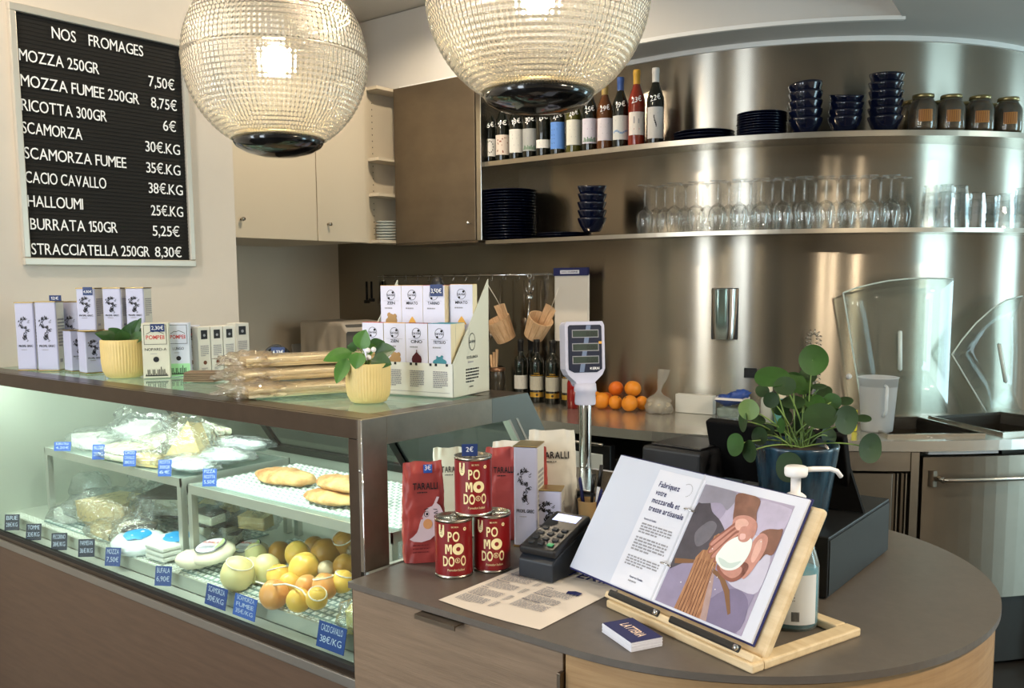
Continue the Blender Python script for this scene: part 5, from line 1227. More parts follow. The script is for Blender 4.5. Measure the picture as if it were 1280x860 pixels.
# binder
B = thing('ring_binder', 'open ring binder showing a recipe page and a printed photograph of hands', 'binder', O + Vector((0, 0, .0)), 0)
B.matrix_world = fr(O, e1, up_); BL = B
WB, HB_ = .452, .238
mb = MB(); mb.box(-WB, .002, -.003, HB_ + .003, -.006, -.003); obj('cover', mb, BINK, B, bevel=.001)
mb = MB(); mb.box(-WB + .003, -.225, 0, HB_, -.003, .0005); obj('left_sleeve', mb, pm('binder_lining', '#cdd2e0', .45), B)
mb = MB(); mb.box(-.222, -.001, 0, HB_, -.003, .0015); obj('right_sleeve', mb, pm('sleeve_gloss', '#d5d8e4', .25), B)
# recipe page (upright A5-like sheet)
xr0, xr1, yr0, yr1 = -.330, -.215, .002, .228
mb = MB(); mb.box(xr0, xr1, yr0, yr1, .0008, .0022); pg = obj('recipe_page', mb, PAPER, B)
F = lambda x, y, z=.0028: fr((x, y, z), (1, 0, 0), (0, 1, 0))
mb = MB()
for i, (s_, w2) in enumerate((('Fabriquez', .053), ('votre', .028), ('mozzarella et', .070), ('tresse artisanale', .088))): mb.text(s_, F(xr0 + .014, .196 - i * .0158), .0102, BINK, w=w2, bold=True)
mb.text('Secrets de l\'atelier', F(xr0 + .014, .130), .0036, BINK, w=.032, bold=True)
mb.greek(F(xr0 + .014, .105), .08, .021, 4, GINK, 2); mb.greek(F(xr0 + .014, .072), .082, .028, 5, GINK, 3); mb.greek(F(xr0 + .014, .044), .082, .020, 4, GINK, 4)
mb.text('Reservez l\'atelier', F(xr0 + .040, .024), .0036, BINK, w=.034, bold=True); mb.greek(F(xr0 + .040, .017), .034, .005, 1, GINK)
for i in range(14):
    a_ = .3 + i * 3.6 / 14; mb.box(-.0008, .0008, -.0006, .0006, 0, .0003, GINK, F(xr0 + .084 + .012 * cos(a_ - 1.5), .202 + .012 * sin(a_ - 1.5)))
obj('lettering', mb, None, pg)
# printed photograph on the right page
x0, x1, y0, y1 = -.212, -.022, .004, .222
mb = MB(); mb.box(x0, x1, y0, y1, .0015, .0022, pm('photo_lilac_cloth', '#a49bb3', .3, var=.15, vscale=14)); ph = obj('printed_photo', mb, None, B)
def flat(pts, m, z, sm_=True):
    p_ = smooth(pts) if sm_ else pts
    mb.add([(x0 + (x1 - x0) * min(1, max(0, p[0])), y0 + (y1 - y0) * min(1, max(0, p[1])), z) for p in p_], [tuple(range(len(p_)))], m)
SK = pm('photo_skin', '#bf877a', .35, var=.12, vscale=60); SKD = pm('photo_arm', '#7b5244', .35, var=.2, vscale=40); SKL = pm('photo_skin_light', '#d9a99b', .35, var=.08, vscale=60); SKR = pm('photo_skin_shade', '#8d5548', .35, var=.1, vscale=60)
DK = pm('photo_dark_vat', '#4a4650', .35, var=.2, vscale=30); WDK = pm('photo_wood', '#7d4c31', .4, col2='#c08d66', vscale=46, vs=(9, .8, 1))
BOWL = pm('photo_bowl', '#8d84a0', .3, var=.12, vscale=18); LGT = pm('photo_light_cloth', '#c6c2d4', .3, var=.08, vscale=18); MOZ = pm('photo_mozzarella', '#e6efe8', .25, var=.03, vscale=12); ROPE = pm('photo_rope', '#7c5638', .5)
mb = MB(); Z = .00235
flat([(.28, .62), (.34, .80), (.42, .96), (.99, .97), (.99, .82), (.80, .72), (.60, .66), (.45, .60)], pm('photo_cloth_fold', '#b5acc4', .3, var=.12, vscale=22), Z)
flat([(0, .30), (.0, .80), (.10, .90), (.20, .80), (.34, .74), (.46, .62), (.40, .38), (.12, .12)], DK, Z + .0001)
flat([(.12, .60), (.22, .72), (.32, .70), (.30, .58), (.2, .5)], pm('photo_vat_light', '#6d6a74', .3, var=.2, vscale=30), Z + .00015)
flat([(.0, .99), (.38, .99), (.36, .84), (.25, .88), (.0, .84)], pm('photo_haze', '#8f8b99', .3, var=.12, vscale=20), Z + .0002)
flat([(0, 0), (.95, 0), (.97, .30), (.84, .42), (.60, .46), (.35, .44), (.15, .36), (0, .26)], BOWL, Z + .00025, False)
flat([(.5, .0), (.93, .0), (.95, .22), (.80, .30), (.62, .22)], pm('photo_bowl_shade', '#776e8c', .3, var=.12, vscale=18), Z + .0003)
flat([(.50, .45), (.56, .62), (.70, .72), (.96, .62), (.99, .33), (.80, .30), (.66, .33)], LGT, Z + .00035)
flat([(.24, 0), (.25, .25), (.24, .42), (.28, .49), (.33, .50), (.34, .62), (.38, .65), (.42, .62), (.42, .50), (.47, .47), (.50, .36), (.56, .2), (.62, 0)], WDK, Z + .0005, False)
flat([(.50, .36), (.56, .2), (.62, 0), (.55, 0), (.50, .2), (.46, .40)], pm('photo_wood_pale', '#a98e8a', .4, var=.15, vscale=40), Z + .00055, False)
for i in range(7): u = .28 + i * .035; flat([(u, 0), (u + .008, 0), (u + .002 - .01 * i * .3, .42), (u - .004 - .01 * i * .3, .42)], pm('photo_grain', '#5a3320', .5), Z + .0006, False)
flat([(.02, .36), (.24, .40), (.24, .37), (.04, .32)], ROPE, Z + .0006, False); flat([(.48, .38), (.60, .36), (.72, .27), (.82, .12), (.80, .10), (.68, .24), (.58, .32), (.48, .35)], ROPE, Z + .00065, False)
flat([(.40, .99), (.64, .99), (.67, .88), (.70, .80), (.62, .72), (.48, .76), (.42, .88)], SKD, Z + .0007)
# upper hand: back of the hand and four fingers reaching down left round the cheese
flat([(.47, .80), (.60, .84), (.72, .80), (.74, .70), (.68, .62), (.58, .64), (.50, .70)], SK, Z + .0008)
for i, (a, b, w2) in enumerate((((.54, .76), (.33, .54), .030), ((.55, .72), (.35, .485), .030), ((.57, .69), (.40, .45), .028), ((.60, .67), (.45, .43), .024))):
    d = (Vector(b) - Vector(a)); L2 = d.length; d.normalize(); n_ = Vector((-d.y, d.x))
    P_ = [Vector(a) + n_ * w2, Vector(a) + d * L2 * .5 + n_ * w2 * 1.05, Vector(b) - d * .03 + n_ * w2 * .85, Vector(b) + d * .005, Vector(b) - d * .03 - n_ * w2 * .85, Vector(a) + d * L2 * .5 - n_ * w2 * 1.05, Vector(a) - n_ * w2]
    flat([tuple(p) for p in P_], SKR, Z + .00083 + i * .00008); flat([tuple(p + n_ * .006) for p in [Vector(a) + d * .02 + n_ * w2 * .7, Vector(b) - d * .04 + n_ * w2 * .6, Vector(b) - d * .035 - n_ * w2 * .6, Vector(a) + d * .02 - n_ * w2 * .6]], SK, Z + .00086 + i * .00008)
flat([(.50, .78), (.58, .81), (.64, .78), (.60, .72), (.53, .72)], SKL, Z + .0012)
# lower hand cupping the cheese
flat([(.78, .72), (.84, .78), (.94, .80), (.99, .80), (.99, .62), (.92, .60), (.88, .54), (.82, .60)], SKD, Z + .0009)
flat([(.75, .66), (.80, .74), (.88, .72), (.90, .62), (.87, .50), (.84, .42), (.80, .38), (.76, .44), (.75, .56)], SK, Z + .0010)
flat([(.79, .66), (.83, .70), (.86, .62), (.84, .52), (.80, .54)], SKL, Z + .0011)
flat([(.50, .40), (.58, .35), (.70, .33), (.79, .39), (.81, .48), (.74, .50), (.62, .45), (.53, .46)], SKR, Z + .0010)
flat([(.53, .41), (.60, .37), (.70, .36), (.76, .41), (.74, .46), (.62, .43)], SK, Z + .0011)
moz = [(.46, .52), (.50, .60), (.58, .665), (.66, .69), (.74, .67), (.765, .58), (.74, .48), (.68, .42), (.58, .40), (.49, .43), (.45, .47)]
flat(moz, MOZ, Z + .0013)
flat([(.48, .47), (.55, .42), (.66, .43), (.72, .50), (.62, .46), (.54, .47)], pm('photo_mozzarella_shade', '#c3d2cc', .3), Z + .00135)
flat([(.58, .74), (.66, .76), (.72, .72), (.70, .655), (.64, .635), (.59, .66)], SK, Z + .0014)
flat([(.60, .69), (.65, .70), (.665, .665), (.62, .65)], pm('photo_nail', '#e0b3ac', .3), Z + .0015)
for (u, v) in ((.38, .52), (.70, .60), (.83, .68), (.50, .28), (.55, .33), (.20, .20), (.58, .24)): mb.ball(.0011, 6, 4, WHITEP, TR(x0 + (x1 - x0) * u, y0 + (y1 - y0) * v, Z + .0012) @ Matrix.Scale(.3, 4, (0, 0, 1)))
mb.v = [tuple(p) for p in mb.v]; obj('picture', mb, None, ph)
for y in (.168, .066):
    mb = MB(); mb.tube([(-.2205 - .012 * cos(pi * i / 10), y, .002 + .010 * sin(pi * i / 10)) for i in range(11)], .0018, 8); obj('binder_ring', mb, CHROME, B)
mb = MB(); mb.box(-.223, -.2195, .0, HB_, .0015, .003); obj('spine_strip', mb, pm('spine_clear', '#c9ccd6', .3), B)

# ------------------------------------------------------------------ sanitiser bottle with pump
P = Vector((-.535, 1.418, CZ + .001)); t = thing('sanitiser_bottle', 'tall clear pump bottle of blue-green hand sanitiser with white label', 'bottle', P, facing(P) + .15)
def oval(prof, n, mb, m, ky=.62):
    mb.lathe(prof, n, m, Matrix.Scale(ky, 4, (0, 1, 0)))
hb = .205; R = .041
mb = MB(); oval([(R * .9, 0), (R, .006), (R, .105), (R * .96, .112), (R * .42, .190), (R * .36, .200), (R * .36, hb)], 36, mb, None, .8)
obj('body', mb, clear_mat('bottle_plastic', '#e4efee', .3, .08, body=.22, bodycol='#dfe8e6'), t)
mb = MB(); oval([(R * .86, .003), (R * .955, .009), (R * .955, .100), (.0001, .1005)], 36, mb, None, .79)
obj('liquid', mb, pm('teal_liquid', '#2f90ab', .3), t)
mb = MB(); cr = R * 1.012
def lab(u, v): a = -.62 + 1.9 * u - .35; return Vector((cr * sin(a), -cr * .8 * cos(a), .012 + .083 * v))
mb.grid(lab, 18, 2, pm('bottle_label', '#d6dbe0', .5), sm=True); 
for r_ in range(13):
    sub = MB(); sub.greek(Matrix.Identity(4), .050 if r_ < 8 else .022, .004, 1, seed=r_)
    for (p4) in [sub.f]:
        mb.add([(lambda a: ((cr + .0004) * sin(a), -(cr + .0004) * .8 * cos(a), .088 - r_ * .0052 + p[1]))(-.75 + p[0] / cr) for p in sub.v], sub.f, GINK)
for i in range(9): mb.add([((cr + .0004) * sin(a), -(cr + .0004) * .8 * cos(a), z) for a, z in ((-.15 + i * .035, .018), (-.15 + i * .035 + .02, .018), (-.15 + i * .035 + .02, .034), (-.15 + i * .035, .034))], [(0, 1, 2, 3)], DINK)
mb.add([((cr + .0004) * sin(a), -(cr + .0004) * .8 * cos(a), z) for a, z in ((-.95, .036), (-.45, .036), (-.45, .044), (-.95, .044))], [(0, 1, 2, 3)], NAVYL)
obj('label', mb, None, t)
mb = MB(); mb.lathe([(R * .42, 0), (R * .42, .018), (R * .3, .022), (.008, .024), (.008, .050), (.017, .051), (.0185, .055), (.0185, .064), (.016, .067), (.0001, .067)], 28, T=TR(0, 0, hb - .004)); o = obj('pump_head', mb, WHITEP, t)
q = Vector((.74, .25, 0)).normalized(); zt_ = hb + .056
pts = [Vector((0, 0, zt_)), q * .03 + Vector((0, 0, zt_ + .001)), q * .060 + Vector((0, 0, zt_)), q * .072 + Vector((0, 0, zt_ - .004)), q * .080 + Vector((0, 0, zt_ - .014))]
mb = MB(); mb.tube(pts, [.0046, .0044, .0042, .0040, .0038], 10); obj('nozzle', mb, WHITEP, t)

# ------------------------------------------------------------------ till area: cash drawer, screen, printer, scale, pen cup
t = thing('cash_drawer', 'low black metal cash drawer at the back of the counter under the blue pot', 'cash drawer', (-.835, 1.57, CZ + .003))
mb = MB(); mb.box(0, .305, 0, .366, 0, .112); obj('case', mb, pm('till_black', '#121314', .5, var=.1, vscale=40), t, bevel=.002)
mb = MB(); mb.box(.3055, .307, .004, .362, .004, .106); obj('side_plate', mb, pm('till_side', '#1d201f', .5, var=.1, vscale=30), t)
mb = MB(); mb.box(.02, .285, -.003, 0, .01, .09); obj('drawer_front', mb, BLACK, t)
DT = CZ + .115
t = thing('till_screen', 'black back of the tilted till touchscreen behind the round-leaved plant', 'screen', (-.700, 1.82, DT + .001), rad(-6))
Ms = fr((-.17, .0, .03), (1, 0, 0), (0, -.30, .95))
mb = MB(); mb.box(0, .31, 0, .135, 0, .022); obj('housing', mb, pm('dead_black', '#060607', .9, spec=.2), t, M=Ms, bevel=.004)
mb = MB(); mb.prism([(.05, .0), (.29, .0), (.25, .10), (.09, .10)], 0, .006); obj('base', mb, BLACK, t, M=TR(-.17, -.01, 0)); mb = MB(); mb.prism([(0, 0), (.09, 0), (.05, .14), (.03, .14)], 0, .30 * .1); obj('neck', mb, BLACK, t, M=fr((-.05, .05, .004), (1, 0, 0), (0, -.25, .97)))
mb = MB(); pts = [(.0, .0, .0), (.06, 0, 0), (.0, 0, .115)]; mb.prism([(0, 0), (.10, 0), (.035, .16), (.0, .16)], 0, .012); obj('side_wing', mb, MATS['dead_black'], t, M=fr((.072, -.03, .0), (1, .10, 0), (0, .15, 1)))
t = thing('receipt_printer', 'black box-shaped receipt printer left of the till screen', 'printer', (-1.0, 1.72, CZ + .001), rad(-4))
mb = MB(); mb.box(0, .15, 0, .19, 0, .208); obj('case', mb, pm('printer_black', '#1c1d20', .45), t, bevel=.008, seg=3)
mb = MB(); mb.box(.012, .138, .02, .15, .208, .213); obj('lid', mb, BLACK, t, bevel=.004)
mb = MB(); mb.box(.045, .048, -.001, 0, .10, .13); obj('slot', mb, GINK, t)
# scale with pole display
P = Vector((-1.262, 1.888, CZ))
t = thing('shop_scale', 'shop scale with chrome pole and lilac-white pole display with three readouts', 'scale', (P.x, P.y, CZ), 0)
mb = MB(); mb.box(-.020, .235, -.20, .07, .001, .085); obj('scale_body', mb, pm('scale_grey', '#b9bcc4', .4), t, bevel=.01, seg=3)
mb = MB(); mb.box(-.016, .245, -.225, -.02, .098, .102); mb.box(.05, .17, -.15, -.08, .08, .099); obj('weighing_pan', mb, STEELH, t, bevel=.002)
mb = MB(); mb.lathe([(.0155, .08), (.0155, .275)], 28); obj('pole', mb, CHROME, t)
mb = MB(); mb.lathe([(.026, .262), (.027, .268), (.0255, .292), (.029, .296), (.027, .315), (.0001, .315)], 28); obj('collar', mb, pm('lilac_plastic', '#c3c3d6', .4), t)
HD = [(-.020, 0), (.020, 0), (.026, .012), (.045, .030), (.052, .045), (.052, .155), (.047, .165), (-.047, .165), (-.052, .155), (-.052, .045), (-.045, .030), (-.026, .012)]
Mh = TR(0, 0, .305) @ RZ(facing(P) + .30) @ fr((0, .02, 0), (1, 0, 0), (0, .08, 1))
mb = MB(); mb.prism(HD, -.025, .025); o = obj('display_head', mb, MATS['lilac_plastic'], t, M=Mh, bevel=.008, seg=3)
FC = [(-.044, .044), (-.030, .036), (.030, .036), (.044, .044), (.044, .152), (.040, .156), (-.040, .156), (-.044, .152)]
mb = MB(); mb.prism(FC, .0252, .0262, pm('face_blue_black', '#23293c', .3)); mb.add([(-.016, .037, .0266), (-.004, .037, .0266), (.016, .155, .0266), (.004, .155, .0266)], [(0, 1, 2, 3)], pm('pale_swoosh', '#6f7f9c', .4))
mb.text('KERN', fr((.012, .043, .0268), (1, 0, 0), (0, 1, 0)), .006, INK, w=.024, bold=True); mb.greek(fr((-.03, .0665, .0268), (1, 0, 0), (0, 1, 0)), .05, .004, 1, GINK); mb.box(.036, .044, .108, .114, .0262, .0268, YEL); mb.box(-.030, -.020, .098, .103, .0262, .0268, GRN)
obj('face_plate', mb, None, o)
for z in (.058, .090, .124):
    mb = MB(); mb.box(-.034, .036, z, z + .020, .0262, .0270, GINK); mb.box(-.032, .034, z + .002, z + .018, .0268, .0275, pm('lcd_green', '#3f4a43', .25))
    mb.text('0.00', fr((.030, z + .004, .0279), (1, 0, 0), (0, 1, 0)), .011, pm('lcd_digit', '#1b211e', .4), w=.026, align='r'); obj('readout', mb, None, o)
# pen cup
P = on_z(737, 674, CZ); P = Vector((P.x, P.y, CZ + .001)); rr = .027
t = thing('pen_cup', 'kraft paper cup of pens in front of the scale pole', 'cup', P)
mb = MB(); mb.lathe([(rr * .72, 0), (rr, .088), (rr * 1.03, .0895), (rr * .97, .089), (rr * .70, .003), (.0001, .003)], 28, caps=False); obj('cup', mb, pm('kraft_cup', '#b08d5c', .6), t)
for k, (dx, dy, tx, ty, L_, m, lb) in enumerate(((-.010, 0, -.030, .005, .135, BINK, 'blue ballpoint pen leaning left in the cup'), (.004, -.004, .010, .0, .145, BLACK, 'black marker upright in the middle of the cup'), (.010, .006, .024, .01, .165, WHITEP, 'white pen with black cap at the right in the cup'),
                                                 (-.002, .010, .012, .02, .13, STEELH, 'thin steel pen at the back of the cup'), (.0, .0, .038, -.01, .12, BINK, 'dark blue pen leaning right in the cup'))):
    a, b = Vector((dx * .5, dy * .5, .004)), Vector((tx, ty, L_)); mb = MB(); mb.tube([a, a.lerp(b, .97), b], [.0038, .0038, .0015], 8, m)
    if k in (1, 2): mb.tube([a.lerp(b, .72), b + (b - a) * .02], .0046, 8, BLACK)
    tag(obj('pen', mb, m, loc=P), lb, 'pen', 'pens in the paper cup')
# ------------------------------------------------------------------ wine bottles on the upper shelf
BGL = pm('dark_bottle_glass', '#10130d', .08, coat=.6); AMB = pm('amber_wine', '#5a3314', .1, coat=.5); ROSE = pm('rose_wine', '#7d2818', .1, coat=.5); OLV = pm('olive_wine', '#4a4a1c', .1, coat=.5)
PRICE = pm('chalk_marker', '#ffffff', .6)
def bottle_prof(R, H, slope=True):
    return [(R * .80, .004), (R * .95, 0), (R, .005), (R, H * .56), (R * .97, H * .61), (R * .80, H * .68), (R * .55, H * .755), (R * .38, H * .82), (R * .36, H * .93), (R * .40, H * .935), (R * .40, H * .965), (R * .37, H * .985)] if slope else \
           [(R * .80, .004), (R * .95, 0), (R, .005), (R, H * .62), (R * .93, H * .67), (R * .66, H * .71), (R * .38, H * .75), (R * .36, H * .93), (R * .40, H * .935), (R * .40, H * .985)]
def bottle(P, H, lb, glass=BGL, cap=None, label='#e6e3da', lz=(.12, .40), price=None, deco=None, grp='wine bottles on the upper shelf', R=.0375, slope=True, rz=None, gold=None):
    t = thing('wine_bottle', lb, 'bottle', P, facing(P) if rz is None else rz, grp)
    mb = MB(); mb.lathe([(0.0001, .004)] + bottle_prof(R, H, slope) + [(.0001, H * .985)], 28); obj('glass_body', mb, glass, t)
    mb = MB(); mb.lathe([(R * .40, H * .80), (R * .41, H * .93), (R * .44, H * .935), (R * .44, H * .97), (R * .41, H), (.0001, H)], 20, caps=False); obj('capsule', mb, cap or BLACK, t)
    C_ = R + .0006
    if label:
        mb = MB(); mb.grid(lambda u, v: Vector((C_ * sin(-1.05 + 2.1 * u), -C_ * cos(-1.05 + 2.1 * u), H * (lz[0] + (lz[1] - lz[0]) * v))), 16, 2, pm('label_' + label[1:], label, .6))
        rnd = random.Random(int(P[0] * 1e4)); zz = H * lz[0]; hh = H * (lz[1] - lz[0])
        C2 = C_ + .0004
        def cq(a0, a1, z0, z1, m): mb.add([(C2 * sin(a), -C2 * cos(a), z) for a, z in ((a0, z0), (a1, z0), (a1, z1), (a0, z1))], [(0, 1, 2, 3)], m)
        if deco == 'rings':
            for i in range(12): a = i * .52; cq(.45 * cos(a) - .06, .45 * cos(a) + .06, zz + hh * (.5 + .33 * sin(a)), zz + hh * (.58 + .33 * sin(a)), DINK)
        elif deco == 'spots':
            for i in range(14): a, b = rnd.uniform(-.8, .7), rnd.uniform(.08, .85); cq(a, a + rnd.uniform(.06, .18), zz + hh * b, zz + hh * (b + .07), pm('rust_print', '#8a5040', .6))
        elif deco == 'blue':
            for b in (.86, .68): cq(-.1, .8, zz + hh * b, zz + hh * (b + .1), BINK)
            for b in (.2, .36, .5, .7): cq(-.8, -.4, zz + hh * b, zz + hh * (b + .03), BINK)
        elif deco == 'bird':
            for a, b in ((-.1, .55), (-.02, .48), (.06, .42), (-.16, .64), (.1, .36)): cq(a - .05, a + .05, zz + hh * b, zz + hh * (b + .10), DINK)
            for i in range(5): cq(-.6, .6, zz + hh * (.85 + .02 * i), zz + hh * (.856 + .02 * i), GINK)
        elif deco == 'wave':
            for i in range(9): cq(-.9 + i * .2, -.72 + i * .2, zz + hh * (.28 + .05 * sin(i)), zz + hh * (.36 + .05 * sin(i)), pm('wave_blue', '#7c9cc4', .6))
        elif deco == 'green':
            for i in range(12): cq(-.9 + i * .15, -.80 + i * .15, zz + hh * .06, zz + hh * (.12 + .14 * abs(sin(i * 2.))), pm('leaf_print', '#4f7a55', .6))
            cq(-.3, .3, zz + hh * .55, zz + hh * .6, pm('mauve_print', '#9c7fb0', .6))
        elif deco == 'rose':
            cq(-.3, .35, zz + hh * .22, zz + hh * .29, pm('rose_print', '#c04a5a', .6)); cq(-.35, -.2, zz + hh * .5, zz + hh * .8, GINK); cq(.2, .3, zz + hh * .5, zz + hh * .7, GINK)
        else:
            cq(-.5, .4, zz + hh * .72, zz + hh * .78, GINK); cq(-.5, .1, zz + hh * .58, zz + hh * .62, GINK); cq(-.3, .3, zz + hh * .3, zz + hh * .34, GINK)
        if deco in ('green', 'wave', 'bird'): cq(-.6, .3, zz + hh * .78, zz + hh * .83, GINK)
        obj('label', mb, None, t)
    if gold:
        mb = MB(); mb.grid(lambda u, v: Vector((C_ * sin(-1.1 + 2.2 * u), -C_ * cos(-1.1 + 2.2 * u), H * (.09 + .075 * v))), 14, 2, pm('gold_band', '#c79b3f', .35, .5)); obj('gold_band', mb, None, t); mb = MB(); mb.grid(lambda u, v: Vector((C_ * sin(-.9 + 1.8 * u), -C_ * cos(-.9 + 1.8 * u), H * (.43 + .012 * v))), 14, 2, MATS['gold_band']); obj('gold_line', mb, None, t); mb = MB()
        mb.lathe([(.0001, 0), (.006, 0)], 12, DINK, fr((0, -C_ - .0008, H * .127), (1, 0, 0), (0, 0, 1)), caps=False)
        obj('band_disc', mb, None, t); mb = MB()
        mb.text('OMBRA', TR(0, 0, H * .455), .008, pm('gold_band', '#c79b3f'), w=.03, align='c', cyl=(C_ + .001, 0)); obj('band_lettering', mb, None, t)
    if price:
        mb = MB(); k = .022; rr = R * .93
        sub = MB(); sub.text(price, Matrix.Identity(4), k, w=.044, align='c')
        vs = []
        for p in sub.v:
            z = H * .565 + p[1] + p[0] * .25; r2 = R * (1.03 if z < H * .60 else 1.03 - .22 * (z - H * .60) / (H * .08)); a = p[0] / R; vs.append((r2 * sin(a) * 1.02, -r2 * cos(a) * 1.02 - .0005, z))
        mb.add(vs, sub.f); obj('price_mark', mb, PRICE, t)
    return t
def on_shelf(px, py, R, z):
    p = on_cyl(px, py, R) if px > 772 else on_y(px, py, 5.15 - R)
    if px > 772 and p.x < -2.1: p = on_y(px, py, 5.15 - R)
    return Vector((p.x, p.y, z))
zs = Z1 + .0025
for k, (px, H, g, cap, lab, lz, pr, deco, lb) in enumerate((
    (612, .30, BGL, None, '#dedbd3', (.10, .38), '16€', 'rings', 'dark wine bottle at the left end with ring-drawing label, priced 16€'), (628, .30, BGL, None, '#d9cbbd', (.10, .42), '9€', 'spots', 'dark wine bottle with rust-spotted beige label, priced 9€'),
    (645, .30, BGL, None, '#dcdad2', (.11, .48), '18€', None, 'dark wine bottle with tall plain off-white label, priced 18€'), (662, .30, BGL, None, '#a5a7a4', (.11, .46), '30€', 'green', 'dark wine bottle with grey label and green edge'),
    (679, .30, BGL, None, '#dedcd6', (.13, .26), '13€', 'x', 'dark wine bottle with short white label, priced 13€'), (697, .30, BGL, None, '#5f8fd8', (.09, .50), '22€', 'blue', 'wine bottle with bright blue label'),
    (717, .30, OLV, None, '#dcdacd', (.12, .50), '26€', 'x', 'olive-tinted wine bottle with cream label, priced 26€'), (737, .31, BGL, None, '#d5d0dc', (.11, .47), '25€', 'green', 'dark wine bottle with lilac label and green print, priced 25€'),
    (756, .30, AMB, pm('pale_capsule', '#b59a5a', .4), '#d6cfd6', (.13, .46), '29€', 'x', 'amber wine bottle with pale pink label, priced 29€'), (775.5, .31, BGL, pm('blue_capsule', '#3b5a9c', .35), '#cfd0cc', (.11, .45), '19€', 'wave', 'dark wine bottle with blue capsule and wave label, priced 19€'),
    (795.5, .33, ROSE, pm('yellow_capsule', '#d0a23a', .4), '#e0d9d2', (.14, .44), '23€', 'rose', 'rose wine bottle with yellow capsule, priced 23€'), (819, .325, BGL, pm('white_capsule', '#cfcdc9', .4), '#c9c7c4', (.07, .48), '22€', 'bird', 'dark wine bottle with white capsule and bird label, rightmost, priced 22€'))):
    bottle(on_shelf(px, 160, 1.61, zs), H, lb, g, cap, lab, lz, pr, deco)

# ------------------------------------------------------------------ plates, bowls, jars
def plate_mesh(R):
    mb = MB(); mb.lathe([(.0001, .002), (R * .52, .002), (R * .60, 0), (R * .64, .002), (R * .97, .0105), (R, .012), (R * .99, .0135), (R * .95, .0125), (R * .66, .006), (.0001, .005)], 48, caps=False); return mesh_of('plate', mb, CERB)
def bowl_mesh(R, H):
    mb = MB(); mb.lathe([(.0001, .003), (R * .52, .003), (R * .56, 0), (R * .60, .004), (R * .82, H * .45), (R * .97, H * .86), (R, H), (R * .965, H), (R * .90, H * .80), (R * .70, H * .35), (R * .45, .010), (.0001, .008)], 40, caps=False); return mesh_of('bowl', mb, CERB)
def stackof(me, name, n, P, dz, lb, cat, grp, tilt=0, sd=1):
    rnd = random.Random(sd)
    for i in range(n):
        o = bpy.data.objects.new(name, me); COL.objects.link(o)
        o.location = (P[0] + rnd.uniform(-.0015, .0015), P[1] + rnd.uniform(-.0015, .0015), P[2] + i * dz)
        if tilt: o.rotation_euler = (tilt * i * .3 * rnd.uniform(.5, 1), tilt * i * .35 * rnd.uniform(.6, 1), 0)
        tag(o, '%s %s' % (nth(i, n), lb), cat, grp)
PL27, PL26, PL21 = plate_mesh(.137), plate_mesh(.13), plate_mesh(.103)
z2 = Z2 + .0025
stackof(PL27, 'plate', 18, on_shelf(638, 290, 1.555, z2), .0138, 'navy dinner plate of the tall stack on the lower shelf', 'plate', 'tall stack of navy plates, lower shelf')
stackof(PL27, 'plate', 2, on_shelf(706, 290, 1.555, z2), .010, 'navy plate of the low pair between plate stack and bowls', 'plate', 'low pair of navy plates, lower shelf')
B1 = bowl_mesh(.068, .062)
P = on_shelf(740, 290, 1.60, z2 + .022); stackof(B1, 'bowl', 5, P, .037, 'navy bowl of the stack on the lower shelf', 'bowl', 'navy bowls, lower shelf', .05)
stackof(PL26, 'plate', 3, on_shelf(880, 160, 1.565, zs), .012, 'navy plate of the low pile right of the wine bottles', 'plate', 'low pile of navy plates, upper shelf')
stackof(PL21, 'plate', 9, on_shelf(952, 155, 1.57, zs), .0105, 'small navy plate of the pile beside the bowls, upper shelf', 'plate', 'pile of small navy plates, upper shelf')
for px, n, s_, til, w_ in ((1007, 5, .0345, -.10, 'left'), (1056, 4, .030, .16, 'middle'), (1106, 6, .0335, .03, 'right')):
    stackof(B1, 'bowl', n, on_shelf(px, 150, 1.60, zs), s_, 'navy bowl of the %s bowl stack on the upper shelf' % w_, 'bowl', 'navy bowls, %s stack on the upper shelf' % w_, til, px)
JG = clear_mat('jar_glass', '#e4e6d6', .3, .03, body=.06); HERB = pm('preserved_herbs', '#2c2610', .35, col2='#6b4a20', vscale=34, bump=.6, bscale=40)
def jar(P, lb):
    t = thing('preserve_jar', lb, 'jar', P, facing(Vector(P)), 'preserve jars on the upper shelf'); R, H = .056, .148
    pf = [(.0001, .002), (R * .8, 0), (R * .95, .006), (R, .016), (R, H * .62), (R * .93, H * .72), (R * .72, H * .84), (R * .68, H * .92)]
    mb = MB(); mb.lathe(pf, 32, caps=False); obj('jar_glass', mb, JG, t)
    mb = MB(); mb.lathe([(.0001, .004)] + [(r * .955, z + .003) for r, z in pf[1:7]] + [(.0001, H * .80)], 28, caps=False); obj('contents', mb, HERB, t)
    mb = MB(); mb.lathe([(R * .70, H * .90), (R * .74, H * .905), (R * .74, H * .98), (R * .70, H), (.0001, H)], 32, caps=False); obj('lid', mb, pm('brass_lid', '#a39468', .3, .9), t)
    C_ = R + .0008; mb = MB(); mb.grid(lambda u, v: Vector((C_ * sin(-.25 + .95 * u), -C_ * cos(-.25 + .95 * u), H * (.24 + .32 * v))), 10, 2, pm('amber_label', '#b5793a', .5))
    for i in range(6): mb.add([((C_ + .0004) * sin(a), -(C_ + .0004) * cos(a), z) for a, z in ((-.2 + i * .14, H * .26), (-.17 + i * .14, H * .26), (-.17 + i * .14, H * .54), (-.2 + i * .14, H * .54))], [(0, 1, 2, 3)], BRN)
    obj('label', mb, None, t); return t
j0 = jar(on_shelf(1153, 150, 1.605, zs), 'preserve jar with amber label, leftmost of the front row')
for px, w_ in ((1188, 'second from the left'), (1224, 'third from the left'), (1259, 'rightmost')):
    P = on_shelf(px, 150, 1.605, zs); dup(j0, P, facing(P), 'preserve jar with amber label, %s of the front row' % w_)
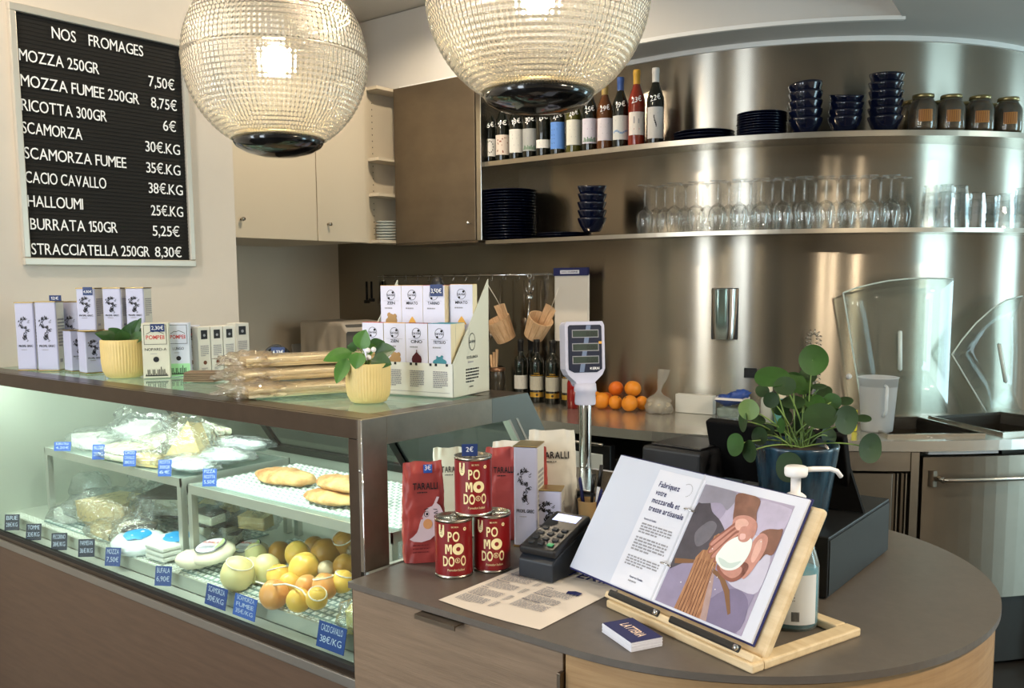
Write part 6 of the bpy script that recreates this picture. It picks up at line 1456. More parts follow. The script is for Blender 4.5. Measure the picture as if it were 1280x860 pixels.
for px, w_ in ((1140, 'left'), (1173, 'second'), (1206, 'third'), (1241, 'right')):
    P = on_shelf(px, 150, 1.478, zs); dup(j0, P, facing(P) + 1.6, 'preserve jar half hidden in the back row, %s one' % w_)
# ------------------------------------------------------------------ glasses, upside down
def wine_glass(P, lb):
    t = thing('wine_glass', lb, 'glass', P, 0, 'upturned wine glasses on the lower shelf'); H = .215
    mb = MB(); mb.lathe([(.0285, .0), (.034, .03), (.0385, .062), (.036, .088), (.024, .108), (.006, .118), (.0042, .124), (.0038, .16), (.0042, .196), (.010, .209), (.034, .2125), (.034, .2145), (.0001, .2145)], 28, caps=False)
    o = obj('glass', mb, None, t); o.data.materials.clear(); o.data.materials.append(WG)
    return t
WG = bpy.data.materials.new('thin_drinking_glass'); WG.use_nodes = True
nt = WG.node_tree; N = nt.nodes; L = nt.links; N.remove(N['Principled BSDF'])
tr = N.new('ShaderNodeBsdfTransparent'); tr.inputs[0].default_value = (.93, .94, .94, 1); gl = N.new('ShaderNodeBsdfGlossy'); gl.inputs['Roughness'].default_value = .02; gl.inputs[0].default_value = (1, 1, 1, 1)
lw = N.new('ShaderNodeLayerWeight'); lw.inputs[0].default_value = .5; pw = N.new('ShaderNodeMath'); pw.operation = 'POWER'; pw.inputs[1].default_value = 2.2; L.new(lw.outputs['Facing'], pw.inputs[0])
ma = N.new('ShaderNodeMath'); ma.operation = 'MULTIPLY_ADD'; ma.inputs[1].default_value = .75; ma.inputs[2].default_value = .07; L.new(pw.outputs[0], ma.inputs[0])
mx = N.new('ShaderNodeMixShader'); L.new(ma.outputs[0], mx.inputs[0]); L.new(tr.outputs[0], mx.inputs[1]); L.new(gl.outputs[0], mx.inputs[2]); L.new(mx.outputs[0], N['Material Output'].inputs[0])
front = [806, 843, 870, 897, 924, 951, 978, 1005, 1032, 1059, 1086, 1113]
back = [820, 831, 857, 884, 911, 938, 965, 992, 1019, 1046, 1073, 1100, 1127]
w0 = None
for row, R_, nm in ((front, 1.605, 'front'), (back, 1.52, 'back')):
    for i, px in enumerate(row):
        P = on_shelf(px, 260, R_, z2); lb = 'upturned wine glass, %s in the %s row' % (lr(i, len(row)), nm)
        if w0 is None: w0 = wine_glass(P, lb)
        else: dup(w0, P, 0, lb)
def tumbler_mesh():
    mb = MB(); mb.lathe([(.036, 0), (.034, .03), (.030, .06), (.027, .082), (.024, .086), (.0001, .086)], 10, caps=False, sm=False); mb.lathe([(.032, .002), (.028, .05), (.024, .078), (.0001, .078)], 10, caps=False, sm=False)
    return mesh_of('tumbler', mb, WG)
TM = tumbler_mesh(); TM.materials.clear(); TM.materials.append(WG)
for px, R_, n, w_ in ((1162, 1.58, 4, 'first'), (1182, 1.62, 4, 'second'), (1200, 1.59, 4, 'third'), (1221, 1.62, 3, 'fourth'), (1237, 1.52, 3, 'fifth'), (1256, 1.60, 3, 'sixth'), (1277, 1.57, 4, 'seventh')):
    stackof(TM, 'tumbler', n, on_shelf(px, 260, R_, z2), .030, 'upturned clear tumbler of the %s stack from the left' % w_, 'glass', 'tumblers, %s stack' % w_, .0, px)

# ------------------------------------------------------------------ things on the steel wall
P = on_cyl(906, 390, 1.40); a = math.atan2(P.x + 2.10, 5.15 - P.y)
t = thing('soap_dispenser', 'polished chrome dispenser fixed to the steel wall', 'dispenser', (P.x, P.y, 1.26), a)
mb = MB()
def fd(u, v):
    w2 = .060 * (.80 + .20 * v ** .6); x = (u - .5) * 2; return Vector((x * w2, -.055 * (1 - abs(x) ** 4) ** .5 * (.75 + .25 * v) - .003, .225 * v))
mb.grid(fd, 21, 12); mb.poly([fd(u / 20, 1) for u in range(21)]); mb.poly([fd(u / 20, 0) for u in range(20, -1, -1)])
obj('cover', mb, CHROME, t)
mb = MB(); mb.box(-.060, .060, -.006, 0, -.003, .229); obj('back_plate', mb, BLACK, t, bevel=.003)
# utensil rail
RY, RZ_ = 3.715, 1.560
t = thing('utensil_rail', 'steel rail with hooks along the steel wall under the cabinets', 'rail', (-3.3, RY, RZ_))
mb = MB(); mb.tube([(-.66, 0, 0), (.66, 0, 0)], .005, 8)
obj('bar', mb, CHROME, t)
for x in (-.62, 0, .62): mb = MB(); mb.tube([(x, 0, 0), (x, .034, 0)], .007, 8); obj('bracket', mb, CHROME, t)
for i in range(14):
    x = -.60 + i * .092; mb = MB(); mb.tube([(x, 0, .009), (x, -.009, .004), (x, -.008, -.02), (x, -.014, -.03), (x, -.022, -.022)], .0018, 6); obj('hook', mb, CHROME, t)
for px, L_, kind, lb in ((458, .11, 'blk', 'short black-handled tool at the left end of the rail'), (464, .10, 'blk', 'second black tool near the left end of the rail'), (478, .12, 'dark', 'dark tool hanging behind the carton display'), (611, .28, 'rod', 'long thin ladle handle hanging left of the wooden baskets'), (625, .24, 'rod', 'thin steel skewer hanging behind the left basket'), (676, .27, 'rod', 'thin ladle hanging between corkscrew and right basket'), (655, .20, 'rod', 'thin spoon hanging left of the corkscrew')):
    P = on_y(px, 345, RY - .02); t = thing('hanging_utensil', lb, 'utensil', (P.x, RY - .02, RZ_ - .028), group='utensils on the rail')
    if kind == 'rod': mb = MB(); mb.tube([(0, 0, 0), (0, 0, -L_)], .0028, 6); obj('handle', mb, STEELD, t); mb = MB(); mb.ball(.022, 12, 8, T=TR(0, 0, -L_ - .012) @ Matrix.Scale(.35, 4, (0, 1, 0))); obj('spoon_bowl', mb, STEELD, t)
    else: mb = MB(); mb.tube([(0, 0, 0), (0, 0, -L_)], .007, 8); obj('handle', mb, BLACK, t); mb = MB(); mb.box(-.02, .022, -.008, .008, -L_ - .02, -L_); obj('head', mb, BLACK if kind == 'blk' else STEELD, t, bevel=.004)
# wooden cheese baskets
def basket(px, py, R, H, rot, lb):
    P = on_y(px, py, RY - .07); t = thing('wooden_basket', lb, 'basket', (P.x, P.y, P.z), group='wooden cheese baskets on the rail'); t.rotation_euler = rot
    for i in range(12):
        a0, a1 = 2 * pi * i / 12 + .015, 2 * pi * (i + 1) / 12 - .015; hh = H * (1.45 if i in (2, 3) else 1.0); v = []
        for r_, z in ((R * .78, 0), (R, H), (R * (1 + .22 * (hh / H - 1)), hh)):
            for a in (a0, (a0 + a1) / 2, a1): v.append((r_ * cos(a), r_ * sin(a), z))
        for r_, z in ((R * .78 - .006, 0), (R - .006, H), (R * (1 + .22 * (hh / H - 1)) - .006, hh)):
            for a in (a0, (a0 + a1) / 2, a1): v.append((r_ * cos(a), r_ * sin(a), z))
        f = []
        for k in range(2 if hh > H else 1):
            for j in range(2): f += [(k * 3 + j, k * 3 + j + 1, k * 3 + j + 4, k * 3 + j + 3), (9 + k * 3 + j + 1, 9 + k * 3 + j, 9 + k * 3 + j + 3, 9 + k * 3 + j + 4)]
            f += [(k * 3, k * 3 + 3, 9 + k * 3 + 3, 9 + k * 3), (k * 3 + 2, 9 + k * 3 + 2, 9 + k * 3 + 5, k * 3 + 5)]
        tp = 6 if hh > H else 3
        for j in range(2): f.append((tp + j, tp + j + 1, 9 + tp + j + 1, 9 + tp + j))
        mb = MB(); mb.add(v, f); obj('stave', mb, WOODB, t)
    mb = MB(); mb.lathe([(.0001, .004), (R * .76, .004), (R * .76, -.002), (.0001, -.002)], 24, caps=False); obj('base', mb, WOODB, t)
    mb = MB(); mb.tube([(0, R * 1.02, H * 1.35), (0, R * .9, H * 1.9), (.005, R * .6, H * 2.6)], .0018, 6); obj('hanging_loop', mb, MATS['white_string'], t)
basket(633, 424, .068, .118, (rad(24), rad(-12), 0), 'pale wooden stave basket hanging left on the rail')
basket(667, 420, .066, .112, (rad(16), rad(32), .2), 'pale wooden stave basket hanging tilted right on the rail')
P = on_y(662, 345, RY - .03); t = thing('corkscrew', 'chrome lever corkscrew with cork puller hanging between the baskets', 'corkscrew', (P.x, P.y, RZ_ - .01))
mb = MB(); mb.tube([(.012 * cos(i * pi / 6), 0, .004 + .012 * sin(i * pi / 6)) for i in range(13)], .003, 6); obj('ring', mb, CHROME, t)
mb = MB(); mb.tube([(0, 0, -.01), (0, 0, -.09)], .007, 10); mb.lathe([(.016, 0), (.018, .01), (.014, .02)], 16, T=TR(0, 0, -.115)); obj('body', mb, CHROME, t)
for s_ in (-1, 1): mb = MB(); mb.tube([(s_ * .006, 0, -.09), (s_ * .022, 0, -.07), (s_ * .024, 0, -.045)], .004, 6); obj('lever', mb, CHROME, t)
mb = MB(); mb.tube([(0, 0, -.115), (-.01, 0, -.20), (-.022, 0, -.27)], [.006, .005, .012], 8); obj('spoon', mb, CHROME, t)
# paper bag pad
P = on_y(694, 336, RY - .03); P2 = on_y(735, 336, RY - .03)
t = thing('paper_bag_pad', 'pad of white paper bags with navy header hanging on the rail', 'paper pad', (P.x, P.y, P.z), 0); W_ = P2.x - P.x
mb = MB(); 
mb.grid(lambda u, v: Vector((u * W_, -.004 - .004 * sin(pi * u) * (1 - v), -.36 + v * .33)), 12, 16); mb.grid(lambda u, v: Vector((W_ + .012 * v * 0 + .006, .004, -.36 + v * .33)) if u > .5 else Vector((W_, -.004, -.36 + v * .33)), 2, 2)
obj('bags', mb, pm('greaseproof_paper', '#d8d2c8', .6, bump=.3, bscale=12), t)
mb = MB(); mb.box(-.002, W_ + .004, -.012, .006, -.035, .004); o = obj('header', mb, BINK, t)
mb = MB(); mb.box(W_ * .2, W_ * .78, -.0128, -.012, -.026, -.008, PAPER); mb.text('SAC CUISINE', fr((W_ * .49, -.0132, -.020), (1, 0, 0), (0, 0, 1)), .007, BINK, w=W_ * .5, align='c', bold=True); obj('header_print', mb, None, o)

# ------------------------------------------------------------------ on the back worktop
for px, lb, lab, gold in ((651, 'dark red wine bottle with white label, leftmost on the worktop', '#c9c7c0', None), (671, 'dark wine bottle with gold bands, beside the leftmost', '#b9b5a6', True), (690.5, 'dark wine bottle with gold bands under the tilted basket', '#b9b5a6', True), (711, 'dark wine bottle with gold bands behind the scale head', '#b9b5a6', True)):
    P = on_y(px, 470, 3.60); bottle(Vector((P.x, 3.60, WT + .001)), .315, lb, BGL, None, lab, (.20, .42), None, 'x', 'wine bottles on the back worktop', gold=gold, slope=False)
P = on_y(662, 470, 3.68); bottle(Vector((P.x, 3.69, WT + .001)), .315, 'dark wine bottle half hidden behind the gold-banded ones', BGL, None, None, grp='wine bottles on the back worktop', slope=False)
P = on_y(716, 470, 3.52); t = thing('red_bottle', 'small red glass bottle behind the scale head', 'bottle', (P.x, 3.52, WT + .001)); mb = MB(); mb.lathe([(.0001, 0), (.028, .001), (.028, .12), (.012, .17), (.011, .20), (.0001, .20)], 24); obj('glass_body', mb, pm('red_glass', '#8f1717', .1, coat=.5), t); mb = MB(); mb.lathe([(.013, .19), (.013, .212), (.0001, .212)], 16); obj('cap', mb, BLACK, t)
OR = pm('orange_peel', '#e58f26', .42, var=.05, vscale=12, bump=.25, bscale=220, sub=.1); OR2 = pm('deep_orange_peel', '#dd6f1c', .42, var=.05, vscale=12, bump=.25, bscale=220, sub=.1)
def orange(px, py, rp, Y, m, lb, z=None):
    p = on_y(px, py, Y); r = rp * depth(p) / FL; t = thing('orange', lb, 'orange', (p.x, Y, z if z else WT + r), random.uniform(0, 3), 'oranges on the worktop')
    mb = MB(); mb.ball(r, 24, 16, fn=lambda q: Vector((q.x * r, q.y * r, q.z * r * (.95 - .04 * abs(q.z) ** 8)))); obj('fruit', mb, m, t)
    mb = MB(); mb.lathe([(.0001, .001), (.004, 0), (.0035, -.002)], 8, T=TR(0, 0, r * .93)); obj('stem_scar', mb, LEAFD, t); t.rotation_euler = (random.uniform(-.8, .8), random.uniform(-.8, .8), 0)
for px, py, rp, Y, m, w_ in ((713, 500, 10, 3.62, OR, 'leftmost of the front row, left of the scale pole'), (734, 501, 10, 3.66, OR, 'just right of the scale pole'), (752, 502, 10.5, 3.58, OR, 'large one third in the front row'), (769.5, 502, 9, 3.60, OR, 'fourth in the front row'), (787, 504, 10.5, 3.58, OR, 'fifth in the front row'),
                             (803, 498, 9, 3.66, OR, 'rightmost, beside the knotted bag'), (744, 493, 8.5, 3.70, OR, 'half hidden in the back row, left'), (758, 492, 8.5, 3.70, OR2, 'half hidden in the back row, centre')):
    orange(px, py, rp, Y, m, 'orange, ' + w_)
orange(770, 487, 9.5, 3.66, OR2, 'deep orange fruit resting on top of the front row', WT + .092); orange(791, 487, 10.5, 3.66, OR, 'orange resting on top at the right of the heap', WT + .098)
P = on_y(823, 505, 3.62); t = thing('knotted_bag', 'small knotted clear bag of white produce beside the oranges', 'bag', (P.x, 3.62, WT + .002))
mb = MB(); mb.ball(1, 24, 14, fn=lambda q: Vector((q.x * .058 * (1 + .12 * noise.noise(q * 4)), q.y * .045, .034 + q.z * .034 * (1 + .1 * noise.noise(q * 3))))); obj('contents', mb, pm('bag_contents', '#b5ae9c', .6, var=.3, vscale=60), t)
def kb(u, v):
    prof = ((0, .060), (.15, .064), (.30, .055), (.42, .022), (.50, .010), (.58, .012), (.75, .022), (1, .030)); a_ = 2 * pi * u
    for (v0, r0_), (v1, r1_) in zip(prof, prof[1:]):
        if v0 <= v <= v1: rr_ = r0_ + (r1_ - r0_) * (v - v0) / (v1 - v0)
    k_ = 1 + .3 * noise.noise(Vector((cos(a_) * 2, sin(a_) * 2, v * 7))); zz_ = .20 * v
    return Vector((rr_ * cos(a_) * k_ + .05 * max(0, v - .45), rr_ * sin(a_) * k_ * (.75 if v < .4 else .4), zz_ if v > .02 else .001))
mb = MB(); mb.grid(kb, 30, 30, closed_u=True); obj('film', mb, clear_mat('milky_film', '#eeeeee', .4, .15, body=.28, bodycol='#e5e2da', bump=.9, bscale=60), t)
P = on_y(870, 505, 3.70); mb = MB(); mb.box(-.10, .08, -.02, .02, 0, .085)
tag(obj('white_carton', mb, pm('white_card_box', '#d9dbd8', .5), loc=(P.x, 3.715, WT + .001), rot=(0, 0, .1), bevel=.002), 'low white carton lying against the steel wall', 'box')
P = on_cyl(915, 505, 1.58); t = thing('glove_tub', 'clear plastic tub holding blue gloves', 'tub', (P.x, P.y, WT + .001), .12)
mb = MB(); mb.prism([(-.060, -.045), (.060, -.045), (.060, .045), (-.060, .045)], 0, .095); obj('tub', mb, ACRY, t, bevel=.008)
mb = MB(); mb.box(-.064, .064, -.049, -.044, .088, .098); mb.box(-.064, .064, .044, .049, .088, .098); mb.box(-.064, -.059, -.049, .049, .088, .098); mb.box(.059, .064, -.049, .049, .088, .098); obj('rim', mb, WHITEP, t)
GLV = pm('blue_nitrile', '#31519f', .4, var=.15, vscale=30)
for k, (x, y, z, lb) in enumerate(((-.02, 0, .085, 'crumpled blue glove lying over the tub, left'), (.025, .01, .105, 'crumpled blue glove on top of the tub'))):
    mb = MB(); mb.ball(1, 22, 14, fn=lambda q: Vector((q.x * .048 * (1 + .5 * noise.noise(q * 2.5 + Vector((k, 0, 0)))), q.y * .030 * (1 + .4 * noise.noise(q * 4)), q.z * .024 * (1 + .5 * noise.noise(q * 3 + Vector((0, k, 0)))))))
    o = obj('glove', mb, GLV, loc=Vector((P.x, P.y, WT)) + Vector((x, y, z)), rot=(0, -.3 * k, .3)); tag(o, lb, 'glove', 'blue gloves in the tub')
mb = MB(); mb.box(-.055, .055, -.04, .04, .006, .05); tag(obj('folded_cloth', mb, pm('grey_green_cloth', '#6f7a70', .8, var=.3, vscale=40), loc=(P.x, P.y, WT + .004), rot=(0, 0, .12), bevel=.01), 'grey-green folded cloth in the clear tub under the gloves', 'cloth')
# spray faucet
P = on_cyl(1016, 500, 1.52); t = thing('spray_faucet', 'pre-rinse spring faucet behind the round-leaved plant', 'faucet', (P.x, P.y, WT))
mb = MB(); mb.lathe([(.022, 0), (.022, .01), (.012, .02), (.012, .17), (.0001, .17)], 20); obj('column', mb, CHROME, t)
pts = []; 
for i in range(340):
    u = i / 339; ph = u * 2 * pi * 26
    if u < .42: c = Vector((.018, 0, .16 + .20 * u / .42)); d = Vector((0, 0, 1)); n1 = Vector((1, 0, 0))
    elif u < .60: a_ = (u - .42) / .18 * pi; c = Vector((.018 - .022 + .022 * cos(a_), 0, .36 + .022 * sin(a_))); d = Vector((-sin(a_), 0, cos(a_))); n1 = Vector((cos(a_), 0, sin(a_)))
    else: c = Vector((-.026, 0, .36 - .17 * (u - .6) / .4)); n1 = Vector((-1, 0, 0))
    pts.append(c + (n1 * cos(ph) + Vector((0, 1, 0)) * sin(ph)) * .0105)
mb = MB(); mb.tube(pts, .0028, 5); obj('spring', mb, STEELH, t)
mb = MB(); mb.tube([(-.026, 0, .20), (-.026, 0, .10)], [.008, .014], 12); obj('spray_head', mb, BLACK, t)
mb = MB(); mb.tube([(0, 0, .15), (.05, -.005, .15)], .006, 8); mb.tube([(.05, -.005, .15), (.05, -.005, .06)], .005, 8); obj('support_arm', mb, CHROME, t)
# bottles behind the plant
for k, (px, h_, m, lb, cat) in enumerate(((960, .16, pm('clear_bottle', '#b8bfb9', .2), 'clear squat bottle with pale cap behind the plant leaves', 'bottle'), (977, .13, pm('teal_bottle', '#5da2a4', .3), 'small bottle with teal label among the plant stems', 'bottle'))):
    P = on_cyl(px, 500, 1.62 + .03 * k); t = thing('cleaning_bottle', lb, cat, (P.x, P.y, WT + .001), group='small bottles by the sink'); mb = MB(); mb.lathe([(.0001, 0), (.030, .001), (.030, h_ * .6), (.016, h_ * .8), (.014, h_ * .85)], 20); obj('body', mb, m, t); mb = MB(); mb.lathe([(.018, h_ * .84), (.018, h_), (.0001, h_)], 16); obj('cap', mb, pm('beige_cap', '#cfc6b4', .5), t)
P = on_cyl(938, 480, 1.402); mb = MB(); mb.box(-.028, .028, -.012, 0, -.022, .022); tag(obj('small_black_box', mb, BLACK, loc=(P.x, P.y, 1.11), rot=(0, 0, math.atan2(P.x + 2.1, 5.15 - P.y))), 'small dark box fixed to the steel wall above the plant', 'box')
P = on_cyl(1061, 490, 1.402); mb = MB(); mb.lathe([(.012, 0), (.012, .008), (.0001, .010)], 14, T=Matrix.Rotation(H2, 4, 'X')); tag(obj('wall_plug', mb, WHITEP, loc=(P.x, P.y, 1.10)), 'small round white wall plug left of the measuring jug', 'plug')
# yellow sponge bottle
P = on_cyl(1068, 535, 1.80); mb = MB(); mb.box(-.008, .008, -.012, .012, 0, .085); tag(obj('yellow_scourer', mb, pm('yellow_scourer', '#d9d32a', .6), loc=(P.x, P.y, WT + .001), bevel=.004), 'narrow yellow scourer standing against the measuring jug', 'scourer')
# measuring jug
P = on_z(1090, 541, WT); t = thing('measuring_jug', 'translucent plastic measuring jug on the worktop', 'jug', (P.x, P.y + .06, WT + .001), 0)
MJ = clear_mat('jug_plastic', '#e9ecee', .3, .15, body=.60, bodycol='#eef1f3')
mb = MB(); mb.lathe([(.0001, .002), (.057, 0), (.060, .004), (.074, .212), (.078, .216), (.075, .217), (.057, .006), (.0001, .005)], 36, caps=False); obj('body', mb, MJ, t)
fa = facing(Vector((P.x, P.y, 0))); hd = Vector((cos(fa - H2 + .35), sin(fa - H2 + .35), 0))
mb = MB(); mb.tube([hd * .070 + Vector((0, 0, .19)), hd * .092 + Vector((0, 0, .185)), hd * .092 + Vector((0, 0, .09)), hd * .066 + Vector((0, 0, .065))], .006, 8); obj('handle', mb, MJ, t)
# acrylic lids of the sink wells
GEDGE = pm('pale_acrylic_edge', '#c9d6d2', .2)
def lid(poly, R_, lb, handle, tipm):
    P0 = on_cyl(poly[0][0], poly[0][1], R_); t = thing('acrylic_lid', lb, 'lid', P0, 0, 'clear curved lids of the sink wells'); MI = TR(*(-P0))
    ring_ = []
    for (ax, ay), (bx, by) in zip(poly, poly[1:] + poly[:1]):
        for k in range(8): ring_.append(on_cyl(ax + (bx - ax) * k / 8, ay + (by - ay) * k / 8, R_))
    c = sum(ring_, Vector()) / len(ring_); n_ = len(ring_)
    c2 = Vector((-2.10, 5.15, 0)); ca = math.atan2(c.x + 2.10, 5.15 - c.y); cc = Vector((-2.10 + R_ * sin(ca), 5.15 - R_ * cos(ca), c.z))
    mids = []
    for p in ring_:
        a_ = math.atan2(p.x + 2.10, 5.15 - p.y); a2 = (a_ + ca) / 2; mids.append(Vector((-2.10 + R_ * sin(a2), 5.15 - R_ * cos(a2), (p.z + c.z) / 2)))
    v = ring_ + mids + [cc]; f = [(i, (i + 1) % n_, n_ + (i + 1) % n_, n_ + i) for i in range(n_)] + [(n_ + i, n_ + (i + 1) % n_, 2 * n_) for i in range(n_)]
    mb = MB(); mb.add(v, f, None, True); o = obj('sheet', mb, ACRY, t, M=MI); sd = o.modifiers.new('thick', 'SOLIDIFY'); sd.thickness = .005
    for a_, b_ in tipm:
        mb = MB(); mb.tube([on_cyl(a_[0] + (b_[0] - a_[0]) * k / 8, a_[1] + (b_[1] - a_[1]) * k / 8, R_) for k in range(9)], .0035, 6); obj('edge', mb, GEDGE, t, M=MI)
    (hx_, hy), (gx, gy) = handle; A, B = on_cyl(hx_, hy, R_ + .02), on_cyl(gx, gy, R_ + .02)
    ar = [on_cyl(hx_, hy, R_), A, B, on_cyl(gx, gy, R_)]; mb = MB(); mb.tube(ar, .009, 4); obj('handle', mb, GEDGE, t, M=MI)
top1 = [(1054, 366), (1070, 360), (1090, 355), (1110, 351), (1135, 348.5), (1160, 347.5), (1191, 348.5)]
lid(top1 + [(1187, 430), (1183, 516), (1078, 519)], 1.49, 'curved clear acrylic lid with white handle, left one', ((1125, 415), (1125, 462)), [((1054, 366), (1079, 519))] + list(zip(top1, top1[1:])))
arc2 = [(1190, 443), (1203, 424), (1220, 404), (1240, 386), (1258, 375), (1278, 370)]
lid(arc2 + [(1279, 450), (1276, 516), (1234, 517)], 1.47, 'curved clear acrylic lid with pointed side and handle, right one', ((1249, 431), (1257, 477)), [((1190, 443), (1234, 517))] + list(zip(arc2, arc2[1:])))

# ------------------------------------------------------------------ back left corner
zc_ = on_y(432, 402, 3.42).z; hc = zc_ - WT
P = on_y(432, 402, 3.42); t = thing('draped_crate', 'off-white cloth draped over a tall crate in the back left corner', 'cloth', (P.x - .02, 3.42, WT))
mb = MB(); mb.box(-.20, .16, -.12, .14, 0, hc - .010); obj('crate', mb, pm('grey_crate', '#6e6a64', .6), t, bevel=.005)
mb = MB()
def dr_(u, v):
    x = -.215 + .39 * u; fold = .007 * sin(u * 26) + .004 * sin(u * 11)
    if v < .5: y = -.128 + fold * (1 - 2 * v) - .006; z = hc - .24 * (1 - 2 * v) * (1 + .15 * sin(u * 5))
    else: y = -.134 + .29 * (v - .5) * 2; z = hc + .006 * noise.noise(Vector((x * 9, y * 9, 0))) + .004
    if u > .92: z -= .05 * (u - .92) / .08
    return Vector((x + fold * .3, y, z))
mb.grid(dr_, 36, 30); obj('cloth', mb, pm('off_white_cloth', '#d6cbbd', .8, var=.04, vscale=9), t)
P = on_x(371, 438, -4.349); mb = MB(); mb.box(0, .012, -.04, .04, -.04, .04); tag(obj('wall_socket', mb, WHITEP, loc=(-4.349, P.y, P.z), bevel=.004), 'white wall socket in the recess at the back left', 'socket')
P = on_y(392, 434, 3.35); zp_ = on_y(392, 428, 3.40).z - WT; t = thing('wall_phone', 'black cordless phone on its stand in the back left corner', 'phone', (on_y(392, 430, 3.40).x, 3.40, WT + .001)); mb = MB(); mb.box(-.05, .05, -.03, .03, 0, zp_ - .05); obj('base', mb, BLACK, t, bevel=.01); mb = MB(); mb.box(-.02, .03, -.045, -.03, zp_ - .2, zp_); obj('handset', mb, MATTEB, t, bevel=.006)
P = on_y(622, 468, 3.55); t = thing('spice_jar', 'small flip-top glass jar left of the wine bottles', 'jar', (P.x, 3.55, WT + .001)); mb = MB(); mb.lathe([(.0001, 0), (.04, .001), (.04, .13), (.034, .15)], 24); obj('body', mb, pm('murky_jar', '#3c372f', .15), t); mb = MB(); mb.lathe([(.038, .148), (.040, .152), (.040, .165), (.0001, .168)], 24); obj('lid', mb, pm('copper_lid', '#8d6b54', .3, .8), t)
P = on_y(615, 452, 3.62); t = thing('utensil_pot', 'dark pot of wooden spoons behind the carton display', 'pot', (P.x, 3.64, WT + .001)); mb = MB(); mb.lathe([(.0001, 0), (.045, .001), (.05, .16), (.045, .16), (.04, .02)], 24); obj('pot', mb, BLACK, t)
for i in range(3): mb = MB(); mb.tube([(-.01 + .01 * i, 0, .02), (-.03 + .02 * i, .01, .22 + .015 * i)], [.004, .008], 8); tag(obj('wooden_spoon', mb, WOODB, loc=(P.x, 3.64, WT + .001)), '%s wooden spoon handle in the dark pot' % ('left', 'middle', 'right')[i], 'spoon', 'wooden spoons in the dark pot')
# ------------------------------------------------------------------ menu board on the left wall
BX = -3.139
t = thing('letter_board', 'large black letter board with cheese prices in a pale metal frame on the left wall', 'menu board', (BX, 1.66, 1.60))
MI = TR(-BX, -1.66, -1.60)
y0, y1, z0, z1 = 1.368, 1.957, 1.613, 2.403
mb = MB(); mb.box(BX, BX + .008, y0, y1, z0, z1)
n = 60
for i in range(n): z = z0 + (z1 - z0) * i / n; mb.box(BX + .008, BX + .0095, y0, y1, z, z + (z1 - z0) / n * .55)
o = obj('felt_panel', mb, pm('black_felt', '#191714', .85), t, M=MI)
FRM = pm('pale_aluminium', '#cfc8bb', .4, .5)
for (a, b, c, d) in ((y0 - .022, y0 - .0002, z0 + .0002, z1 - .0002), (y1 + .0002, y1 + .022, z0 + .0002, z1 - .0002), (y0 - .022, y1 + .022, z1, z1 + .025), (y0 - .022, y1 + .022, z0 - .025, z0)):
    mb = MB(); mb.box(BX, BX + .022, a, b, c, d); obj('frame_rail', mb, FRM, t, M=MI, bevel=.003)
LET = pm('white_letters', '#ffffff', .5)
rows = [('MOZZA 250GR', 24, 75, 124, '7,50€', 186, 107.5, 218), ('MOZZA FUMEE 250GR', 26, 107, 174, '8,75€', 189, 134, 221), ('RICOTTA 300GR', 27, 137.6, 133.5, '6€', 204, 163, 220), ('SCAMORZA', 27.7, 166, 103, '30€.KG', 182, 189, 225),
        ('SCAMORZA FUMEE', 30.5, 197.7, 158, '35€.KG', 183, 215.5, 225.5), ('CACIO CAVALLO', 31.6, 228, 133, '38€.KG', 186, 241, 228.5), ('HALLOUMI', 34.8, 258, 104, '25€.KG', 189, 269, 229), ('BURRATA 150GR', 38, 286.7, 147, '5,25€', 191, 294.6, 224.5), ('STRACCIATELLA 250GR', 39.5, 318, 187, '8,30€', 194, 321, 227)]
def line(s_, px, py, pe):
    A = on_x(px, py, BX + .012); s = (353 - 0); B = on_x(pe, py + (353 - py) / (1585 - px) * (pe - px), BX + .012)
    mb = MB(); mb.text(s_, fr((A.x, A.y, A.z), (0, 1, 0), (0, 0, 1)), (.037), LET, w=B.y - A.y, bold=False); o = obj('lettering_line', mb, LET, t, M=MI)
    sd = o.modifiers.new('thick', 'SOLIDIFY'); sd.thickness = .0015; sd.offset = 1
line('NOS', 65, 47.5, 95); line('FROMAGES', 111, 57, 179)
for a, b, c, d, e, f, g, h in rows: line(a, b, c, d); line(e, f, g, h)

# ------------------------------------------------------------------ pendant globes
def globe_mat():
    m = bpy.data.materials.new('prismatic_glass'); m.use_nodes = True; nt = m.node_tree; N = nt.nodes; L = nt.links; N.remove(N['Principled BSDF'])
    rf = N.new('ShaderNodeBsdfRefraction'); rf.inputs['IOR'].default_value = 1.22; rf.inputs['Roughness'].default_value = .06; rf.inputs[0].default_value = (1, .97, .90, 1)
    tl = N.new('ShaderNodeBsdfTranslucent'); tl.inputs[0].default_value = (1, .95, .82, 1)
    gl = N.new('ShaderNodeBsdfGlossy'); gl.inputs['Roughness'].default_value = .12
    tp = N.new('ShaderNodeBsdfTransparent'); tp.inputs[0].default_value = (.97, .96, .90, 1)
    a = N.new('ShaderNodeMixShader'); a.inputs[0].default_value = GT[0]; L.new(rf.outputs[0], a.inputs[1]); L.new(tl.outputs[0], a.inputs[2])
    b = N.new('ShaderNodeMixShader'); b.inputs[0].default_value = GT[1]; L.new(a.outputs[0], b.inputs[1]); L.new(tp.outputs[0], b.inputs[2])
    c = N.new('ShaderNodeMixShader'); c.inputs[0].default_value = GT[2]; L.new(b.outputs[0], c.inputs[1]); L.new(gl.outputs[0], c.inputs[2])
    L.new(c.outputs[0], N['Material Output'].inputs[0]); return m
GT = (.09, .20, .15)
GM = globe_mat(); GR = .19
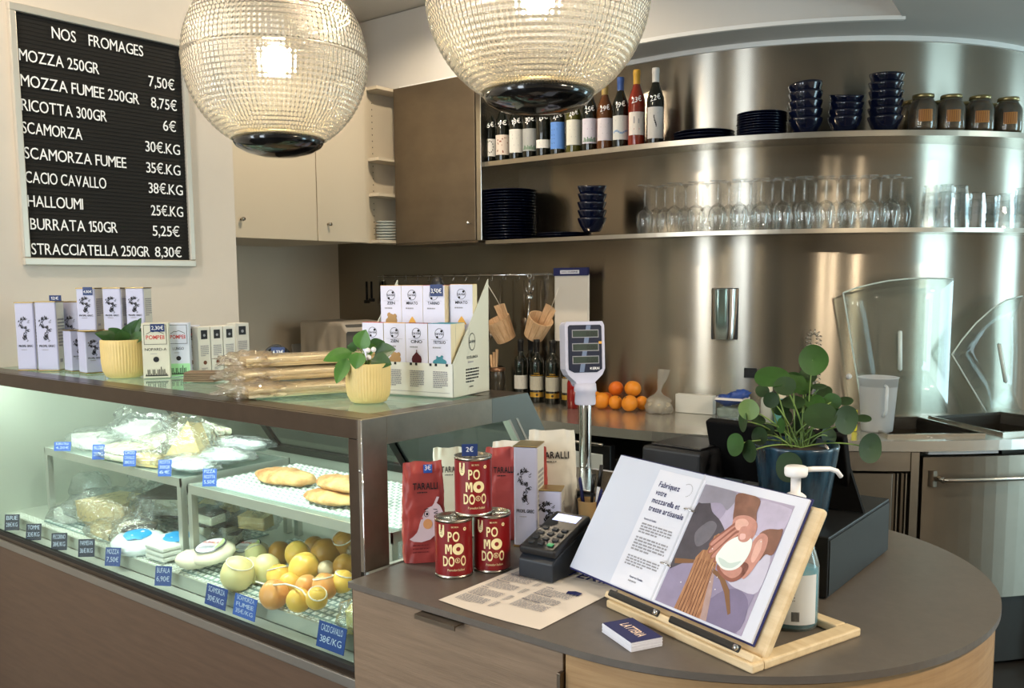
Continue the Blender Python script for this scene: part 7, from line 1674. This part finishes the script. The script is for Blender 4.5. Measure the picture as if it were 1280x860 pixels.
def globe_mesh():
    mb = MB(); nu, nv = 440, 300; t0, t1 = rad(12), rad(153)
    def f(u, v):
        th = t0 + (t1 - t0) * v; a = 2 * pi * u; seam = math.exp(-((th - pi / 2) / .018) ** 2)
        k = 1 + (1 - seam) * (.0075 * sin(a * 110) + .0045 * sin(th * 110)) + .020 * seam
        return Vector((sin(th) * cos(a), sin(th) * sin(a), cos(th))) * GR * k
    mb.grid(f, nu, nv, closed_u=True); return mesh_of('globe', mb, GM)
gm = globe_mesh()
def pendant(P, lb):
    t = thing('globe_pendant', lb, 'pendant lamp', P, 0, 'ribbed glass globe pendants')
    g = bpy.data.objects.new('globe', gm); COL.objects.link(g); g.parent = t
    mb = MB(); r = GR * sin(rad(153)); zc = GR * cos(rad(153)); mb.lathe([(r * 1.05, zc + .006), (r * 1.09, zc - .002), (r * 1.02, zc - .010), (r * .8, zc - .020), (r * .45, zc - .028), (.0001, zc - .031)], 56, caps=False); mb.lathe([(r * 1.05, zc + .006), (.0001, zc + .006)], 56, caps=False)
    obj('bottom_cap', mb, pm('gloss_black', '#0d0d0e', .12, coat=.4), t)
    mb = MB(); mb.lathe([(r * 1.02, zc + .004), (r * 1.10, zc + .006), (r * 1.10, zc + .010), (r * 1.04, zc + .013)], 56, caps=False); obj('cap_ring', mb, pm('brass_ring', '#c9b27c', .25, 1.0), t)
    mb = MB(); mb.lathe([(GR * .24, GR * .965), (GR * .22, GR * 1.05), (GR * .12, GR * 1.12), (.012, GR * 1.16), (.0001, GR * 1.16)], 28, caps=False); obj('top_cap', mb, MATS['gloss_black'], t)
    mb = MB(); mb.tube([(0, 0, GR * 1.15), (0, 0, CEILZ - P[2] - .002)], .0032, 8); mb.lathe([(.0001, -.035), (.05, -.03), (.055, -.002), (.0001, -.001)], 24, T=TR(0, 0, CEILZ - P[2])); obj('cord', mb, BLACK, t)
    mb = MB(); mb.ball(.030, 20, 12); o = obj('bulb', mb, pm('bulb_glow', '#ffe7bd', .5, emit='#ffe2b0', estr=30), t)
    mb = MB(); mb.lathe([(.018, .028), (.02, .09), (.0001, .09)], 16); obj('lamp_holder', mb, WHITEP, t)
    l = bpy.data.lights.new('pendant_light', 'POINT'); l.energy = 17; l.color = (1, .86, .66); l.shadow_soft_size = .033; lo = bpy.data.objects.new('pendant_light', l); COL.objects.link(lo); lo.location = P; lo['kind'] = 'helper'
pd = lambda px, py, D: CAM + ray(px, py).normalized() * D
pendant(pd(345, 76, 2.08), 'ribbed glass globe pendant with black bottom cap, left one')
pendant(pd(672, -7, 1.665), 'ribbed glass globe pendant with black bottom cap, right one, nearer')

# ------------------------------------------------------------------ round-leaved plant in the blue pot
PB = on_z(993, 668, DT); PP = Vector((-.617, 1.632, DT + .001))
t = thing('round_leaf_plant', 'round-leaved green plant in a blue glazed pot on the cash drawer', 'plant', PP)
r1, r0, ph_ = .0775, .057, .152
mb = MB(); mb.lathe([(.0001, 0), (r0 * .92, 0), (r0, .006), (r1 * .985, ph_ - .01), (r1, ph_ - .004), (r1 * .99, ph_), (r1 * .92, ph_ - .001), (r1 * .90, ph_ - .02), (.0001, ph_ - .02)], 48, caps=False)
obj('pot', mb, pm('blue_glaze', '#0f2434', .25, col2='#2a4a5f', vscale=14, vs=(4, 4, .6), coat=.4), t)
mb = MB(); mb.lathe([(r1 * .9, ph_ - .016), (r1 * .5, ph_ - .006), (.0001, ph_ - .004)], 30, caps=False); obj('soil', mb, SOIL, t)
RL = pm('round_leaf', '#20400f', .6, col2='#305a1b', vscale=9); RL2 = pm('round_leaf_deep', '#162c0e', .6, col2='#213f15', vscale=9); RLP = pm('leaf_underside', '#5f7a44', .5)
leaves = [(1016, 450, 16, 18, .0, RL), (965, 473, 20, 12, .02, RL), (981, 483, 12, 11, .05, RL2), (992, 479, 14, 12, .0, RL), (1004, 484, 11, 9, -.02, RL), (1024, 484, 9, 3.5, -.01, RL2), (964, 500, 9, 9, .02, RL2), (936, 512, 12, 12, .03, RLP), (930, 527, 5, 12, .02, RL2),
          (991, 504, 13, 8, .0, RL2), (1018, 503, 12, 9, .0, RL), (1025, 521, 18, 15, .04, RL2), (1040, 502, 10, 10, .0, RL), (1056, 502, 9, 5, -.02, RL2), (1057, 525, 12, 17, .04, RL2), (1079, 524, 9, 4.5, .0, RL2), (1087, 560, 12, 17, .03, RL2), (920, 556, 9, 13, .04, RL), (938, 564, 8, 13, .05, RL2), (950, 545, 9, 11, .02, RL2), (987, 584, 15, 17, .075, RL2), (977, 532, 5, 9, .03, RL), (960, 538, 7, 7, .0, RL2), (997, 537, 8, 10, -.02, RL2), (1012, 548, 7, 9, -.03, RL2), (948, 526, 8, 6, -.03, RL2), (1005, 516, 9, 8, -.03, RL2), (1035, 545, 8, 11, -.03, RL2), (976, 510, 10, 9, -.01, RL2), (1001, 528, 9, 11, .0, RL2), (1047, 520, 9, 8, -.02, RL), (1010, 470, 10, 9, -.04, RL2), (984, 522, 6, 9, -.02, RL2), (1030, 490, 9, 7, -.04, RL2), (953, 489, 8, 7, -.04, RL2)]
rnd = random.Random(4)
for k, (px, py, rx, ry, fwd, m) in enumerate(leaves):
    c = vis(PP + Vector((0, 0, .16)), px, py, fwd); dpt = depth(c); R_ = max(rx, ry) * dpt / FL * 1.10; toc = (CAM - c).normalized()
    rt = Vector((0, 0, 1)).cross(toc).normalized(); upv = toc.cross(rt)
    ratio = min(rx, ry) / max(rx, ry); s_ = math.acos(min(1, max(.12, ratio)))
    if rx >= ry: nrm = (toc * cos(s_) + upv * sin(s_))
    else: nrm = (toc * cos(s_) + rt * sin(s_) * (1 if px > 1000 else -1))
    nrm = (nrm + Vector((rnd.uniform(-.06, .06), 0, rnd.uniform(-.06, .06)))).normalized(); x = nrm.orthogonal().normalized(); y = nrm.cross(x)
    M_ = Matrix(((x.x, y.x, nrm.x, c.x - PP.x), (x.y, y.y, nrm.y, c.y - PP.y), (x.z, y.z, nrm.z, c.z - PP.z), (0, 0, 0, 1)))
    ph0 = rnd.uniform(0, 6)
    mb = MB(); mb.grid(lambda u, v: Vector((R_ * v * cos(2 * pi * u) * (1 + .05 * cos(2 * (2 * pi * u) + ph0)), R_ * v * sin(2 * pi * u), R_ * (.10 * v * v * (1 + .4 * sin(2 * 2 * pi * u + ph0)) - .03 * math.exp(-(v / .12) ** 2)))), 26, 8, closed_u=True)
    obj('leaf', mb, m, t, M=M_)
    a_ = rnd.uniform(0, 6.28); s0 = Vector((cos(a_) * .022, sin(a_) * .022, ph_ - .01)); e = c - PP - nrm * .002; mid = s0.lerp(e, .5) + Vector((0, 0, .022 if e.z > .12 else .035)) + (e - s0).cross(Vector((0, 0, 1))) * rnd.uniform(-.08, .08)
    P_ = [s0 * (1 - u) ** 2 + mid * (2 * u * (1 - u)) + e * u ** 2 for u in [i / 8 for i in range(9)]]
    mb = MB(); mb.tube(P_, .0014, 6); obj('stem', mb, STEMM, t)
